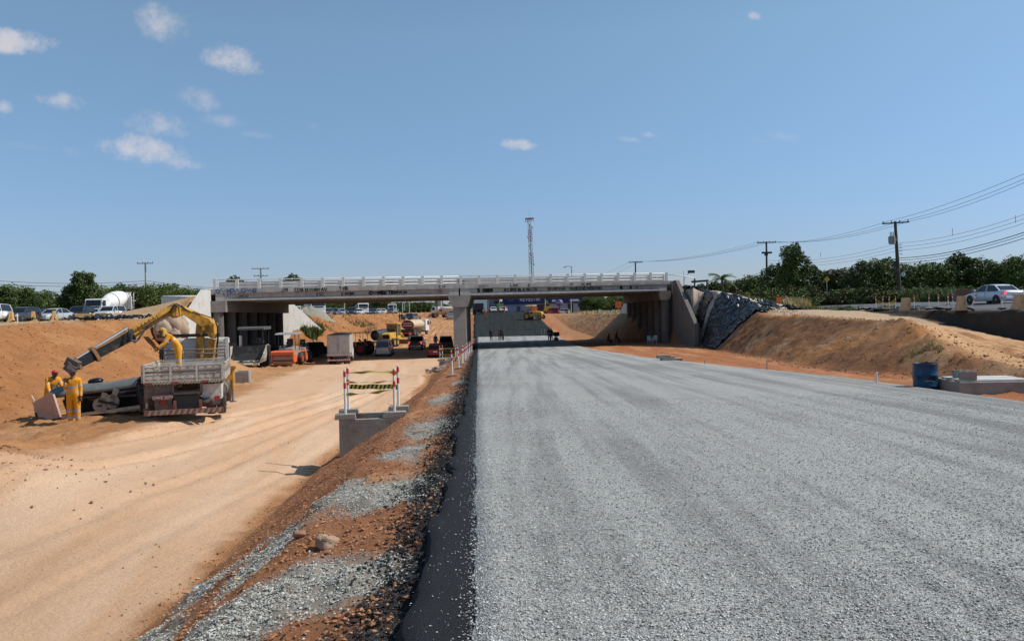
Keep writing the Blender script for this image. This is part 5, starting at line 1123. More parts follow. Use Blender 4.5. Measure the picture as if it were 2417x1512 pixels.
outer = cp('outer_boom', yellow_crane, lambda b: plate(b, ob, .30), bevel=.02)
cp('boom_stripe', mat('stripe_brown', (.22, .05, .03), .5), lambda b: plate(b, [W(x, y, Y-.16) for x, y, Y in ((399, 729, 28.9), (398, 732, 28.9), (318, 780, 28.0), (318, 777, 28.0))], .012))
bd = (W(398, 727, 28.9)-W(318, 775, 28.0)).normalized(); tm = W(352, 762, 28.0)
text_part('MASAL', .30, mat('letter_dark', (.06, .03, .02), .6), crane, frame(tm, bd, Vector((0, 0, 1))), world=True, ext=.004)
dk = mat('boom_black', (.022, .02, .02), .45, .2, dirt=(.25, .14, .08), dscale=2, damt=.25); du_ = mat('boom_rust', (.30, .15, .06), .6, var=.2, dirt=(.05, .04, .03), dscale=3, damt=.5)
cp('telescopic_section', dk, lambda b: wbar(b, W(312, 789, 27.95), W(224, 837, 26.95), .36, .29, .26))
cp('section_top', du_, lambda b: wbar(b, W(309, 776, 27.95), W(222, 822, 26.95), .07, .07, .28))
cp('telescopic_section', dk, lambda b: wbar(b, W(228, 836, 27.0), W(180, 861, 26.4), .30, .26, .20))
cp('end_collar', du_, lambda b: wbar(b, W(228, 834, 26.97), W(221, 838, 26.9), .52, .50, .32)); cp('end_collar', du_, lambda b: wbar(b, W(184, 856, 26.45), W(178, 860, 26.38), .42, .40, .28))
cp('extension_ram', steel, lambda b: (b.cyl(W(222, 822, 26.9), W(174, 850, 26.35), .035, n=10), b.cyl(W(300, 775, 27.8), W(222, 822, 26.9), .06, n=10)))
cp('boom_head', fr_grey, lambda b: (b.box(W(172, 857, 26.3), (.42, .26, .3), rot=Matrix.Rotation(R(30), 4, 'Y')), b.box(W(167, 868, 26.25), (.3, .22, .34), rot=Matrix.Rotation(R(-50), 4, 'Y')), b.cyl(W(166, 866, 26.1), W(166, 866, 26.4), .1, n=12)), bevel=.02)
hk = cp('hook_chain', black_metal, lambda b: [b.tube([W(168, 874+q*5, 26.25), W(169.4, 876+q*5, 26.2 if q % 2 else 26.3), W(168, 879+q*5, 26.25), W(166.6, 876+q*5, 26.3 if q % 2 else 26.2), W(168, 874+q*5, 26.25)], .016, 5) for q in range(5)], kind='stuff')
cp('hook', black_metal, lambda b: b.tube([W(168, 899, 26.25), W(170.5, 904, 26.25), W(169, 909, 26.25), W(165.5, 907, 26.25), W(165.5, 904, 26.25)], .03, 6))
hs = random.Random(4)
for k in range(5):
    o = k*.05; cp('hydraulic_hose', black_metal, lambda b: b.tube([W(304+k*3, 775+k, 27.6), W(300+k*2, 795+k*2, 27.55-o), W(307+k*3, 802+k*1.5, 27.6-o), W(322+k*2, 803-k, 27.75), W(335, 790-k*2, 27.9), W(345+k*2, 772, 28.1), W(365, 765, 28.4), W(395, 746, 28.7)], .022, 6))
for k in range(3): cp('hydraulic_hose', black_metal, lambda b: b.tube([W(400, 738, 28.7), W(408+k*2, 722, 28.75), W(416, 716, 28.8), W(430, 722+k*2, 29.0), W(445, 736, 29.2), W(476, 742, 29.6), W(506, 752, 29.9), W(515-k, 772, 29.95), W(515-k, 800, 30.0), W(509, 850, 30.1)], .022, 6))
cp('control_levers', fr_grey, lambda b: [b.tube([W(500+q*3, 838, 29.9), W(501+q*4, 826, 29.85)], .012, 4) for q in range(5)], kind='stuff')
# ------------------------------------------------------------------ machine frame lying on its side, left of the truck
def screed():
    L0 = W(92, 985, 26.4); ang = R(8); gz_ = EYE-3.52
    t = thing('paver_screed', 'dark steel machine frame with pale end plate and curved cover lying tilted below the bank', 'machine part', (L0.x, L0.y, gz_+.02), ang, rot=(0, R(-6), ang))
    cr_p = mat('pinkish_plate', (.50, .36, .30), .55, var=.12, dirt=(.22, .1, .06), dscale=1.5, damt=.35); bk = mat('oily_black', (.035, .036, .038), .45, .3, var=.2, dirt=(.3, .19, .11), dscale=2, damt=.3); cr2 = mat('cream_rail', (.55, .47, .34), .55, dirt=(.2, .12, .08), dscale=3, damt=.45)
    Ls = 2.7
    # local: x along, y away from the camera, z up
    e = part('end_plate', cr_p, t, lambda b: plate(b, [W(80, 949, 27.0), W(121, 925, 26.15), W(127, 930, 26.1), W(144, 984, 26.05), W(92, 1000, 26.6), W(84, 975, 26.9)], .07, Vector((.5, .8, 0))), bevel=.01, world=True)
    part('edge_strip', black_metal, e, lambda b: b.tube([W(84, 975, 26.8), W(92, 1000, 26.5), W(144, 985, 25.98)], .035, 6), world=True)
    part('side_lever', cr2, t, lambda b: b.tube([W(84, 958, 27.0), W(78, 950, 27.0), W(80, 944, 27.0), W(74, 934, 27.0)], .03, 6), world=True)
    part('back_plate', bk, t, lambda b: b.box((.6+Ls/2, .75, .45), (Ls, .06, .85)))
    part('base_plate', bk, t, lambda b: b.box((.6+Ls/2, .33, .1), (Ls, .9, .06)))
    part('top_cover', mat('cover_grey', (.15, .165, .16), .5, .2, var=.2, dirt=(.35, .26, .18), dscale=2, damt=.3), t, lambda b: b.ring([[Vector((x, .36+math.cos(a)*.56, .80+math.sin(a)*.30+ .03*math.sin(x*2))) for a in np.linspace(.0, math.pi, 9)]+[Vector((x, .36+math.cos(a)*.52, .78+math.sin(a)*.26)) for a in np.linspace(math.pi, 0, 9)] for x in np.linspace(.5, 3.25, 9)]))
    part('top_rail', cr2, t, lambda b: b.box((.6+Ls/2, -.10, .80), (Ls, .07, .05))); part('lower_rail', cr2, t, lambda b: b.box((.6+Ls/2, -.12, .12), (Ls, .14, .10)))
    part('hydraulic_tube', black_metal, t, lambda b: (b.tube([(.9, -.14, .66), (1.5, -.17, .68), (2.1, -.17, .62), (3.5, -.15, .66)], .035), b.tube([(.95, -.15, .58), (1.25, -.2, .56), (1.3, -.2, .25)], .06), b.cyl((2.7, -.2, .66), (3.5, -.16, .70), .06, n=10)))
    for x in (.95, 1.12, 1.3): part('upright_plate', cr_p if x > 1 else bk, t, lambda b: b.box((x, -.08, .42), (.07, .1, .5), rot=Matrix.Rotation(R(-12), 4, 'Y')))
    for x, z in ((2.05, .35), (2.42, .42)):
        d = part('round_bracket', mat('bracket_grey', (.30, .29, .26), .5, .3, dirt=(.1, .07, .05), dscale=4, damt=.4), t, lambda b: (b.cyl((x, -.16, z), (x, -.22, z), .24, n=22), b.box((x+.12, -.19, z+.22), (.18, .06, .35), rot=Matrix.Rotation(R(25), 4, 'Y'))))
        part('bracket_eye', black_metal, d, lambda b: b.box((x-.02, -.235, z-.02), (.16, .02, .06), rot=Matrix.Rotation(R(8), 4, 'Y')))
    part('cross_arm', bk, t, lambda b: (wbar(b, (1.7, -.17, .62), (2.6, -.2, .28), .10, .08, .08), wbar(b, (2.2, -.17, .60), (3.5, -.15, .50), .08, .06, .08)))
    part('end_plate', bk, t, lambda b: plate(b, [Vector(p) for p in ((3.35, .78, -.05), (3.35, -.3, -.02), (3.42, -.32, .45), (3.22, -.1, .93), (3.25, .78, .92))], .06, Vector((1, 0, 0))))
    bag = MB(); bag.ball((1.75, .5, 1.14), .2, 12, 8, (1.3, 1, .55)); bg_ = bag.build('black_bag', black_plastic, None); bg_.location = t.location; bg_.rotation_euler = t.rotation_euler
    tag(bg_, 'crumpled black bag lying on top of the machine frame behind the standing worker', 'bag')
screed()
# ------------------------------------------------------------------ people
skin = mat('skin_brown', (.16, .075, .045), .55); hair = mat('hair_black', (.015, .012, .01), .7)
boot = mat('boot_dark', (.06, .05, .05), .6, dirt=DUST, dscale=6, damt=.4)
workwear = mat('workwear_yellow', (.74, .31, .012), .75, var=.14, vscale=6, bump=.5, bscale=7, dirt=(.45, .2, .06), dscale=3, damt=.3); reflect = mat('reflective_grey', (.42, .42, .43), .45)
def person(label, loc, rz, cloth, legs=None, pose='stand', H=1.72, fingers=False, hat=None, hatcol=None, bands=False, longsleeve=True, group=None, skinm=skin, arms=None, lean=0, thing_name='person', bulk=1.12):
    """x right of the figure, -y is the way it faces"""
    k = H/1.72; legs = legs or cloth
    V3 = lambda *a: Vector(a)
    pel = V3(0, 0, .94); lv = R(lean)
    sp_d = V3(0, -math.sin(lv), math.cos(lv))
    legd = [V3(.04, .0, -1), V3(-.04, .0, -1)]; shin = [V3(.03, .03, -1), V3(-.03, .06, -1)]
    armd = [(V3(.18, .0, -1), V3(.05, -.25, -1)), (V3(-.18, .0, -1), V3(-.05, -.25, -1))]
    if pose == 'sit': pel = V3(0, 0, .48); legd = [V3(.15, -1, .02), V3(-.15, -1, .02)]; shin = [V3(0, -.1, -1)]*2
    if pose == 'stride': legd = [V3(.03, -.22, -1), V3(-.03, .22, -1)]; shin = [V3(0, .0, -1), V3(0, .35, -1)]
    if arms: armd = [tuple(Vector(q) for q in a) for a in arms]
    verts = [pel]; rad = [(.155, .115)]; edges = []; reg = ['b']
    def addv(p, r, par, g):
        verts.append(p); rad.append(r if isinstance(r, tuple) else (r, r)); edges.append((par, len(verts)-1)); reg.append(g); return len(verts)-1
    if pose != 'sit': pel.z = .94
    w = addv(pel+sp_d*.18, (.145, .105), 0, 't'); ch = addv(pel+sp_d*.36, (.175, .12), w, 't'); nb = addv(pel+sp_d*.50, (.11, .085), ch, 't')
    nk = addv(pel+sp_d*.585, .055, nb, 'n'); hdp = pel+sp_d*.60
    hands = []; elb = []
    for sg, (ua, fa) in ((1, armd[0]), (-1, armd[1])):
        sh = addv(pel+sp_d*.475+V3(.185*sg, 0, 0), .068, nb, 't')
        el = addv(verts[sh]+ua.normalized()*.29, .052, sh, 'a'); wr = addv(verts[el]+fa.normalized()*.235, .038, el, 'a' if longsleeve else 'h'); elb.append(el); hands.append((verts[wr].copy(), fa.normalized(), sg))
        addv(verts[wr]+fa.normalized()*.04, .030, wr, 'h')
    feet = []
    for i, sg in enumerate((1, -1)):
        hp = addv(pel+V3(.095*sg, 0, -.05), (.10, .105), 0, 'l'); kn = addv(verts[hp]+legd[i].normalized()*.41, (.072, .075), hp, 'l')
        an = addv(verts[kn]+shin[i].normalized()*.41, (.058, .06), kn, 'l'); feet.append((verts[an].copy(), sg))
    if bulk != 1: rad = [(a*bulk, b*bulk) if reg[i] in 'btal' else (a, b) for i, (a, b) in enumerate(rad)]
    me = bpy.data.meshes.new('body'); me.from_pydata([tuple(v) for v in verts], edges, []); me.update()
    o = bpy.data.objects.new('tmp', me); COL.objects.link(o); sk = o.modifiers.new('s', 'SKIN'); sk.use_smooth_shade = True
    for i, d in enumerate(me.skin_vertices[0].data): d.radius = rad[i]; d.use_root = (i == 0)
    sb = o.modifiers.new('u', 'SUBSURF'); sb.levels = 2 if fingers else 1
    dg = bpy.context.evaluated_depsgraph_get(); body = bpy.data.meshes.new_from_object(o.evaluated_get(dg)); bpy.data.objects.remove(o)
    import bmesh
    bm = bmesh.new(); bm.from_mesh(body)
    mats_ = [cloth, legs, skinm, boot, reflect]
    segs = [(Vector(verts[a]), Vector(verts[b_]), reg[b_]) for a, b_ in edges]
    for f in bm.faces:
        c = f.calc_center_median(); best = 9; g = 't'
        for a, b_, r_ in segs:
            ab = b_-a; t_ = max(0, min(1, (c-a).dot(ab)/max(ab.length_squared, 1e-6))); dd = (a+ab*t_-c).length
            if dd < best: best = dd; g = r_
        f.material_index = {'t': 0, 'a': 0, 'b': 1, 'l': 1, 'n': 2, 'h': 2}[g]; f.smooth = True
        if bands:
            d1 = (c-pel).dot(sp_d)
            if g == 't' and .24 < d1 < .31: f.material_index = 4
            if g == 'l' and (.40 < c.z < .47 or .20 < c.z < .26): f.material_index = 4
            if g == 'a' and .13 < min((c-verts[q]).length for q in (elb)) < .17: f.material_index = 4
    def addmb(mb, mi):
        vs = [bm.verts.new(p) for p in mb.v]
        for fc, s_ in zip(mb.f, mb.sm):
            try: f = bm.faces.new([vs[q] for q in fc]); f.material_index = mi; f.smooth = s_
            except ValueError: pass
    # head: skull, jaw, nose, ears
    hc = hdp+sp_d*.115+V3(0, -.02, 0); mb = MB(); mb.ball(hc, .112, 14, 10, (.82, .98, 1.12)); mb.ball(hc+V3(0, -.035, -.055), .065, 10, 8, (.85, .9, .95)); mb.ball(hc+V3(0, -.108, -.01), .02, 8, 6, (.7, 1, 1.3))
    for sg in (1, -1): mb.ball(hc+V3(.085*sg, .005, -.005), .025, 8, 6, (.4, .8, 1.2))
    mb.ball(hc+V3(0, -.098, -.058), .022, 8, 4, (1.2, .5, .35)); addmb(mb, 2)
    for sg in (1, -1): mb = MB(); mb.ball(hc+V3(.034*sg, -.092, .022), .011, 6, 4); addmb(mb, 3)
    for (p, d, sg) in hands:
        mb = MB(); s = d.cross(V3(0, 0, 1)); s = s.normalized() if s.length > .1 else V3(0, 1, 0); p = p+d*.07; u = d.cross(s)
        mb.ball(p+d*.015, .042, 8, 6, (1, 1, 1))
        if fingers:
            for q in range(4): bp_ = p+d*.045+s*(q-1.5)*.02; fl_ = (.072, .08, .076, .06)[q]; mb.tube([bp_, bp_+d*fl_*.5+u*.012, bp_+d*fl_*.85+u*.035], .0095, 5, rs=[.0105, .0095, .0075])
            mb.tube([p+s*.035, p+s*.055+d*.03, p+s*.055+d*.06+u*.01], .011, 5)
        addmb(mb, 2)
    for (p, sg) in feet:
        mb = MB(); zf = p.z-.105 if pose != 'sit' else p.z-.1
        mb.ring([[p+V3(x*wd+sg*.01, y, -.105+h) for x, h in ((-1, .0), (1, .0), (1, hh*.6), (.6, hh), (-.6, hh), (-1, hh*.6))] for y, wd, hh in ((.075, .03, .06), (.06, .042, .12), (-.02, .048, .12), (-.10, .05, .075), (-.175, .044, .06), (-.205, .025, .04))]); addmb(mb, 3)
    zmin = min(v.co.z for v in bm.verts)
    for v in bm.verts: v.co.z -= zmin; v.co *= k
    off = -zmin
    body.materials.clear()
    for m in mats_: body.materials.append(m)
    bm.to_mesh(body); bm.free(); body.name = 'body'
    t = thing(thing_name, label, 'person', loc, rz, group); ob_ = bpy.data.objects.new('body', body); COL.objects.link(ob_); ob_.parent = t
    hq = (hc+V3(0, 0, off))*k
    if hat == 'cap':
        part('cap', hatcol, t, lambda b: (b.ball(hq+V3(0, .005, .035), .112*k, 12, 8, (.86, 1.0, .82)), b.box(hq+V3(0, -.125, .045), (.13, .12, .015))))
    elif hat == 'brim':
        part('brim_hat', hatcol, t, lambda b: (b.ball(hq+V3(0, 0, .05), .115*k, 12, 8, (.88, 1.0, .75)), b.cyl(hq+V3(0, 0, .04), hq+V3(0, 0, .055), .19*k, .14*k, 16)))
    elif hat == 'flap':
        part('cap', hatcol, t, lambda b: (b.ball(hq+V3(0, .01, .035), .115*k, 12, 8, (.88, 1.0, .85)), b.box(hq+V3(0, -.13, .05), (.13, .12, .015)), b.ring([[hq+V3(math.cos(a)*(.105+e), .03+math.sin(a)*(.11+e), z) for a in np.linspace(-.4, math.pi+.4, 9)]+[hq+V3(math.cos(a)*(.09+e), .03+math.sin(a)*(.095+e), z) for a in np.linspace(math.pi+.4, -.4, 9)] for z, e in ((.05, 0), (-.05, .015), (-.17, .04))])))
    else:
        part('hair', hair, t, lambda b: b.ball(hq+V3(0, .012, .022), .108*k, 12, 8, (.84, .98, 1.0)))
    return t
gcol = mat('faded_cap', (.50, .30, .06), .7)
p = W(187, 1000, 25.9)
person('worker in yellow coveralls and dark brimmed hat standing by the crane hook', (p.x, 25.6, EYE-3.47), R(8), workwear, fingers=True, bulk=1.32, hat='brim', hatcol=mat('dark_hat', (.06, .04, .05), .8), bands=True,
       arms=[((.12, .05, -1), (.1, -.25, -1)), ((-.1, -.25, -1), (.12, -.35, 1))], group='workers in yellow around the crane')
p = W(128, 985, 27.6)
person('worker in yellow with a red cap bending behind the pale end plate', (p.x-.05, 27.5, EYE-3.52), R(55), workwear, fingers=True, bulk=1.32, hat='cap', hatcol=mat('red_cap', (.42, .03, .05), .7), lean=28, bands=True,
       arms=[((.2, -.5, -1), (.0, -.6, -.7)), ((-.2, -.5, -1), (.0, -.6, -.7))], group='workers in yellow around the crane')
p = W(433, 856, 28.4)
person('worker in yellow with a neck-flap cap leaning forward on the truck bed', (p.x, 28.0, zc+ZB+.02), R(-62), workwear, fingers=True, bulk=1.32, hat='flap', hatcol=gcol, lean=42, bands=True, H=1.75,
       arms=[((.15, -.55, -.9), (.0, -.75, -.5)), ((-.15, -.35, -1), (.0, -.8, -.6))], group='workers in yellow around the crane')
dark = mat('dark_clothes', (.03, .03, .035), .8); darkb = mat('dark_trousers', (.02, .022, .03), .8); jean = mat('jeans', (.04, .06, .10), .8); grey_shirt = mat('grey_shirt', (.16, .17, .2), .8); red_shirt = mat('red_clothes', (.55, .04, .03), .7); org_ = mat('orange_clothes', (.65, .12, .03), .7)
blue_shirt = mat('blue_shirt', (.10, .14, .25), .8)
g4 = 'silhouetted men standing on the gravel beyond the bridge'
for (x, Y, rz, lb, arms) in ((1159, 116, 200, 'dark figure standing alone left of the three men beyond the bridge shade', None), (1177.5, 115, 90, 'dark figure with a hand held out, leftmost of the three men standing together', [((.1, -.4, -1), (0, -1, -.2)), ((-.18, 0, -1), (0, -.2, -1))]),
                           (1182.5, 117.5, 170, 'dark figure in the middle of the three men standing together', None), (1187.5, 116, 250, 'dark figure rightmost of the three men standing together', None)):
    q = W(x, 805, Y); person(lb, (q.x, Y, zr(Y)-.04), R(rz), dark, darkb, group=g4, arms=arms)
for (x, Y, rz, lb, hat, m) in ((1296, 111, 20, 'dark clothed man at the left of the two beside the small compactor', 'cap', dark), (1301, 110, -30, 'man in brown behind his mate beside the small compactor', 'cap', mat('brown_clothes', (.10, .06, .04), .8))):
    q = W(x, 806, Y); person(lb, (q.x, Y, zr(Y)-.04), R(rz), m, darkb, hat=hat, hatcol=dark)
q = W(1027, 815, 106); person('man in a grey shirt and dark trousers standing left of the grey suv', (q.x, 106.5, G(q.x, 106.5)), R(190), grey_shirt, darkb)
for (x, Y, h, lb, m) in ((1434, 98, 0, 'seated dark figure, left one of two resting in the shade of the right bank', mat('maroon_clothes', (.10, .02, .02), .8)), (1453, 100, .15, 'seated dark figure, right one of two resting in the shade of the right bank', mat('maroon_clothes', (.10, .02, .02), .8))):
    q = W(x, 800, Y); person(lb, (q.x, Y, G(q.x, Y)-.05+h), R(60), m, dark, pose='sit', lean=12, hat='cap', hatcol=dark)
wg = 'workers at the top of the dirt ramp'
for (x, Y, m, lb) in ((943, 182, blue_shirt, 'worker in blue standing at the left end of the group on the ramp top'), (948, 184, dark, 'dark clothed worker next to the blue one on the ramp top'), (954, 183, grey_shirt, 'worker in grey beside the dark car at the ramp top'), (991, 178, blue_shirt, 'worker in a blue top with a cap walking above the tank truck')):
    q = W(x, 750, Y); person(lb, (q.x, Y, G(q.x, Y)), R(x*37), m, jean, hat='cap', hatcol=grey_shirt, group=wg)
q = W(1144, 745, 178); person('flagman in orange clothes standing left on the crest of the asphalt ramp', (q.x, 178, zr(178)), R(0), org_, org_, H=1.9)
q = W(1190, 745, 208); person('person in red standing in front of a white car on the ramp crest', (q.x, 208, zr(208)), R(0), red_shirt, red_shirt)
q = W(1257, 745, 171); dp = person('driver in a pale shirt seated on the yellow tractor', (q.x-.9, 171.3, zr(171)+1.05), R(62), mat('pale_shirt', (.4, .38, .33), .8), darkb, pose='sit')
# small compactor pushed by the two men
t = thing('hand_compactor', 'small dark compactor machine standing right of the two men beyond the bridge shade', 'compactor', (W(1312, 806, 109).x, 109, zr(109)-.04), R(10))
part('engine', black_metal, t, lambda b: b.box((0, 0, 1.0), (.9, .5, .5)), bevel=.05); part('drum', drum_rust, t, lambda b: b.cyl((-.0, -.4, .28), (-.0, .4, .28), .28, n=18)); part('frame', black_metal, t, lambda b: (b.box((0, .42, .5), (.1, .06, .7)), b.box((0, -.42, .5), (.1, .06, .7)), b.box((0, 0, .72), (.5, .9, .1)))); part('handle', steel, t, lambda b: b.tube([(-.1, .3, .8), (-1.0, .3, 1.15), (-1.0, -.3, 1.15), (-.1, -.3, .8)], .03))
# ------------------------------------------------------------------ bollards, tapes, precast boxes
tape_y = mat('tape_yellow', (.62, .52, .05), .5); tape_k = mat('tape_black', (.03, .03, .03), .5)
BG = 'white posts with red bands lining the edge of the gravel road'
def bollard(x, y, z, label, group=None, h=1.18, tilt=0, blk=(.34, .22, .13), rz=0, r=.03, foot=True, pm=pole_white):
    t = thing('bollard_post', label, 'bollard', (x, y, z), rz, group, rot=(0, tilt, rz))
    part('pole', pm, t, lambda b: b.cyl((0, 0, blk[2]*.3), (0, 0, h), r, n=12))
    for a, c in ((h-.17, h-.04), (h-.45, h-.31)): part('red_band', red_band, t, lambda b: b.cyl((0, 0, a), (0, 0, c), r+.003, n=12, cap=False))
    if foot: part('base_block', concrete_dark if foot is True else foot, t, lambda b: b.box((0, 0, blk[2]/2), blk, taper=.93), bevel=.012)
    return t
def tape(p, q, sag, label, w=.07, twist=3.0, n=26, group=None):
    """twisted yellow and black barrier tape"""
    p = Vector(p); q = Vector(q); d = (q-p); nn_ = d.normalized().cross(Vector((0, 0, 1))); vs = []; N2 = n*2
    for i in range(N2+1):
        f = i/N2; c = p+d*f+Vector((0, 0, 1))*(sag*4*f*(1-f)+.008*math.sin(f*17)); a = twist*math.sin(f*5.3+sag*40)
        u = Vector((0, 0, 1))*math.cos(a)+nn_*math.sin(a); sk = d.normalized()*.02; ww = w*(.55+.45*abs(math.cos(a)))
        vs += [c+u*ww/2+sk, c-u*ww/2-sk]
    me = bpy.data.meshes.new('barrier_tape'); fs = [(2*i, 2*i+1, 2*i+3, 2*i+2) for i in range(N2)]
    o0 = p; me.from_pydata([tuple(v-o0) for v in vs], [], fs); me.materials.append(tape_y); me.materials.append(tape_k)
    for i, f in enumerate(me.polygons): f.material_index = (i//1) % 2
    o = bpy.data.objects.new('barrier_tape', me); COL.objects.link(o); o.location = o0
    sl = o.modifiers.new('thickness', 'SOLIDIFY'); sl.thickness = .0015
    return tag(o, label, 'barrier tape', group)
def box_pit(cx, cy, zt, w, d, h, rz, label, th=.12, group=None, lidslats=0):
    t = thing('concrete_box', label, 'concrete box', (cx, cy, zt-h), rz, group)
    for nm, c, s in (('front_wall', (0, -d/2+th/2, h/2), (w, th, h)), ('back_wall', (0, d/2-th/2, h/2), (w, th, h)), ('side_wall', (-w/2+th/2, 0, h/2), (th, d-2*th, h-.004)), ('side_wall', (w/2-th/2, 0, h/2), (th, d-2*th, h-.004))):
        part(nm, concrete_dark, t, lambda b: b.box(c, s), bevel=.012)
    part('box_floor', concrete_dark, t, lambda b: b.box((0, 0, .1), (w-2*th, d-2*th, .1)))
    return t
rzb = R(8); bx0, by0 = -3.55, 19.62; zt0 = EYE-2.57
box_pit(bx0, by0, zt0, 1.42, 1.28, 1.5, rzb, 'open concrete drain box with four banded posts, nearest on the red shoulder')
def loc_(dx, dy): return (bx0+dx*math.cos(rzb)-dy*math.sin(rzb), by0+dx*math.sin(rzb)+dy*math.cos(rzb))
cg = 'posts standing on the corners of the nearest drain box'
pp = []
for dx, dy, lb, bl, tl in ((-.56, -.52, 'banded post on the front left corner of the nearest drain box', (.50, .26, .13), 0), (-.54, .42, 'banded post on the back left corner of the nearest drain box', (.50, .26, .13), -.01),
                       (.60, -.50, 'banded post on the front right corner of the nearest drain box', (.58, .28, .14), .008), (.70, .44, 'banded post on the back right corner of the nearest drain box', (.54, .28, .16), 0)):
    x, y = loc_(dx, dy); pp.append((x, y)); bollard(x, y, zt0+.002, lb, cg, rz=rzb, tilt=tl, blk=bl)
(x0, y0), (x1, y1), (x2, y2), (x3, y3) = pp
tape((x1, y1, zt0+1.02), (x3, y3, zt0+.99), .035, 'topmost tape arching between the back posts of the nearest drain box', twist=1.1)
tape((x0, y0, zt0+.88), (x2, y2, zt0+.87), -.015, 'thin twisted tape second from the top on the nearest drain box', w=.05, twist=2)
tape((x1, y1, zt0+.68), (x3, y3, zt0+.64), .005, 'wide flat striped tape between the back posts of the nearest drain box', w=.12, twist=.3, n=12)
tape((x0, y0, zt0+.58), (x2, y2, zt0+.66), -.012, 'lowest twisted tape on the nearest drain box', w=.075, twist=1.6)
# second drain box near the pier
b2x, b2y = -9.05+3.6, 62.5; z2 = EYE-4.0
b2x = W(1058, 850, 62.5).x
box_pit(b2x, b2y, z2, 1.45, 1.3, .9, R(5), 'second open concrete drain box farther along the shoulder near the pier')
for dx, dy, lb in ((-.62, -.5, 'front left'), (-.5, .5, 'back left'), (.6, -.5, 'front right'), (.66, .5, 'back right')):
    bollard(b2x+dx, b2y+dy, z2+.002, 'banded post on the %s corner of the farther drain box' % lb, 'posts standing on the corners of the farther drain box', blk=(.4, .25, .12))
tape((b2x-.6, b2y-.5, z2+.95), (b2x+.6, b2y-.5, z2+.98), -.03, 'upper striped tape on the farther drain box', w=.12, twist=.8, n=10); tape((b2x-.6, b2y-.5, z2+.5), (b2x+.6, b2y-.5, z2+.48), -.02, 'lower striped tape on the farther drain box', w=.12, twist=.8, n=10)
row = [(34.7, 1067, -.03, 'nearest single banded post on the shoulder, wide concrete foot'), (42, 1083, -.05, 'leaning banded post second in the row along the gravel edge'), (47.5, 1090, .02, 'banded post third in the row along the gravel edge'), (48.5, 1093, 0, 'banded post standing close beside the third one of the row'), (53, 1098, -.02, 'banded post fifth in the row along the gravel edge'),
       (57, 1100, .02, 'banded post sixth in the row along the gravel edge'), (62, 1104, 0, 'banded post seventh in the row along the gravel edge'), (67, 1107, .02, 'banded post eighth in the row along the gravel edge'), (72, 1109, 0, 'banded post ninth in the row beside the pier'), (77, 1112, -.02, 'banded post tenth in the row right of the pier'), (82, 1114, 0, 'farthest banded post of the row along the gravel edge')]
for (Y, px, tl, lb) in row:
    x = W(px, 850, Y).x; bollard(x, Y, G(x, Y)-.02, lb, BG, tilt=tl, r=.032, rz=R(3), blk=(.46, .24, .13))
# rubble and timber waste by the second box
def heap(name, label, cat, x, y, rx, ry, h, n, m, s=(.05, .2), planks=0, seed=1, z=None):
    r_ = random.Random(seed); t = thing(name, label, cat, (x, y, G(x, y) if z is None else z)); b = MB()
    for i in range(n):
        a = r_.random()*6.28; q = r_.random()**.6; px, py = math.cos(a)*q*rx, math.sin(a)*q*ry; pz = h*(1-q)*r_.random()
        sz = r_.uniform(*s); b.box((px, py, pz+sz*.3), (sz*r_.uniform(.7, 1.6), sz, sz*r_.uniform(.4, .9)), rot=Matrix.Rotation(r_.random()*6, 4, 'Z') @ Matrix.Rotation(r_.uniform(-.6, .6), 4, 'X'), taper=r_.uniform(.6, .95))
    b.build('rubble', m, t, kind='stuff')
    for i in range(planks):
        a = r_.uniform(-.5, .9); part('plank', wood_old, t, lambda b: b.box((r_.uniform(-rx, rx)*.6, r_.uniform(-ry, ry)*.6, h*r_.uniform(.5, 1.1)), (r_.uniform(.7, 1.3), .10, .03), rot=Matrix.Rotation(a, 4, 'Z') @ Matrix.Rotation(r_.uniform(-.3, .3), 4, 'Y')))
    return t
heap('rubble_pile', 'heap of broken planks and stones on the shoulder before the farther drain box', 'rubble', W(1040, 870, 55).x, 55, 1.2, 2.0, .35, 60, stone_brown, (.06, .28), 7, 3)
heap('rubble_pile', 'small pile of stones in front of the posts on the farther drain box', 'rubble', W(1075, 855, 59).x, 59, .9, 1.0, .3, 30, concrete_dark, (.06, .25), 2, 4)
t = heap('spoil_heap', 'grey pointed spoil heap on the far left bank under the bridge', 'spoil heap', W(727, 740, 126).x, 126, 3.2, 2.6, .2, 40, stone_brown, (.1, .35), 0, 8, z=.6)
hb_ = MB(); hr = random.Random(2)
hb_.ring([[Vector((math.cos(a)*r*(1+.15*math.sin(a*3+r)), math.sin(a)*r*(1+.1*math.cos(a*2)), z+.12*math.sin(a*5+z*3))) for a in np.linspace(0, 6.283, 25)[:-1]] for r, z in ((4.6, -.6), (3.6, .2), (2.6, .8), (1.7, 1.35), (.8, 1.75), (.2, 1.85))])
hb_.build('heap_body', mat('grey_spoil', (.25, .23, .18), .95, var=.35, vscale=2.5, bump=1, bscale=6), t)
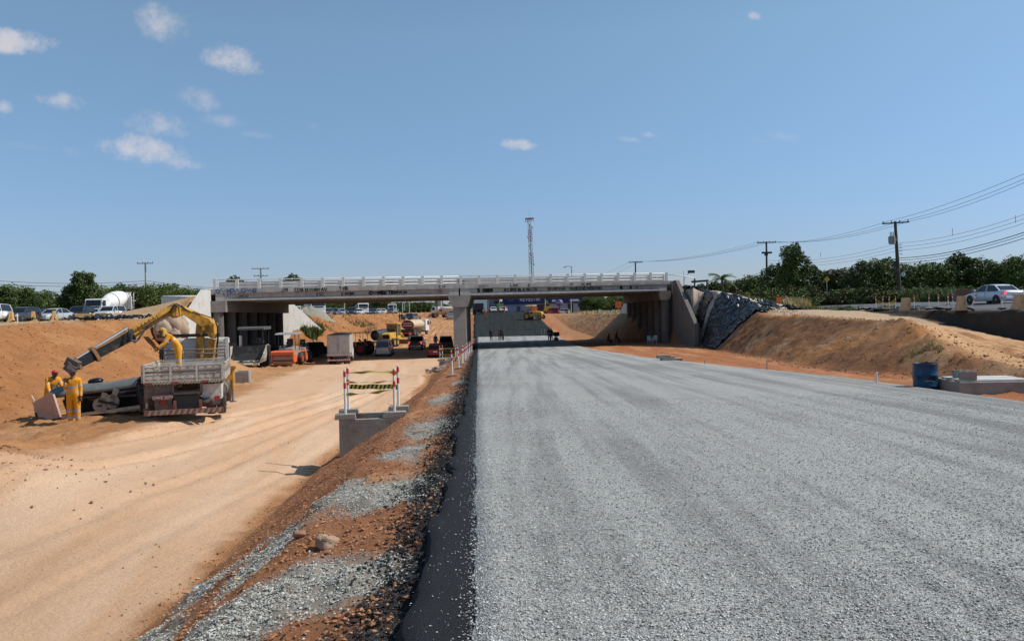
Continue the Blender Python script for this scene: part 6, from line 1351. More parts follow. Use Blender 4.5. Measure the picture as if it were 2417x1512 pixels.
# right side: drum, precast box with lid planks, blocks, slabs
def oil_drum():
    x, y = 10.78, 20.8; zt = W(2177, 857, 20.8).z; t = thing('oil_drum', 'dented dark blue steel drum standing at the right edge of the gravel road', 'drum', (x, y, zt-.88))
    m = mat('drum_blue', (.008, .045, .10), .38, .25, var=.15, dirt=(.12, .17, .2), dscale=3, damt=.25); n = 36
    prof = [(.0, .29), (.01, .302), (.02, .295), (.28, .295), (.295, .31), (.31, .295), (.56, .295), (.575, .31), (.59, .295), (.86, .295), (.872, .303), (.88, .296), (.875, .285), (.80, .283)]
    dent = lambda a, z: 1-.035*math.exp(-((a-4.2)/.5)**2-((z-.5)/.2)**2)-.02*math.exp(-((a-5.2)/.4)**2-((z-.15)/.15)**2)
    b = MB(); b.ring([[Vector((math.cos(a)*r*dent(a, z), math.sin(a)*r*dent(a, z), z)) for a in [2*math.pi*k/n for k in range(n)]] for z, r in prof], caps=False); bd_ = b.build('drum_body', m, t)
    part('drum_bottom', m, t, lambda b: b.cyl((0, 0, .01), (0, 0, .03), .288, n=n)); part('rim', black_metal, t, lambda b: b.tube([(math.cos(a)*.298, math.sin(a)*.298, .88) for a in np.linspace(0, 6.283, 30)], .009, 6))
    part('contents', mat('dark_water', (.02, .025, .03), .3), t, lambda b: b.cyl((0, 0, .5), (0, 0, .52), .28, n=n))
    part('paint_splash', mat('splash', (.30, .36, .38), .6), t, lambda b: [b.box((math.cos(a)*.2955, math.sin(a)*.2955, z), (.004, w, .012), rot=a) for a, z, w in ((4.35, .44, .09), (4.6, .45, .07), (4.75, .44, .06), (4.9, .40, .05), (5.0, .43, .04))], kind='stuff')
oil_drum()
xq = W(2318, 900, 20.1).x; zq = W(2318, 897, 19.5).z
t = thing('precast_box', 'low concrete box covered with pale planks beside the blue drum', 'concrete box', (xq+.05, 20.15, zq-.55), R(-4))
for c, s in (((0, -.56, .25), (1.72, .12, .5)), ((0, .56, .25), (1.72, .12, .5)), ((-.80, 0, .25), (.12, 1.0, .496)), ((.80, 0, .25), (.12, 1.0, .496))): part('box_wall', concrete_dark, t, lambda b: b.box(c, s), bevel=.015)
for k in range(5): part('lid_plank', concrete_white, t, lambda b: b.box((.02+.01*(k % 2), -.44+k*.22, .525+.006*(k % 2)), (1.62, .165, .045)), bevel=.008)
for (dx, dy, lb) in ((-.62, -.40, 'front hollow concrete block standing on the plank-covered box'), (-.50, .10, 'rear hollow concrete block standing on the plank-covered box')):
    cb_ = thing('concrete_block', lb, 'block', (xq+.05+dx, 20.15+dy, zq+.002), R(-14))
    part('shell', concrete_dark, cb_, lambda b: (b.box((0, -.08, .1), (.36, .03, .2)), b.box((0, .08, .1), (.36, .03, .2)), b.box((-.165, 0, .1), (.03, .13, .199)), b.box((.165, 0, .1), (.03, .13, .199)), b.box((0, 0, .1), (.03, .13, .198))), kind='stuff')
sx0 = W(1573, 850, 43).x
for (dx, dy, dz, s, rz, lb) in ((.25, 0, .0, (1.1, .5, .22), .05, 'thick concrete slab at the bottom right of the small slab pile'), (-.45, .1, .0, (.9, .5, .10), -.1, 'thin slab lying at the left of the small slab pile'), (-.05, .05, .225, (.9, .45, .1), .12, 'middle slab of the small slab pile at the gravel edge'), (-.15, .1, .33, (.75, .4, .07), -.05, 'topmost thin slab of the small slab pile')):
    b = MB(); b.box((0, 0, s[2]/2), s); o = b.build('concrete_slab', concrete_dark, bevel=.012); o.location = (sx0+dx, 43+dy, EYE-3.10+dz); o.rotation_euler = (0, 0, rz); tag(o, lb, 'slab', 'slabs piled at the right gravel edge')
t = thing('concrete_box', 'weathered open concrete box on the dirt behind the crane truck', 'concrete box', (W(572, 890, 46).x, 46, EYE-4.0), R(10))
for c, s in (((0, -.4, .35), (.85, .12, .7)), ((0, .4, .35), (.85, .12, .7)), ((-.37, 0, .35), (.12, .68, .696)), ((.37, 0, .35), (.12, .68, .696))): part('box_wall', concrete_dark, t, lambda b: b.box(c, s), bevel=.02)
# stakes
def stake(px, py, Y, h, label, m=wood_old, tl=.03, r=.022):
    q = W(px, py, Y); z = G(q.x, Y); o = MB().cyl((0, 0, -.1), (0, 0, h), r, n=8).build('stake', m); o.location = (q.x, Y, z); o.rotation_euler = (tl, tl*.7, 0); return tag(o, label, 'stake', 'survey stakes pushed into the dirt')
stake(1662, 857, 38, .22, 'wooden stake in red dirt right of the slab pile'); stake(1809, 867, 31, .42, 'thin stake in red dirt below the middle of the brown mound'); stake(2068, 900, 22.5, .34, 'short grey stake at the gravel edge left of the drum', pole_white, r=.028); stake(2153, 850, 25, .45, 'pinkish stake just behind the blue drum')
stake(1107, 815, 104, 2.0, 'tall wooden stake right of the pier between both roads', r=.05); stake(1111, 812, 108, 1.6, 'second wooden stake right of the pier, shorter', r=.05, tl=-.1); stake(1277, 783, 135, 1.0, 'left stake at the foot of the far right bank', r=.05); stake(1284, 783, 134, 1.1, 'middle stake at the foot of the far right bank', r=.05); stake(1296, 782, 132, 1.6, 'right taller stake at the foot of the far right bank', r=.06)
b = MB(); b.box((0, 0, 0), (3.2, .06, .12)); o = b.build('timber_rail', wood_old); q = W(1286, 782, 133.5); o.location = (q.x, 133.2, G(q.x, 133.5)+.25); tag(o, 'low horizontal board nailed between stakes on the far right', 'board')
# rocks, bottle, rag, stick
def rock(x, y, r, label, m=stone_brown, sc=(1, .8, .7), seed=0, dz=.3, name='rock', zz=None):
    b = MB(); b.ball((0, 0, 0), 1, 16, 12); rs = random.Random(seed); 
    for i, v in enumerate(b.v):
        d = v.copy(); f = 1+.62*(vnoise(np.array([d.x*1.6+seed]), np.array([d.y*1.6+d.z*1.3+seed]), seed)[0]-.5)+.3*(vnoise(np.array([d.x*4.5]), np.array([d.y*5+d.z*4]), seed+1)[0]-.5)
        b.v[i] = Vector((d.x*sc[0], d.y*sc[1], d.z*sc[2]))*r*float(f)
    o = b.build(name, m); z = float(gz(np.array([x]), np.array([y]))[0]) if zz is None else zz; o.location = (x, y, z+r*sc[2]*dz); return tag(o, label, 'rock')
rock(-1.67, 7.0, .105, 'large brown rock in the middle of the grey stone patches', seed=3, sc=(1.05, .9, .75), dz=.55)
rock(-2.05, 7.5, .055, 'smaller reddish rock up the slope behind the large brown rock', seed=5, sc=(1.3, .8, .6), m=mat('red_rock', (.3, .15, .09), .9, bump=.5)); rock(-2.55, 7.2, .035, 'small cream coloured stone left of the large brown rock', m=mat('cream_stone', (.55, .42, .24), .8), seed=6)
for i, (px, py, Y, r, lb) in enumerate(((402, 760, 66.2, 1.05, 'tall pale boulder at the foot of the left wing wall'), (425, 775, 67, .95, 'rounded pale boulder right beside the tall one under the wing wall'), (384, 778, 64, .7, 'low pinkish boulder left of the two pale ones by the wing wall'), (412, 792, 63.4, .55, 'small boulder below the pale ones by the wing wall'))):
    q = W(px, py, Y); rock(q.x, Y, r, lb, m=mat('pale_rock', (.34, .25, .175), .9, var=.2, vscale=1.5, bump=.8, bscale=4), seed=20+i, sc=(.9, .8, 1.1), dz=.2, name='boulder', zz=q.z-r*.3)
def bottle():
    x, y = -3.72, 9.3; z = float(gz(np.array([x]), np.array([y]))[0]); t = thing('plastic_bottle', 'empty clear plastic bottle with a blue label lying on the dirt slope', 'bottle', (x, y, z+.033), R(60))
    cl = mat('clear_plastic', (.75, .78, .82), .12, trans=.6, spec=.6); n = 14
    prof = [(-.105, .018), (-.10, .029), (-.03, .03), (-.025, .028), (.03, .028), (.035, .030), (.06, .029), (.085, .014), (.10, .012)]
    b = MB(); b.ring([[Vector((s, math.cos(a)*r, math.sin(a)*r)) for a in [2*math.pi*k/n for k in range(n)]] for s, r in prof]); b.build('bottle_body', cl, t)
    part('label_band', mat('label_blue', (.03, .28, .62), .4), t, lambda b: b.cyl((-.022, 0, 0), (.028, 0, 0), .0295, n=14, cap=False)); part('cap', mat('cap_blue', (.05, .2, .6), .4), t, lambda b: b.cyl((.10, 0, 0), (.115, 0, 0), .014, n=12))
bottle()
q = (-4.25, 31.0); o = MB(); o.ring([[Vector((x, y+.12*math.sin(x*6), .05+.05*math.sin(x*9)+.10*(x > .1)*(x)+.02*math.cos(y*20))) for y in (-.06, -.02, .03, .07)] for x in np.linspace(-.5, .5, 12)], closed=False)
o = o.build('rag', mat('red_rag', (.25, .07, .04), .9)); q = W(946, 963, 31.5); o.location = (q.x, 31.5, G(q.x, 31.5)+.05); tag(o, 'crumpled dark red cloth strip on the dirt right of the nearest drain box', 'rag')
o = MB().box((0, 0, 0), (.46, .035, .02)).build('wooden_stick', mat('stick_tan', (.42, .24, .13), .85)); x, y = -1.72, 14.8; o.location = (x, y, float(gz(np.array([x]), np.array([y]))[0])+.02); o.rotation_euler = (0, 0, .45); tag(o, 'thin tan stick on the red shoulder right of the drain box', 'stick')
for (x, Y, lb) in ((1534, 89, 'left white plastic chair in the shade of the right abutment'), (1545, 89.5, 'right white plastic chair in the shade of the right abutment')):
    q = W(x, 815, Y); t = thing('plastic_chair', lb, 'chair', (q.x, Y, G(q.x, Y)+.03), R(20 if x < 1540 else -25), 'white plastic chairs under the bridge'); m = mat('chair_white', (.6, .62, .64), .4)
    part('seat', m, t, lambda b: b.box((0, 0, .43), (.48, .46, .03))); part('backrest', m, t, lambda b: [b.box((-.2+k*.1, .25, .68), (.05, .03, .42)) for k in range(5)]+[b.box((0, .26, .9), (.48, .03, .06))], kind='stuff')
    for sx_ in (-.21, .21):
        for sy in (-.2, .2): part('leg', m, t, lambda b: b.cyl((sx_, sy, 0), (sx_*.95, sy*.95, .43), .02, n=6))
        part('armrest', m, t, lambda b: (b.box((sx_*1.1, 0, .66), (.05, .46, .03)), b.box((sx_*1.1, -.2, .55), (.04, .04, .24))))
# ------------------------------------------------------------------ jersey barriers
bar_y = mat('barrier_yellow', (.66, .40, .14), .7, var=.08, dirt=(.4, .24, .12), dscale=1.5, damt=.4); bar_t = mat('barrier_tan', (.50, .33, .19), .75, var=.1, dirt=(.25, .15, .1), dscale=1.5, damt=.5)
def jersey(px, py, Y, rz, label, Lb=1.0, m=bar_y, h=.85, group=None, z=None):
    q = W(px, py, Y); t = thing('concrete_barrier', label, 'barrier', (q.x, Y, q.z if z is None else z), rz, group)
    pr = [(-.30, -.05), (-.30, .08), (-.16, .32), (-.11, h), (.11, h), (.16, .32), (.30, .08), (.30, -.05)]
    part('barrier_body', m, t, lambda b: b.prism([(a, c) for a, c in pr], Lb), bevel=.015)
    part('lifting_hole', black_metal, t, lambda b: b.cyl((0, -Lb/2-.004, .42), (0, -Lb/2+.05, .42), .035, n=8))
    return t
gl = 'yellow concrete barriers along the left edge of the cutting'; gr2 = 'tan concrete barriers along the right upper road'
jersey(27, 763, 60, R(28), 'yellow concrete barrier leftmost, in front of the white suv', group=gl, Lb=1.2); jersey(79, 761, 61, R(30), 'yellow concrete barrier second from the left beside the silver sedan bonnet', group=gl, Lb=1.2); jersey(128, 759.5, 62, R(32), 'yellow concrete barrier third from the left at the silver sedan door', group=gl, Lb=1.2)
jersey(201, 757, 66, R(95), 'long yellow barrier lying broadside between the cars and the black sheeting', group=gl, Lb=1.5, h=.6); jersey(246, 752, 68, R(80), 'short yellow barrier end half covered by the black sheeting', group=gl, Lb=.7, h=.5)
for px, py, Y, rz, lb in ((2137, 731.5, 60, 12, 'tan barrier leftmost of three along the right upper road'), (2268, 730.5, 54, 18, 'tan barrier in the middle of three, left of the white sedan'), (2404, 729, 49, 20, 'tan barrier at the right edge of the photo below the white sedan')):
    jersey(px, py, Y, R(-rz), lb, Lb=1.6, m=bar_t, h=.92, group=gr2)
rub = mat('rubber_foot', (.03, .03, .03), .8)
for i, (px, py, Y, tl, lb) in enumerate(((2068, 731, 66, -.06, 'first thin post at the left end of the yellow mesh'), (2083, 731, 65, 0, 'second thin post in the yellow mesh'), (2098, 731, 64.5, 0, 'third thin post in the yellow mesh'), (2113, 731, 63, 0, 'fourth thin post at the right end of the yellow mesh'), (2157, 731, 59, 0, 'thin post touching the right face of the leftmost tan barrier'), (2192, 731, 58, 0, 'thin post alone between two tan barriers, left one'),
                                    (2214, 731, 57, 0, 'thin post in the middle between two tan barriers'), (2237, 730, 56, 0, 'thin post just left of the middle tan barrier'), (2249, 729, 58, -.05, 'leaning post behind the middle tan barrier'), (2290, 730.5, 52.5, .35, 'strongly leaning post resting on the middle tan barrier'), (2364, 729.5, 50.5, 0, 'post standing in front of the white sedan'))):
    q = W(px, py, Y); bollard(q.x, Y, q.z, lb, 'thin banded posts along the right upper road', tilt=tl, blk=(.42, .25, .1), foot=rub, h=1.1)
q = W(2209, 716, 90); bollard(q.x, 84, G(q.x, 84), 'thin post on the far side of the right upper road', tilt=0, foot=rub)
mm = mat('yellow_mesh', (.62, .48, .06), .8); bb = mm.node_tree.nodes['Principled BSDF']; bb.inputs['Alpha'].default_value = .38
m0 = W(2070, 731, 65.8); m1 = W(2112, 731, 63.2); b = MB(); nseg = 14
for i in range(nseg+1):
    f = i/nseg; c = m0+(m1-m0)*f; dp_ = .10*math.sin(f*9)
    b.v += [Vector((c.x, c.y+dp_, c.z+.05)), Vector((c.x, c.y+dp_*.4, c.z+.85-.25*math.sin(f*math.pi)))]
b.f = [(2*i, 2*i+1, 2*i+3, 2*i+2) for i in range(nseg)]; b.sm = [True]*nseg
o = b.build('safety_mesh', mm); tag(o, 'sagging yellow safety mesh hung between thin posts on the right', 'safety mesh')
for k, (px, Y) in enumerate(((2200, 57.5), (2231, 56.5))):
    q = W(px, 731, Y); b = MB(); b.box((0, 0, .06), (1.6, .5, .08), rot=Matrix.Rotation(.06+.1*k, 4, 'Y')); o = b.build('rubber_mat', rub); o.location = q; tag(o, ('flat black rubber slab between the tan barriers, left one', 'tilted black rubber slab left of the middle tan barrier')[k], 'slab')
# ------------------------------------------------------------------ plastic sheeting
def sheet(c4, nu, nv, amp, label, seed=0, lift=.08, name='plastic_sheet', hole=-.9, cell=1.0):
    a, b_, c, d = [np.array(q) for q in c4]; U, V = np.meshgrid(np.linspace(0, 1, nu), np.linspace(0, 1, nv)); U = U.ravel(); V = V.ravel()
    X = (a[0]*(1-U)+b_[0]*U)*(1-V)+(d[0]*(1-U)+c[0]*U)*V; Y = (a[1]*(1-U)+b_[1]*U)*(1-V)+(d[1]*(1-U)+c[1]*U)*V
    X = X+fbm(U*6, V*6, 1, 3, seed)*.35*cell*((U < .06)|(U > .94)|(V < .06)|(V > .94)); Y = Y+fbm(U*6+9, V*6, 1, 3, seed+1)*.5*cell*((U < .06)|(U > .94)|(V < .06)|(V > .94))
    Z = gz(X, Y)+lift+np.abs(fbm(X+Y*.4, Y*.6-X, 1.3, 4, seed+2, .6))*amp*2.2+np.abs(fbm(X*1.3, Y*.35, 2.3, 4, seed+4, .6))*amp*1.2
    j_ = np.random.default_rng(seed); rg_ = 1-np.abs(fbm(X*.9+Y*.5, Y*.5-X*.3, 1.1, 3, seed+9))*3.2; Z = Z+np.clip(rg_, 0, 1)**2*amp*1.1+j_.normal(0, amp*.08, len(X)); X = X+j_.normal(0, .03, len(X)); Y = Y+j_.normal(0, .04, len(X))
    F = grid_faces(nv, nu); cu_m = fbm(X, Y, .55, 3, seed+7); keep = cu_m[F].mean(1) > hole
    o = np_mesh(name, np.stack([X, Y, Z], 1), F[keep], black_plastic, False); s_ = o.modifiers.new('thickness', 'SOLIDIFY'); s_.thickness = .01
    return tag(o, label, 'plastic sheet')
sheet(((18.6, 78.3), (17.7, 70.5), (21.6, 65.5), (22.2, 78.6)), 46, 52, .15, 'big black plastic sheet draped down the slope beside the right wing wall', 31, .10)
sheet(((21.9, 76.8), (21.7, 67.5), (25.5, 66.5), (26.5, 76.0)), 36, 36, .16, 'crumpled black plastic around the pale sand patch on top of the mound', 35, .06, hole=.02)
sheet(((19.2, 92.5), (19.0, 80.0), (20.2, 79.8), (21.6, 92.5)), 14, 50, .22, 'narrow black plastic strip running down behind the right wing wall', 37, .10)
sheet(((27.8, 72), (27.8, 70), (33, 60), (34, 61)), 10, 50, .12, 'ragged black plastic trail ending in the weeds right of the mound', 41, .05, hole=-.1)
sheet(((-35.0, 64.5), (-30.8, 63.5), (-30.6, 68.5), (-34.8, 69)), 50, 40, .20, 'crumpled black plastic on the left embankment below the mixer truck', 51, .08, hole=-.22)
sheet(((-36.8, 58.0), (-31.0, 62.0), (-31.2, 63.0), (-37.0, 59.2)), 60, 10, .14, 'long low strip of black plastic along the left edge by the barriers', 55, .05, hole=-.2)
sheet(((-29.9, 64.0), (-28.9, 64.0), (-28.2, 67.5), (-29.4, 67.5)), 16, 20, .25, 'black plastic hanging between the pale boulders and the left wing wall', 57, .25, hole=-.5)
o = MB().cyl((0, 0, 0), (0, 0, .85), .04, n=8).build('pipe_post', pole_white); q = W(41.5, 767, 56); o.location = (q.x, 56, q.z-.02); tag(o, 'thin white pipe standing upright in the top of the left bank', 'post')
# orange plastic netting lump
# ------------------------------------------------------------------ poles, wires, signs
pc = mat('pole_concrete', (.42, .40, .37), .85, var=.1); pd = mat('pole_dark_wood', (.075, .06, .05), .85, var=.2); wire_m = mat('wire_black', (.02, .02, .022), .5); ins = mat('insulator', (.08, .07, .07), .3)
def pole(px, pytop, Y, label, m=pd, base=None, r=(.16, .10), arms=((0, 2.2),), azim=.1, name='utility_pole', lean=0.0):
    tp = W(px, pytop, Y); zb = base if base is not None else G(tp.x, Y)-.3; h = tp.z-zb
    t = thing(name, label, 'utility pole', (tp.x, Y, zb), azim, rot=(0, -lean, azim))
    part('shaft', m, t, lambda b: b.cyl((0, 0, 0), (0, 0, h), r[0], r[1], 10))
    for (dz, w) in arms:
        a = part('crossarm', m, t, lambda b: b.box((0, -.12, h-.18-dz), (w, .12, .14)))
        for k in range(4): part('insulator', ins, a, lambda b: (b.cyl((-w/2+.12+k*(w-.24)/3, -.12, h-.12-dz), (-w/2+.12+k*(w-.24)/3, -.12, h+.05-dz), .055, n=8), b.cyl((-w/2+.12+k*(w-.24)/3, -.12, h+.02-dz), (-w/2+.12+k*(w-.24)/3, -.12, h+.06-dz), .085, n=8)))
    return t, tp, h
def wires(ends, label, sag=.8, r=.02, n=14, group='overhead wires'):
    """ends: list of pairs of points, one object per wire"""
    for i, (p, q) in enumerate(ends):
        p = Vector(p); q = Vector(q); b = MB()
        b.tube([p+(q-p)*f+Vector((0, 0, -sag*4*f*(1-f))) for f in np.linspace(0, 1, n)], r, 4); o = b.build('overhead_wire', wire_m); tag(o, label, 'wire', group)
P1, p1, h1 = pole(2121, 522, 88, 'dark leaning utility pole with transformer and round sign on the right', r=(.24, .15), arms=((0, 2.9),), azim=-.05, lean=.045)
part('transformer', mat('transformer_grey', (.32, .30, .27), .6, var=.1), P1, lambda b: (b.cyl((-.55, -.25, h1-2.5), (-.55, -.25, h1-1.6), .33, n=16), b.box((-.25, -.2, h1-2.0), (.4, .2, .3)), [b.box((-.55+math.cos(a)*.36, -.25+math.sin(a)*.36, h1-2.05), (.05, .12, .7), rot=a) for a in (2.2, 2.9, 3.6, 4.3, 5)]))
part('bushing', ins, P1, lambda b: [b.cyl((-.7+k*.15, -.25, h1-1.6), (-.72+k*.17, -.25, h1-1.15), .04, n=6) for k in range(3)], kind='stuff')
part('junction_box', black_metal, P1, lambda b: (b.box((-.3, -.2, h1-4.7), (.4, .35, .7)), [b.tube([(-.3, -.25, h1-4.6), (-.5-.1*k, -.3, h1-5.4-.2*k), (-.35, -.3, h1-6.2), (-.1, -.25, h1-5.2)], .02, 5) for k in range(5)]))
part('side_bracket', steel, P1, lambda b: [b.box((.35, -.15, h1-2.6-.35*k), (.3, .06, .08)) for k in range(4)], kind='stuff')
t = thing('round_sign', 'round white parking sign with a barred letter fixed on the leaning pole', 'sign', W(2131, 647, 87.4)); t.rotation_euler = (0, 0, .1)
part('disc', mat('sign_white', (.7, .7, .7), .5), t, lambda b: b.cyl((0, 0, 0), (0, -.04, 0), .27, n=24)); part('sign_rim', black_metal, t, lambda b: b.ring([[Vector((math.cos(a)*r, y, math.sin(a)*r)) for a in np.linspace(0, 6.283, 25)[:-1]] for r, y in ((.25, -.042), (.27, -.046), (.285, -.03))], caps=False))
text_part('E', .36, black_metal, t, frame((0, -.05, 0), (1, 0, 0), (0, 0, 1)))
P2, p2, h2 = pole(1808, 570, 128, 'dark utility pole behind the sandy mound, second from the right', r=(.2, .14), arms=((0, 3.0),), azim=-.05)
part('junction_box', black_metal, P2, lambda b: (b.box((0, -.2, h2-1.8), (1.6, .2, .3)), b.box((-.1, -.2, h2-2.1), (.5, .3, .35))))
P3, p3, h3 = pole(1499, 617, 172, 'distant utility pole rising behind the right end of the bridge', r=(.2, .14), arms=((0, 3.0),))
P4, p4, h4 = pole(343, 619, 133, 'tall pale concrete pole with a crossarm behind the mixer truck', m=pc, r=(.22, .14), arms=((.0, 2.6),), base=1.0)
P5, p5, h5 = pole(615, 632, 160, 'pale pole with two crossarms rising behind the left part of the bridge', m=pc, r=(.2, .15), arms=((.0, 3.4), (1.45, 2.8)), base=1.0)
for dx in (-1.3, .2, 1.3):
    a = p1+Vector((dx, 0, 0)); b_ = p2+Vector((dx*.9, 0, 0)); c = p3+Vector((dx*.9, 0, 0)); e = W(2460, 402+8*dx, 55)
    wn = {-1.3: 'left', .2: 'middle', 1.3: 'right'}[dx]
    wires([(a, b_)], 'thin wire from the %s insulator of the leaning pole to the second pole' % wn, .9, .016); wires([(b_, c)], 'thin wire from the %s insulator of the second pole to the distant pole' % wn, .9, .016); wires([(a, e)], 'thin wire rising right out of the photo from the %s insulator of the leaning pole' % wn, .35, .016)
for dx in (-1, 1): wires([(p3+Vector((dx, 0, 0)), W(1380+dx*12, 665, 240))], '%s thin wire descending left from the distant pole behind the bridge' % ('left' if dx < 0 else 'right'), .5)
for dz, r in ((4.05, .032), (4.3, .022), (4.6, .026), (2.4, .014), (2.8, .014), (3.2, .014)):
    a = p1-Vector((0, 0, dz)); b_ = p2-Vector((0, 0, dz+.6)); wires([(a, b_)], '%s sagging cable between the two nearest right hand poles' % {4.05: 'thick upper', 4.3: 'middle', 4.6: 'lowest thick', 2.4: 'thin topmost', 2.8: 'thin second', 3.2: 'thin third'}[dz], .8, r)
    wires([(a, W(2460, 540-(4.3-dz)*26, 58))], '%s cable running off the right edge of the photo from the leaning pole' % {4.05: 'thick upper', 4.3: 'middle', 4.6: 'lowest thick', 2.4: 'thin topmost', 2.8: 'thin second', 3.2: 'thin third'}[dz], .5, r)
for dz in (4.6, 5.0, 5.5): wires([(p2-Vector((0, 0, dz)), W(1520, 676+dz*4, 150))], '%s cable running left from the second pole behind the palm' % {4.6: 'upper', 5.0: 'middle', 5.5: 'lowest'}[dz], 1.0, .03)
for (px, py, hh) in ((2247, 547, 16), (2396, 517, 19), (1936, 601, 12)):
    q = W(px, py, 75 if px > 2000 else 105); o = MB().cyl((0, 0, -.35), (0, 0, .35), .03, n=6).build('wire_spacer', steel); o.location = q; tag(o, ('vertical spacer rod at the right edge of the photo on the upper wires' if px > 2300 else 'vertical spacer rod hanging on the wires just right of the leaning pole') if px > 2000 else 'vertical spacer rod on the wires left of the leaning pole', 'spacer', 'wire spacers')
for (ya, yb) in ((662, 662.5), (670, 668.5), (684, 682)):
    wires([(W(-40, ya-2, 120), W(343, yb, 133))], '%s wire crossing the sky above the left trees to the pale pole' % {662: 'upper', 670: 'middle', 684: 'lower'}[ya], .5, .03)
wires([(W(343, 662, 133), W(640, 680, 160))], 'upper wire running right from the pale pole towards the bridge', .6, .03); wires([(W(343, 668, 133), W(640, 684, 160))], 'lower wire running right from the pale pole towards the bridge', .6, .03)
def simple_post(px, y0, y1, Y, label, m=pole_white, r=.07, name='lamp_post', cat='lamp post', fn=None, base=None):
    tp = W(px, y0, Y); bt = W(px, y1, Y).z if base is None else base; t = thing(name, label, cat, (tp.x, Y, bt)); h = tp.z-bt
    part('shaft', m, t, lambda b: b.cyl((0, 0, 0), (0, 0, h), r, r*.7, 8))
    if fn: fn(t, h)
    return t
simple_post(1348.5, 629, 690, 130, 'slim street lamp with a short arm behind the bridge railing', m=pd, fn=lambda t, h: (part('arm', pd, t, lambda b: b.tube([(0, 0, h-.1), (-.5, 0, h+.1), (-1.0, 0, h-.0)], .04, 6)), part('lamp_head', steel, t, lambda b: b.box((-1.1, 0, h-.08), (.4, .2, .16)))))
def tl_fn(t, h):
    part('arm', pole_white, t, lambda b: b.tube([(0, 0, h*.45), (.15, 0, h*.68), (.5, 0, h*.85), (.8, 0, h*.95)], .05, 6))
    hd_ = part('signal_head', black_metal, t, lambda b: b.box((.95, 0, h*.97), (.85, .28, .34)), bevel=.03)
    for k in range(3): part('lens', mat('lens_dark', (.04, .04, .04), .3), hd_, lambda b: b.cyl((.66+k*.28, -.15, h*.97), (.66+k*.28, -.22, h*.97), .11, n=12))
simple_post(1613, 640, 690, 100, 'white curved traffic light post right of the bridge end', name='traffic_light', cat='traffic light', r=.09, fn=tl_fn)
t = thing('timber_fence', 'dark wooden rail frame on posts on the embankment right of the wing wall', 'fence', (W(1650, 680, 88).x, 88, 3.2))
for px, y0 in ((1639, 657), (1668, 660)): part('post', pd, t, lambda b: b.cyl(W(px, y0, 88), W(px, 692, 88), .09, n=8), world=True)
for (xa, ya, xb, yb, w) in ((1631, 665, 1672, 662, .22), (1602, 679, 1668, 675, .14)): part('rail', black_metal, t, lambda b: wbar(b, W(xa, ya, 87.9), W(xb, yb, 87.9), w, w, .06), world=True)
def sign_post(px, pyc, Y, w, h, m, label, diamond=False, pm=steel, ptop=True, txt=None, zb=None):
    c = W(px, pyc, Y); g = G(c.x, Y) if zb is None else zb; t = thing('sign', label, 'sign', (c.x, Y, g)); zc_ = c.z-g
    part('post', pm, t, lambda b: b.cyl((0, .04, 0), (0, .04, max(.5, zc_+h*.3)), .04, n=8))
    rt_ = Matrix.Rotation(R(45), 4, 'Y') if diamond else None
    part('board', m, t, lambda b: b.box((0, 0, zc_), (w, .04, h), rot=rt_))
    if txt: text_part(txt, h*.5, black_metal, t, frame((0, -.03, zc_), (1, 0, 0), (0, 0, 1)))
    return t
osign = mat('sign_orange', (.78, .16, .03), .5); sign_post(1838, 708, 74, .5, .55, osign, 'small orange sign board at the weedy end of the mound'); ys = sign_post(1951, 659, 92, .52, .52, mat('sign_yellow', (.6, .38, .02), .5, dirt=(.3, .2, .1), damt=.5), 'yellow diamond warning sign in front of the trees left of the leaning pole', diamond=True)
sign_post(1459, 718.5, 132, 1.0, 1.1, osign, 'orange sign with a dark symbol beside the right abutment under the bridge', txt='n', zb=.6)
# cyclist on the roadside
q = W(1860, 700, 88); person('cyclist in a pale shirt riding among the roadside weeds', (q.x, 88, 1.05), R(-70), mat('pale_shirt2', (.45, .45, .48), .8), mat('brown_shorts', (.2, .1, .06), .8), pose='sit', lean=25, arms=[((.1, -.7, -.7), (0, -1, -.3)), ((-.1, -.7, -.7), (0, -1, -.3))])
t = thing('bicycle', 'bicycle under the cyclist among the roadside weeds', 'bicycle', (q.x+.05, 88, .62), R(-160))
for x in (-.52, .52): part('wheel', black_metal, t, lambda b: b.tube([(x+math.cos(a)*.33, 0, .34+math.sin(a)*.33) for a in np.linspace(0, 6.283, 20)], .022, 5))
part('frame', red_band, t, lambda b: (b.tube([(-.52, 0, .34), (-.1, 0, .32), (.35, 0, .8), (-.25, 0, .82), (-.1, 0, .32)], .02, 5), b.tube([(-.52, 0, .34), (-.25, 0, .82), (-.27, 0, .92)], .018, 5), b.tube([(.52, 0, .34), (.34, 0, .95)], .02, 5), b.tube([(.34, -.25, .98), (.34, .25, .98)], .018, 5), b.box((-.27, 0, .95), (.25, .12, .05))))
# brick and concrete garden walls behind the right upper road
q0 = W(2252, 712, 74); q1 = W(2300, 712, 72); brick_m = mat('brick_red', (.22, .10, .075), .9, var=.3, vscale=8); t = thing('brick_wall', 'low dark red brick wall behind the upper road left of the white sedan', 'wall', (q0.x, q0.y, G(q0.x, 74)))
dd = (q1-q0); dd.z = 0; ln = dd.length; ux = dd.normalized(); az = math.atan2(ux.y, ux.x)
core = MB(); core.box((ln/2, 0, .55), (ln, .14, 1.1)); t.rotation_euler = (0, 0, az); core.build('mortar_core', concrete_dark, t)
me_b = None; nb = 0
for r_ in range(6):
    for c_ in range(int(ln/.42)):
        if nb >= 280: break
        x = .21+c_*.42+(r_ % 2)*.2
        if x > ln-.15: continue
        if me_b is None: b = MB(); b.box((0, 0, 0), (.39, .06, .165)); ob = b.build('brick', brick_m, t); me_b = ob.data
        else: ob = bpy.data.objects.new('brick', me_b); COL.objects.link(ob); ob.parent = t
        ob.location = (x, -.075-.008*random.random(), .10+r_*.185); nb += 1
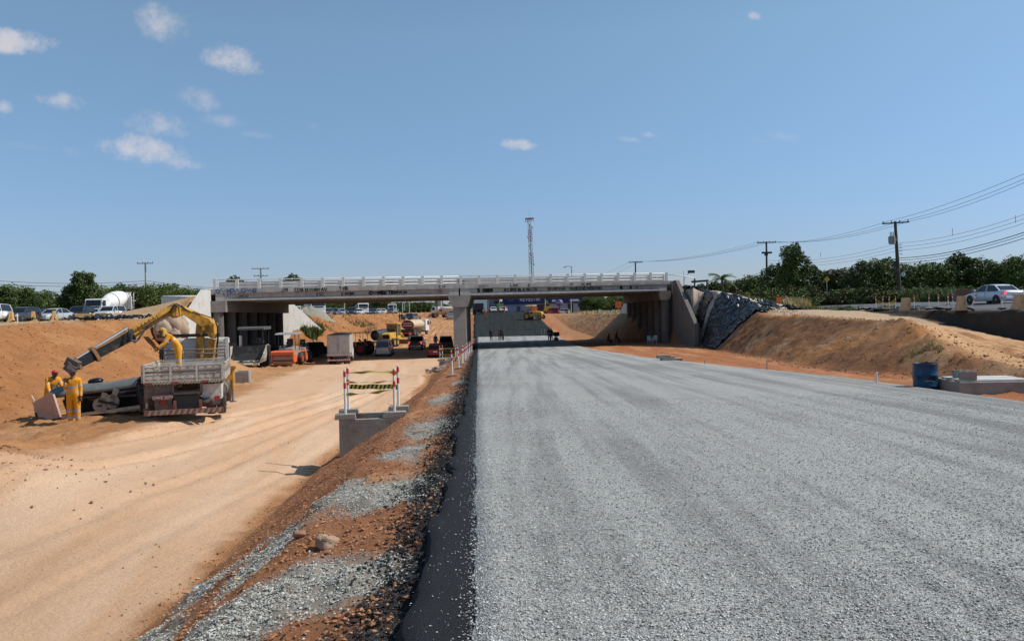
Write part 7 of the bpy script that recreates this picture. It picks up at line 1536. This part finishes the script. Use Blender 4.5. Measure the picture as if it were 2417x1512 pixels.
t = thing('low_wall', 'long low grey concrete wall behind the upper road between the pole and the brick wall', 'wall', (W(2205, 715, 84).x, 84, G(42, 84)))
a0 = W(2155, 716, 86); a1 = W(2255, 714, 76); part('wall_body', concrete_dark, t, lambda b: wbar(b, Vector((a0.x, a0.y, 1.6)), Vector((a1.x, a1.y, 1.6)), .75, .75, .2), world=True); part('coping', concrete_white, t, lambda b: wbar(b, Vector((a0.x, a0.y-.02, 2.0)), Vector((a1.x, a1.y-.02, 2.0)), .07, .07, .3), world=True)
# ------------------------------------------------------------------ far buildings
def block(b, x0, x1, y0, y1, z0, z1): b.box(((x0+x1)/2, (y0+y1)/2, (z0+z1)/2), (x1-x0, y1-y0, z1-z0))
def shop():
    Y = 228; X0 = W(1188, 730, Y).x; X1 = W(1380, 730, Y).x; zb = -.5; t = thing('shop_building', 'long shop with a dark blue sign band seen under the right span', 'building', (X0, Y, zb)); zs = W(1280, 716, Y).z-zb; w = X1-X0
    lilac = mat('wall_lilac', (.34, .35, .42), .8, var=.06); blue = mat('sign_blue', (.012, .022, .10), .5)
    part('wall', lilac, t, lambda b: block(b, 0, w, .3, 14, 0, zs+.4)); part('sign_band', blue, t, lambda b: block(b, -.3, w+.2, -.3, .3, zs, zs+4.0))
    part('roof', mat('roof_metal', (.4, .4, .4), .6), t, lambda b: block(b, 0, w, .3, 14, zs+.4, zs+3.6))
    for (a, c) in ((1267, 1296), (1340, 1352)): part('dark_doorway', black_metal, t, lambda b: block(b, W(a-(0 if a < 1300 else 0), 730, Y).x-X0, W(c, 730, Y).x-X0, .12, .32, 0, zs-.3))
    text_part('REVESTIR', 1.75, mat('sign_letter', (.75, .76, .8), .5), t, frame((W(1250, 700, Y).x-X0, -.33, zs+1.3), (1, 0, 0), (0, 0, 1)), sx=.82)
    for k in range(3): part('logo_stripe', mat('logo_grey', (.22, .23, .28), .5), t, lambda b: b.tube([(1.3+k*.55, -.36, zs+2.4), (1.5+k*.55, -.36, zs+1.1), (1.8+k*.55, -.36, zs+.6)], .1, 6))
    yel = mat('panel_yellow', (.5, .45, .08), .5); lime = mat('panel_lime', (.22, .34, .05), .5); wp = mat('panel_white', (.6, .62, .68), .5)
    for (a, c, d, e, m) in ((1287, 1293, 709, 716, lime), (1302, 1311, 707, 712, wp), (1316, 1325, 708, 711, wp), (1344, 1366, 706, 711, wp)):
        part('sign_panel', m, t, lambda b: block(b, W(a, 710, Y).x-X0, W(c, 710, Y).x-X0, -.4, -.32, W(a, e, Y).z-zb, W(a, d, Y).z-zb))
    cz = lambda x, y: (W(x, y, Y-4).x-X0, W(x, y, Y-4).z-zb)
    return t
shop()
def panel(name, label, px0, px1, py0, py1, Y, m, cat='board', txt=None, legs=True):
    a = W(px0, py1, Y); c = W(px1, py0, Y); t = thing(name, label, cat, ((a.x+c.x)/2, Y, a.z-.8 if legs else a.z)); z0 = .8 if legs else 0; hh = c.z-a.z
    part('board', m, t, lambda b: b.box((0, 0, z0+hh/2), (c.x-a.x, .12, hh)))
    if legs: part('post', steel, t, lambda b: [b.cyl((s*(c.x-a.x)*.4, .08, -1.0), (s*(c.x-a.x)*.4, .08, z0+hh*.5), .06, n=6) for s in (1, -1)], kind='stuff')
    if txt: text_part(txt, hh*.4, pole_white, t, frame((0, -.08, z0+hh/2), (1, 0, 0), (0, 0, 1)))
panel('hoarding', 'orange board standing in front of the dark shop doorway', 1249, 1268, 723, 734, 214, osign, 'board'); panel('hoarding', 'lime green upright panel left of the yellow tractor cab', 1170, 1178, 722, 736, 220, mat('panel_lime2', (.26, .34, .08), .5)); panel('hoarding', 'slanting yellow-green panel above the lime one left of the shop', 1173, 1188, 716, 721, 221, mat('panel_lime3', (.36, .38, .10), .5))
panel('banner', 'purple and yellow upright banner right of the yellow tractor', 1219, 1228, 722, 738, 216, mat('banner_purple', (.12, .05, .2), .5), 'banner'); panel('hoarding', 'yellow poster panel behind the red car in front of the shop', 1284, 1303, 722, 739, 214, mat('poster_yellow', (.55, .42, .06), .5))
mesh_red = mat('mesh_red', (.42, .08, .05), .8); mb_ = mesh_red.node_tree.nodes['Principled BSDF']; mb_.inputs['Alpha'].default_value = .6
for (a, c, lb) in ((1152, 1190, 'red safety mesh fence left of the shop'), (1228, 1282, 'red safety mesh fence in front of the shop doorway'), (1300, 1345, 'red safety mesh fence behind the balloon')):
    p_ = W(a, 744, 205); q_ = W(c, 743, 205); t = thing('mesh_fence', lb, 'fence', (p_.x, 205, p_.z)); n = 6
    part('netting', mesh_red, t, lambda b: b.box(((q_.x-p_.x)/2, 0, .6), (q_.x-p_.x, .02, 1.1)))
    for k in range(n): part('fence_post', wood_old, t, lambda b: b.cyl(((q_.x-p_.x)*k/(n-1), 0, -.5), ((q_.x-p_.x)*k/(n-1), 0, 1.25), .05, n=6))
c = W(1320, 714.5, 206); t = thing('advertising_balloon', 'purple round balloon with white lettering in front of the shop', 'balloon', (c.x, 206, c.z)); part('sphere', mat('balloon_purple', (.10, .08, .18), .35), t, lambda b: b.ball((0, 0, 0), .95, 20, 14)); text_part('Fortlev', .55, white_paint, t, frame((0, -.98, 0), (1, 0, 0), (0, 0, 1)), ext=.02); part('stem', black_metal, t, lambda b: b.cyl((0, 0, -2.6), (0, 0, -.9), .12, n=8))
def hut(label, px0, px1, pyt, Y, m, depth=8, base=-.6, roofm=None, win=(), name='building'):
    a = W(px0, pyt, Y); c = W(px1, pyt, Y); t = thing(name, label, 'building', (a.x, Y, base)); w = c.x-a.x; h = a.z-base
    part('wall', m, t, lambda b: block(b, 0, w, 0, depth, 0, h)); part('roof', roofm or m, t, lambda b: block(b, -.2, w+.2, -.2, depth+.2, h, h+.25))
    for (u, v, ww, hh) in win: 
        f = part('window', black_metal, t, lambda b: block(b, u*w, u*w+ww, -.03, .02, v, v+hh)); part('pane', glass, f, lambda b: block(b, u*w+.1, u*w+ww-.1, -.05, -.032, v+.1, v+hh-.1))
hut('grey two-storey building with small windows left of the shop', 1152, 1178, 706, 240, mat('grey_wall', (.22, .23, .26), .8, var=.08), 10, win=((.55, 3.6, .8, .9), (.2, 1.0, .9, 1.3), (.75, 3.6, .6, .9)))
hut('large white shed filling the gap right of the pier', 1098, 1153, 702, 330, mat('shed_white', (.72, .73, .75), .5), 20)
hut('low red-brown building with pale flat roof left of the pier', 1016, 1100, 731, 265, mat('red_brown_wall', (.18, .09, .08), .85, var=.1), 12, roofm=mat('pale_roof', (.5, .5, .5), .7), win=((.2, 1.2, 1.5, 1.2), (.5, 1.2, 1.5, 1.2), (.8, 1.2, 1.5, 1.2)))
c = W(1036, 735, 290); t = thing('water_tower', 'grey and white cylindrical water tower seen left of the pier', 'water tower', (c.x, 290, 0)); hh = W(1036, 703, 290).z
part('tank', mat('tower_grey', (.12, .13, .15), .7), t, lambda b: b.cyl((-.6, 0, 0), (-.6, 0, hh), .95, n=20)); part('white_tank', mat('tower_white', (.5, .5, .5), .7), t, lambda b: b.cyl((.7, .2, 0), (.7, .2, hh-.6), .6, n=16)); part('ladder', steel, t, lambda b: b.box((1.4, 0, hh*.6), (.15, .3, hh*.7)))
for i, (px, y0, Y, m) in enumerate(((757, 700, 190, pc), (812, 690, 230, pc), (928, 700, 205, pc), (965, 700, 240, pc), (1034+27, 700, 250, pd), (1150, 690, 235, pd), (1044, 700, 245, pd), (884, 700, 260, pc), (1286, 705, 225, pc), (1347, 706, 225, pc))):
    simple_post(px, y0, 750, Y, ('pale', 'dark')[m is pd]+(' far pole seen under the bridge at the trees', ' far pole seen under the bridge by the white lorry', ' far thin pole just right of the lorry', ' far thin pole left of the bushy tree', ' far pole above the white truck cab', ' far pole between the white shed and the grey building', ' far pole beside the water tower', ' far pole behind the far queue of cars', ' far pole in front of the shop sign', ' far pole at the right end of the shop sign')[i], m=m, r=.14, name='utility_pole', cat='pole', base=0)
t = thing('lattice_mast', 'slender white lattice mast far away under the bridge left of the bushy tree', 'mast', (W(952, 740, 380).x, 380, 0)); hh = 9.5
for k in range(3): a = k*2.09; part('leg', pole_white, t, lambda b: b.cyl((math.cos(a)*.8, math.sin(a)*.8, 0), (math.cos(a)*.3, math.sin(a)*.3, hh), .08, n=5))
# telecom tower
def tower():
    Y = 400; base = W(1257.5, 700, Y); top = W(1251, 516, Y); H = top.z; t = thing('telecom_tower', 'tall red and white lattice telecom tower behind the bridge', 'tower', (base.x, Y, 0)); t.rotation_euler = (0, -R(1.2), 0)
    red = mat('tower_red', (.50, .07, .05), .6); wh = mat('tower_pale', (.75, .73, .7), .6); n = 8
    for s in range(n):
        z0 = H*s/n; z1 = H*(s+1)/n; m = red if s % 2 == 0 else wh; w0 = 1.35-.55*s/n; w1 = 1.35-.55*(s+1)/n
        def fn(b):
            cs = [(-1, -1), (1, -1), (1, 1), (-1, 1)]
            for i, (a, c) in enumerate(cs):
                a2, c2 = cs[(i+1) % 4]; b.cyl((a*w0, c*w0, z0), (a*w1, c*w1, z1), .11, n=5); 
                for k in range(3):
                    q0 = k/3; q1 = (k+1)/3; wa = w0+(w1-w0)*q0; wb = w0+(w1-w0)*q1; b.cyl((a*wa, c*wa, z0+(z1-z0)*q0), (a2*wb, c2*wb, z0+(z1-z0)*q1), .07, n=4); b.cyl((a2*wa, c2*wa, z0+(z1-z0)*q0), (a*wb, c*wb, z0+(z1-z0)*q1), .07, n=4)
        part('lattice_section', m, t, fn)
    part('platform', red, t, lambda b: b.box((0, 0, H), (4.2, 4.2, .35))); part('antenna', wh, t, lambda b: [b.box((math.cos(a)*1.9, math.sin(a)*1.9, H-.9), (.4, .4, 1.9), rot=a) for a in (0, 1.05, 2.1, 3.14, 4.2, 5.2)], kind='stuff')
    part('cable_run', mat('cable_dark', (.09, .07, .07), .7), t, lambda b: b.box((0, 0, H*.48), (.35, .35, H*.92))); part('lightning_rod', steel, t, lambda b: b.cyl((0, 0, H), (0, 0, H+4.5), .06, n=5))
    for z, a in ((H*.9, 0), (H*.7, 2), (H*.62, 4), (H*.8, 3), (H*.5, 0)): part('dish', wh, t, lambda b: b.cyl((math.cos(a)*1.1, -.9, z), (math.cos(a)*1.1, -1.2, z), .55, n=14))
tower()
# ------------------------------------------------------------------ trees, shrubs, weeds
def leaf_mat(name, c, c2):
    m = bpy.data.materials.new(name); m.use_nodes = True; t = m.node_tree; b = t.nodes['Principled BSDF']; b.inputs['Roughness'].default_value = .6; b.inputs['Specular IOR Level'].default_value = .25
    g = N(t, 'ShaderNodeNewGeometry'); co = N(t, 'ShaderNodeTexCoord'); n1 = N(t, 'ShaderNodeTexNoise', Scale=.55, Detail=3.0); L(t, co.outputs['Object'], n1.inputs['Vector'])
    x = N(t, 'ShaderNodeMix', data_type='RGBA'); L(t, M('ADD', M('MULTIPLY', g.outputs['Random Per Island'], .5, t=t), M('MULTIPLY', M('SUBTRACT', n1.outputs[0], .3, t=t), 1.3, t=t), t=t, cl=True), x.inputs[0]); x.inputs[6].default_value = (*c, 1); x.inputs[7].default_value = (*c2, 1); L(t, x.outputs[2], b.inputs['Base Color'])
    return m
LF = [leaf_mat('leaf_dark', (.02, .036, .010), (.11, .155, .038)), leaf_mat('leaf_mid', (.03, .055, .014), (.16, .21, .05)), leaf_mat('leaf_olive', (.05, .055, .02), (.15, .145, .045))]
bark = mat('bark', (.14, .10, .075), .9, var=.2)
def crown_mesh(seed, blobs, nleaf, leaf, m, squash=.8):
    r_ = np.random.default_rng(seed); P_ = []; 
    w = np.array([b[3]**2 for b in blobs]); w = w/w.sum()
    for (bx, by, bz, br), ww in zip(blobs, w):
        n = int(nleaf*ww*.82); d = r_.normal(size=(n, 3)); d /= np.linalg.norm(d, axis=1)[:, None]; rad = br*(.62+.42*r_.random(n)**.6)
        lump = 1+.22*np.sin(d[:, 0]*5+seed+bx)*np.cos(d[:, 1]*4+by)+.18*np.sin(d[:, 2]*6+d[:, 0]*3+seed)
        P_.append(np.array([bx, by, bz])+d*(rad*lump)[:, None]*np.array([1, 1, squash]))
    C = np.concatenate(P_); n = len(C); s = leaf*(.6+.8*r_.random(n)); a = r_.normal(size=(n, 3)); a[:, 2] *= .6; a /= np.linalg.norm(a, axis=1)[:, None]; b = np.cross(a, r_.normal(size=(n, 3))); b /= np.linalg.norm(b, axis=1)[:, None]
    V = np.stack([C-a*s[:, None], C+b*s[:, None]*.55, C+a*s[:, None], C-b*s[:, None]*.55], 1).reshape(-1, 3); F = np.arange(n*4).reshape(-1, 4)
    o = np_mesh('crown', V, F, m, False); return o
def blobs_for(seed, rx, h0, h1, n):
    r_ = random.Random(seed); out = []
    for i in range(n):
        f = r_.random(); z = h0+(h1-h0)*f; sp_ = rx*(1-.5*abs(f-.35)/.65); a = r_.random()*6.28; q = r_.random()**.5; out.append((math.cos(a)*sp_*q*.75, math.sin(a)*sp_*q*.75, z, rx*r_.uniform(.18, .40)))
    return out
def tree_proto(seed, rx, h0, h1, nb, nl, leaf, m, tr=.18):
    """crown radius rx between heights h0 and h1; kept as a mesh pair shared by the copies"""
    c = crown_mesh(seed, blobs_for(seed, rx, h0, h1, nb), nl, leaf, m); r_ = random.Random(seed); b = MB()
    b.tube([(0, 0, -.5), (.05, .03, h0*.6), (.1, 0, h0+.4*(h1-h0))], tr, 8, rs=[tr*1.3, tr, tr*.5])
    for k in range(5): a = r_.random()*6.28; b.tube([(.05, 0, h0*r_.uniform(.5, 1)), (math.cos(a)*rx*.35, math.sin(a)*rx*.35, h0+.35*(h1-h0)), (math.cos(a)*rx*.65, math.sin(a)*rx*.65, h0+.6*(h1-h0))], tr*.4, 5, rs=[tr*.5, tr*.3, tr*.12])
    tr_o = b.build('trunk', bark); data = (c.data, tr_o.data); bpy.data.objects.remove(c); bpy.data.objects.remove(tr_o); return data
PROT = {'round': tree_proto(1, 3.6, 1.6, 6.0, 22, 9000, .17, LF[0]), 'wide': tree_proto(2, 4.6, 1.4, 5.0, 24, 10000, .17, LF[1]), 'tall': tree_proto(3, 3.0, 1.2, 7.6, 26, 11000, .17, LF[0]), 'big': tree_proto(13, 3.9, 2.0, 7.4, 30, 15000, .17, LF[0]), 'loose': tree_proto(4, 4.0, 1.8, 5.6, 14, 5500, .18, LF[1]), 'olive': tree_proto(5, 4.2, .8, 4.6, 20, 8500, .16, LF[2]), 'bush': tree_proto(6, 2.4, .3, 2.2, 12, 4500, .12, LF[1], .06), 'bush2': tree_proto(8, 2.2, .3, 1.9, 10, 3800, .12, LF[2], .06)}
TOPZ = {}
for k_, d_ in PROT.items():
    co_ = np.empty(len(d_[0].vertices)*3, np.float32); d_[0].vertices.foreach_get('co', co_); TOPZ[k_] = float(np.percentile(co_[2::3], 99.3))
def tree(kind, px, Y, label, group=None, top=None, sc=1.0, z=None, name=None, cat='tree', hz_=None):
    q = W(px, 720, Y); g = G(q.x, Y) if z is None else z; hk_ = TOPZ[kind]
    s = sc
    sz = (W(px, top, Y).z-g)/hk_ if top else s
    t = thing(name or ('bush' if 'bush' in kind else 'tree'), label, cat if 'bush' not in kind else 'bush', (q.x, Y, g), random.random()*6.28, group); t.scale = (s if not top else max(sz*.85, s*.8), s if not top else max(sz*.85, s*.8), sz)
    for d, nm in zip(PROT[kind], ('crown', 'trunk')):
        o = bpy.data.objects.new(nm, d); COL.objects.link(o); o.parent = t
    return t
ORD = 'first second third fourth fifth sixth seventh eighth ninth tenth eleventh twelfth thirteenth fourteenth fifteenth sixteenth seventeenth eighteenth nineteenth twentieth twenty-first twenty-second'.split()
gt = 'trees behind the queue of cars on the left'
pos = ['at the left edge of the photo', 'second from the left edge', 'third from the left edge', 'just left of the tall tree', 'right of the tall tree, behind the mixer cab', 'behind the mixer drum', 'left of the pale pole', 'right of the pale pole', 'above the pale retaining wall', 'nearest to the bridge on the left']
for i, (px, Y, k, top) in enumerate(((8, 120, 'round', 678), (38, 128, 'wide', 674), (72, 124, 'round', 684), (100, 132, 'wide', 688), (252, 128, 'wide', 678), (290, 134, 'round', 672), (322, 130, 'olive', 676), (368, 128, 'wide', 672), (408, 134, 'loose', 672), (448, 132, 'wide', 680))):
    tree(k, px, Y, 'dark green tree %s' % pos[i], gt, top=top, z=1.0)
tree('tall', 193, 116, 'tallest dark tree on the left, rising behind the queue of cars', top=644, sc=1.15, z=1.0)
tree('round', 180, 117, 'dense dark tree merged with the foot of the tallest left tree', top=668, sc=1.0, z=1.0)
for i, (px, Y, k, top) in enumerate(sorted(((20, 150, 'olive', 690), (60, 150, 'wide', 692), (130, 150, 'olive', 708), (160, 145, 'bush', 712), (235, 150, 'wide', 688), (270, 150, 'olive', 684), (345, 150, 'wide', 684), (385, 150, 'round', 682), (430, 152, 'wide', 684), (475, 150, 'round', 688), (115, 140, 'bush', 716), (140, 138, 'bush', 722)))):
    tree(k, px, Y, ORD[i]+' tree from the left in the rear row behind the left hand trees', 'rear row of trees on the left', top=top, z=1.0)
for i, (px, Y, k, top) in enumerate(((560, 150, 'round', 655), (692, 150, 'round', 650), (1640-40, 160, 'bush', 668), (1100*0+1610, 150, 'bush2', 676))):
    tree(k, px, Y, ('tree top showing over the railing left of the pale pole', 'tree top showing over the railing right of the pale pole', 'bush top showing beyond the right end of the railing', 'bush behind the traffic light post')[i], top=top, z=1.0)
gf = 'dark trees behind the far queue under the left span'
for i, px in enumerate((676, 700, 724, 748, 772, 796, 820, 844, 866, 888, 902)):
    Y = 235+(i*7) % 22; tree(('round', 'wide', 'round', 'olive')[i % 4], px, Y, ORD[i]+' tree from the left in the wall of trees under the left span', gf, top=704-(i*5) % 9, z=.8, sc=1.25)
for i, (px, top) in enumerate(((962, 733), (970, 722), (984, 714), (997, 713), (1010, 718))):
    tree('tall', px, 262+i*2, ORD[i]+' feathery grey-green tree of the clump right of the white lorry', 'feathery trees under the left span', top=top, z=.3, sc=.9)
for i, px in enumerate((1384, 1396, 1410, 1424, 1438, 1452, 1468)):
    tree(('round', 'wide')[i % 2], px, 205+(i % 3)*6, ORD[i]+' dark tree from the left right of the shop under the right span', 'dark trees under the right span', top=702-(i % 3)*3, z=.0, sc=1.0)
gr3 = 'trees along the right upper road'
rt_spec = [(1655, 150, 'round', 672, 'small round tree right of the traffic light'), (1690, 128, 'round', 666, 'round tree under the palm fronds'), (1722, 130, 'wide', 664, 'wide tree between the palm and the second pole'), (1752, 126, 'olive', 660, 'olive tree left of the second pole'), (1783, 124, 'wide', 652, 'wide green tree just left of the second pole'),
 (1824, 112, 'round', 628, 'dark tree filling the foot of the tallest right tree, left side'), (1876, 100, 'big', 581, 'tallest tree on the right with a broad layered crown'), (1905, 104, 'round', 628, 'dark tree at the right foot of the tallest right tree'), (1845, 104, 'round', 640, 'dense tree below the crown of the tallest right tree'), (1950, 106, 'olive', 640, 'brownish tree behind the yellow diamond sign'), (1985, 104, 'olive', 636, 'brownish tree right of the diamond sign'),
 (2030, 98, 'round', 618, 'drooping dark tree left of the leaning pole'), (2072, 99, 'wide', 616, 'green tree just left of the leaning pole'), (2105, 102, 'round', 612, 'dark tree right behind the leaning pole'), (2165, 98, 'wide', 624, 'light green tree right of the leaning pole'), (2205, 97, 'wide', 622, 'wide light green tree second right of the leaning pole'), (2268, 96, 'round', 600, 'high round tree above the brick wall'),
 (2300, 98, 'wide', 612, 'green tree left of the white sedan'), (2345, 97, 'round', 618, 'dark tree behind the white sedan roof'), (2385, 92, 'round', 614, 'dark tree near the right edge of the photo'), (2420, 88, 'wide', 604, 'tree cut off by the right edge of the photo')]
for (px, Y, k, top, lb) in rt_spec: tree(k, px, Y, lb, gr3, top=top, sc=.95)
for i, (px, Y, top) in enumerate(sorted(((1700, 118, 684), (1740, 112, 686), (1790, 108, 682), (1835, 95, 680), (1870, 90, 676), (1900, 90, 682), (1925, 92, 676), (1960, 92, 684), (1995, 90, 680), (2035, 88, 680), (2060, 86, 684), (2095, 86, 688), (2150, 88, 680), (2180, 90, 676), (2210, 88, 680), (2245, 88, 676), (2290, 86, 676), (2330, 84, 680), (2370, 84, 676), (2410, 82, 676), (1812, 100, 690), (2125, 92, 676)))):
    tree(('bush', 'bush2')[i % 2], px, Y, ORD[i]+' low leafy bush from the left at the foot of the right trees', 'bushes along the right upper road', top=top, sc=1.25)
def palm():
    Y = 118; c = W(1703, 656, Y); t = thing('palm_tree', 'palm tree with drooping fronds above the trees right of the traffic light', 'palm', (c.x, Y, 1.0)); h = c.z-1.0
    part('trunk', bark, t, lambda b: b.tube([(0, 0, 0), (.1, 0, h*.6), (0, 0, h)], .16, 8)); r_ = random.Random(5)
    for k in range(15):
        a = k*2.399; el = r_.uniform(-.2, 1.1); Lf = r_.uniform(1.7, 2.4); pts = [Vector((math.cos(a)*Lf*f*math.cos(el*(1-f*.8)), math.sin(a)*Lf*f*math.cos(el), h+Lf*(f*math.sin(el)-.55*f*f))) for f in np.linspace(0, 1, 8)]; b = MB(); b.tube(pts, .03, 4)
        for i in range(1, 8):
            for s in (1, -1):
                for q in (0, .5):
                    p_ = pts[i-1].lerp(pts[i], q); d = (pts[i]-pts[i-1]).normalized(); sd_ = d.cross(Vector((0, 0, 1))).normalized()*s; L_ = .75*(1-.5*(i/8)); tip = p_+sd_*L_*.7+d*L_*.4-Vector((0, 0, L_*.45)); b.add([p_-d*.06, p_+d*.06, tip], [(0, 1, 2)])
        b.build('frond', LF[1], t)
palm()
# weeds and grass
def blades(name, X, Y, h, m, kind='stuff', wd=.03):
    r_ = np.random.default_rng(len(X)); n = len(X); Z = gz(X, Y); a = r_.random(n)*6.28; dx, dy = np.cos(a), np.sin(a); ln = (.15+.5*r_.random(n))*h; w = wd*(.6+.8*r_.random(n))
    V = np.stack([np.stack([X-dy*w, Y+dx*w, Z-.03], 1), np.stack([X+dy*w, Y-dx*w, Z-.03], 1), np.stack([X+dx*ln, Y+dy*ln, Z+h], 1)], 1).reshape(-1, 3)
    o = np_mesh(name, V, np.arange(n*3).reshape(-1, 3), m, False)
    if kind: o['kind'] = kind
    return o
straw = leaf_mat('dry_grass', (.34, .27, .12), (.56, .46, .22)); green_g = leaf_mat('green_grass', (.05, .08, .02), (.16, .19, .06)); r5 = np.random.default_rng(77)
def area(x0, x1, y0, y1, n, thr=-.1, sd=1, sc=.35):
    X = x0+(x1-x0)*r5.random(n); Y = y0+(y1-y0)*r5.random(n); k = fbm(X, Y, sc, 3, sd) > thr+.2*r5.random(n); return X[k], Y[k]
X, Y = area(41.3, 47, 55, 150, 30000, -.25, 101); blades('roadside_grass', X, Y, .25+.6*r5.random(len(X)), green_g, wd=.05)
X, Y = area(41.2, 45, 60, 120, 12000, -.05, 102); blades('dry_roadside_grass', X, Y, .2+.5*r5.random(len(X)), straw, wd=.04)
X, Y = area(41.3, 43.8, 74, 90, 7000, -.5, 103); blades('tall_weeds', X, Y, .6+.9*r5.random(len(X)), green_g, wd=.06)
X, Y = area(24, 31, 70, 86, 5000, .05, 104); blades('mound_weeds', X, Y, .15+.35*r5.random(len(X)), green_g, wd=.05)
X, Y = area(26, 28, 74, 77, 900, -.5, 106); blades('mound_weeds', X, Y, .3+.9*r5.random(len(X)), straw, wd=.05)
X, Y = area(14.2, 15.1, 27.6, 29.2, 2200, -.1, 105, 1.2); blades('straw_clump', X, Y, .03+.13*r5.random(len(X)), straw, wd=.015)
X, Y = area(-31, -24, 108, 150, 6000, .05, 107); blades('bank_weeds', X, Y, .2+.4*r5.random(len(X)), leaf_mat('weeds_olive', (.10, .09, .04), (.2, .17, .08)), wd=.06)
X, Y = area(-29.5, -26.5, 106, 113, 3500, -.4, 108); blades('green_weeds', X, Y, .3+.7*r5.random(len(X)), green_g, wd=.08)
X, Y = area(-80, -48, 95, 112, 8000, -.3, 110); blades('verge_grass', X, Y, .2+.4*r5.random(len(X)), green_g, wd=.06)
X, Y = area(15, 30, 160, 205, 5000, -.1, 109); blades('far_verge_grass', X, Y, .2+.4*r5.random(len(X)), straw, wd=.08)
# far treeline
nf = 420; ang = np.linspace(-1.15, 1.15, nf)
dist = 520+60*np.sin(ang*9); base = np.stack([np.sin(ang)*dist, np.cos(ang)*dist], 1); r6 = np.random.default_rng(9)
n = 60000; i_ = r6.integers(0, nf, n); hh = (2.2+2.8*vnoise(i_*.22, i_*0., 3)+1.3*vnoise(i_*.9, i_*0., 4)); C = np.stack([base[i_, 0]+r6.normal(0, 2.5, n), base[i_, 1]+r6.normal(0, 6, n), r6.random(n)**.8*hh+.5], 1); s = .55+.5*r6.random(n)
a = r6.normal(size=(n, 3)); a /= np.linalg.norm(a, axis=1)[:, None]; b = np.cross(a, r6.normal(size=(n, 3))); b /= np.linalg.norm(b, axis=1)[:, None]
V = np.stack([C-a*s[:, None], C+b*s[:, None]*.6, C+a*s[:, None], C-b*s[:, None]*.6], 1).reshape(-1, 3); o = np_mesh('distant_woods', V, np.arange(n*4).reshape(-1, 4), LF[0], False); o['kind'] = 'stuff'
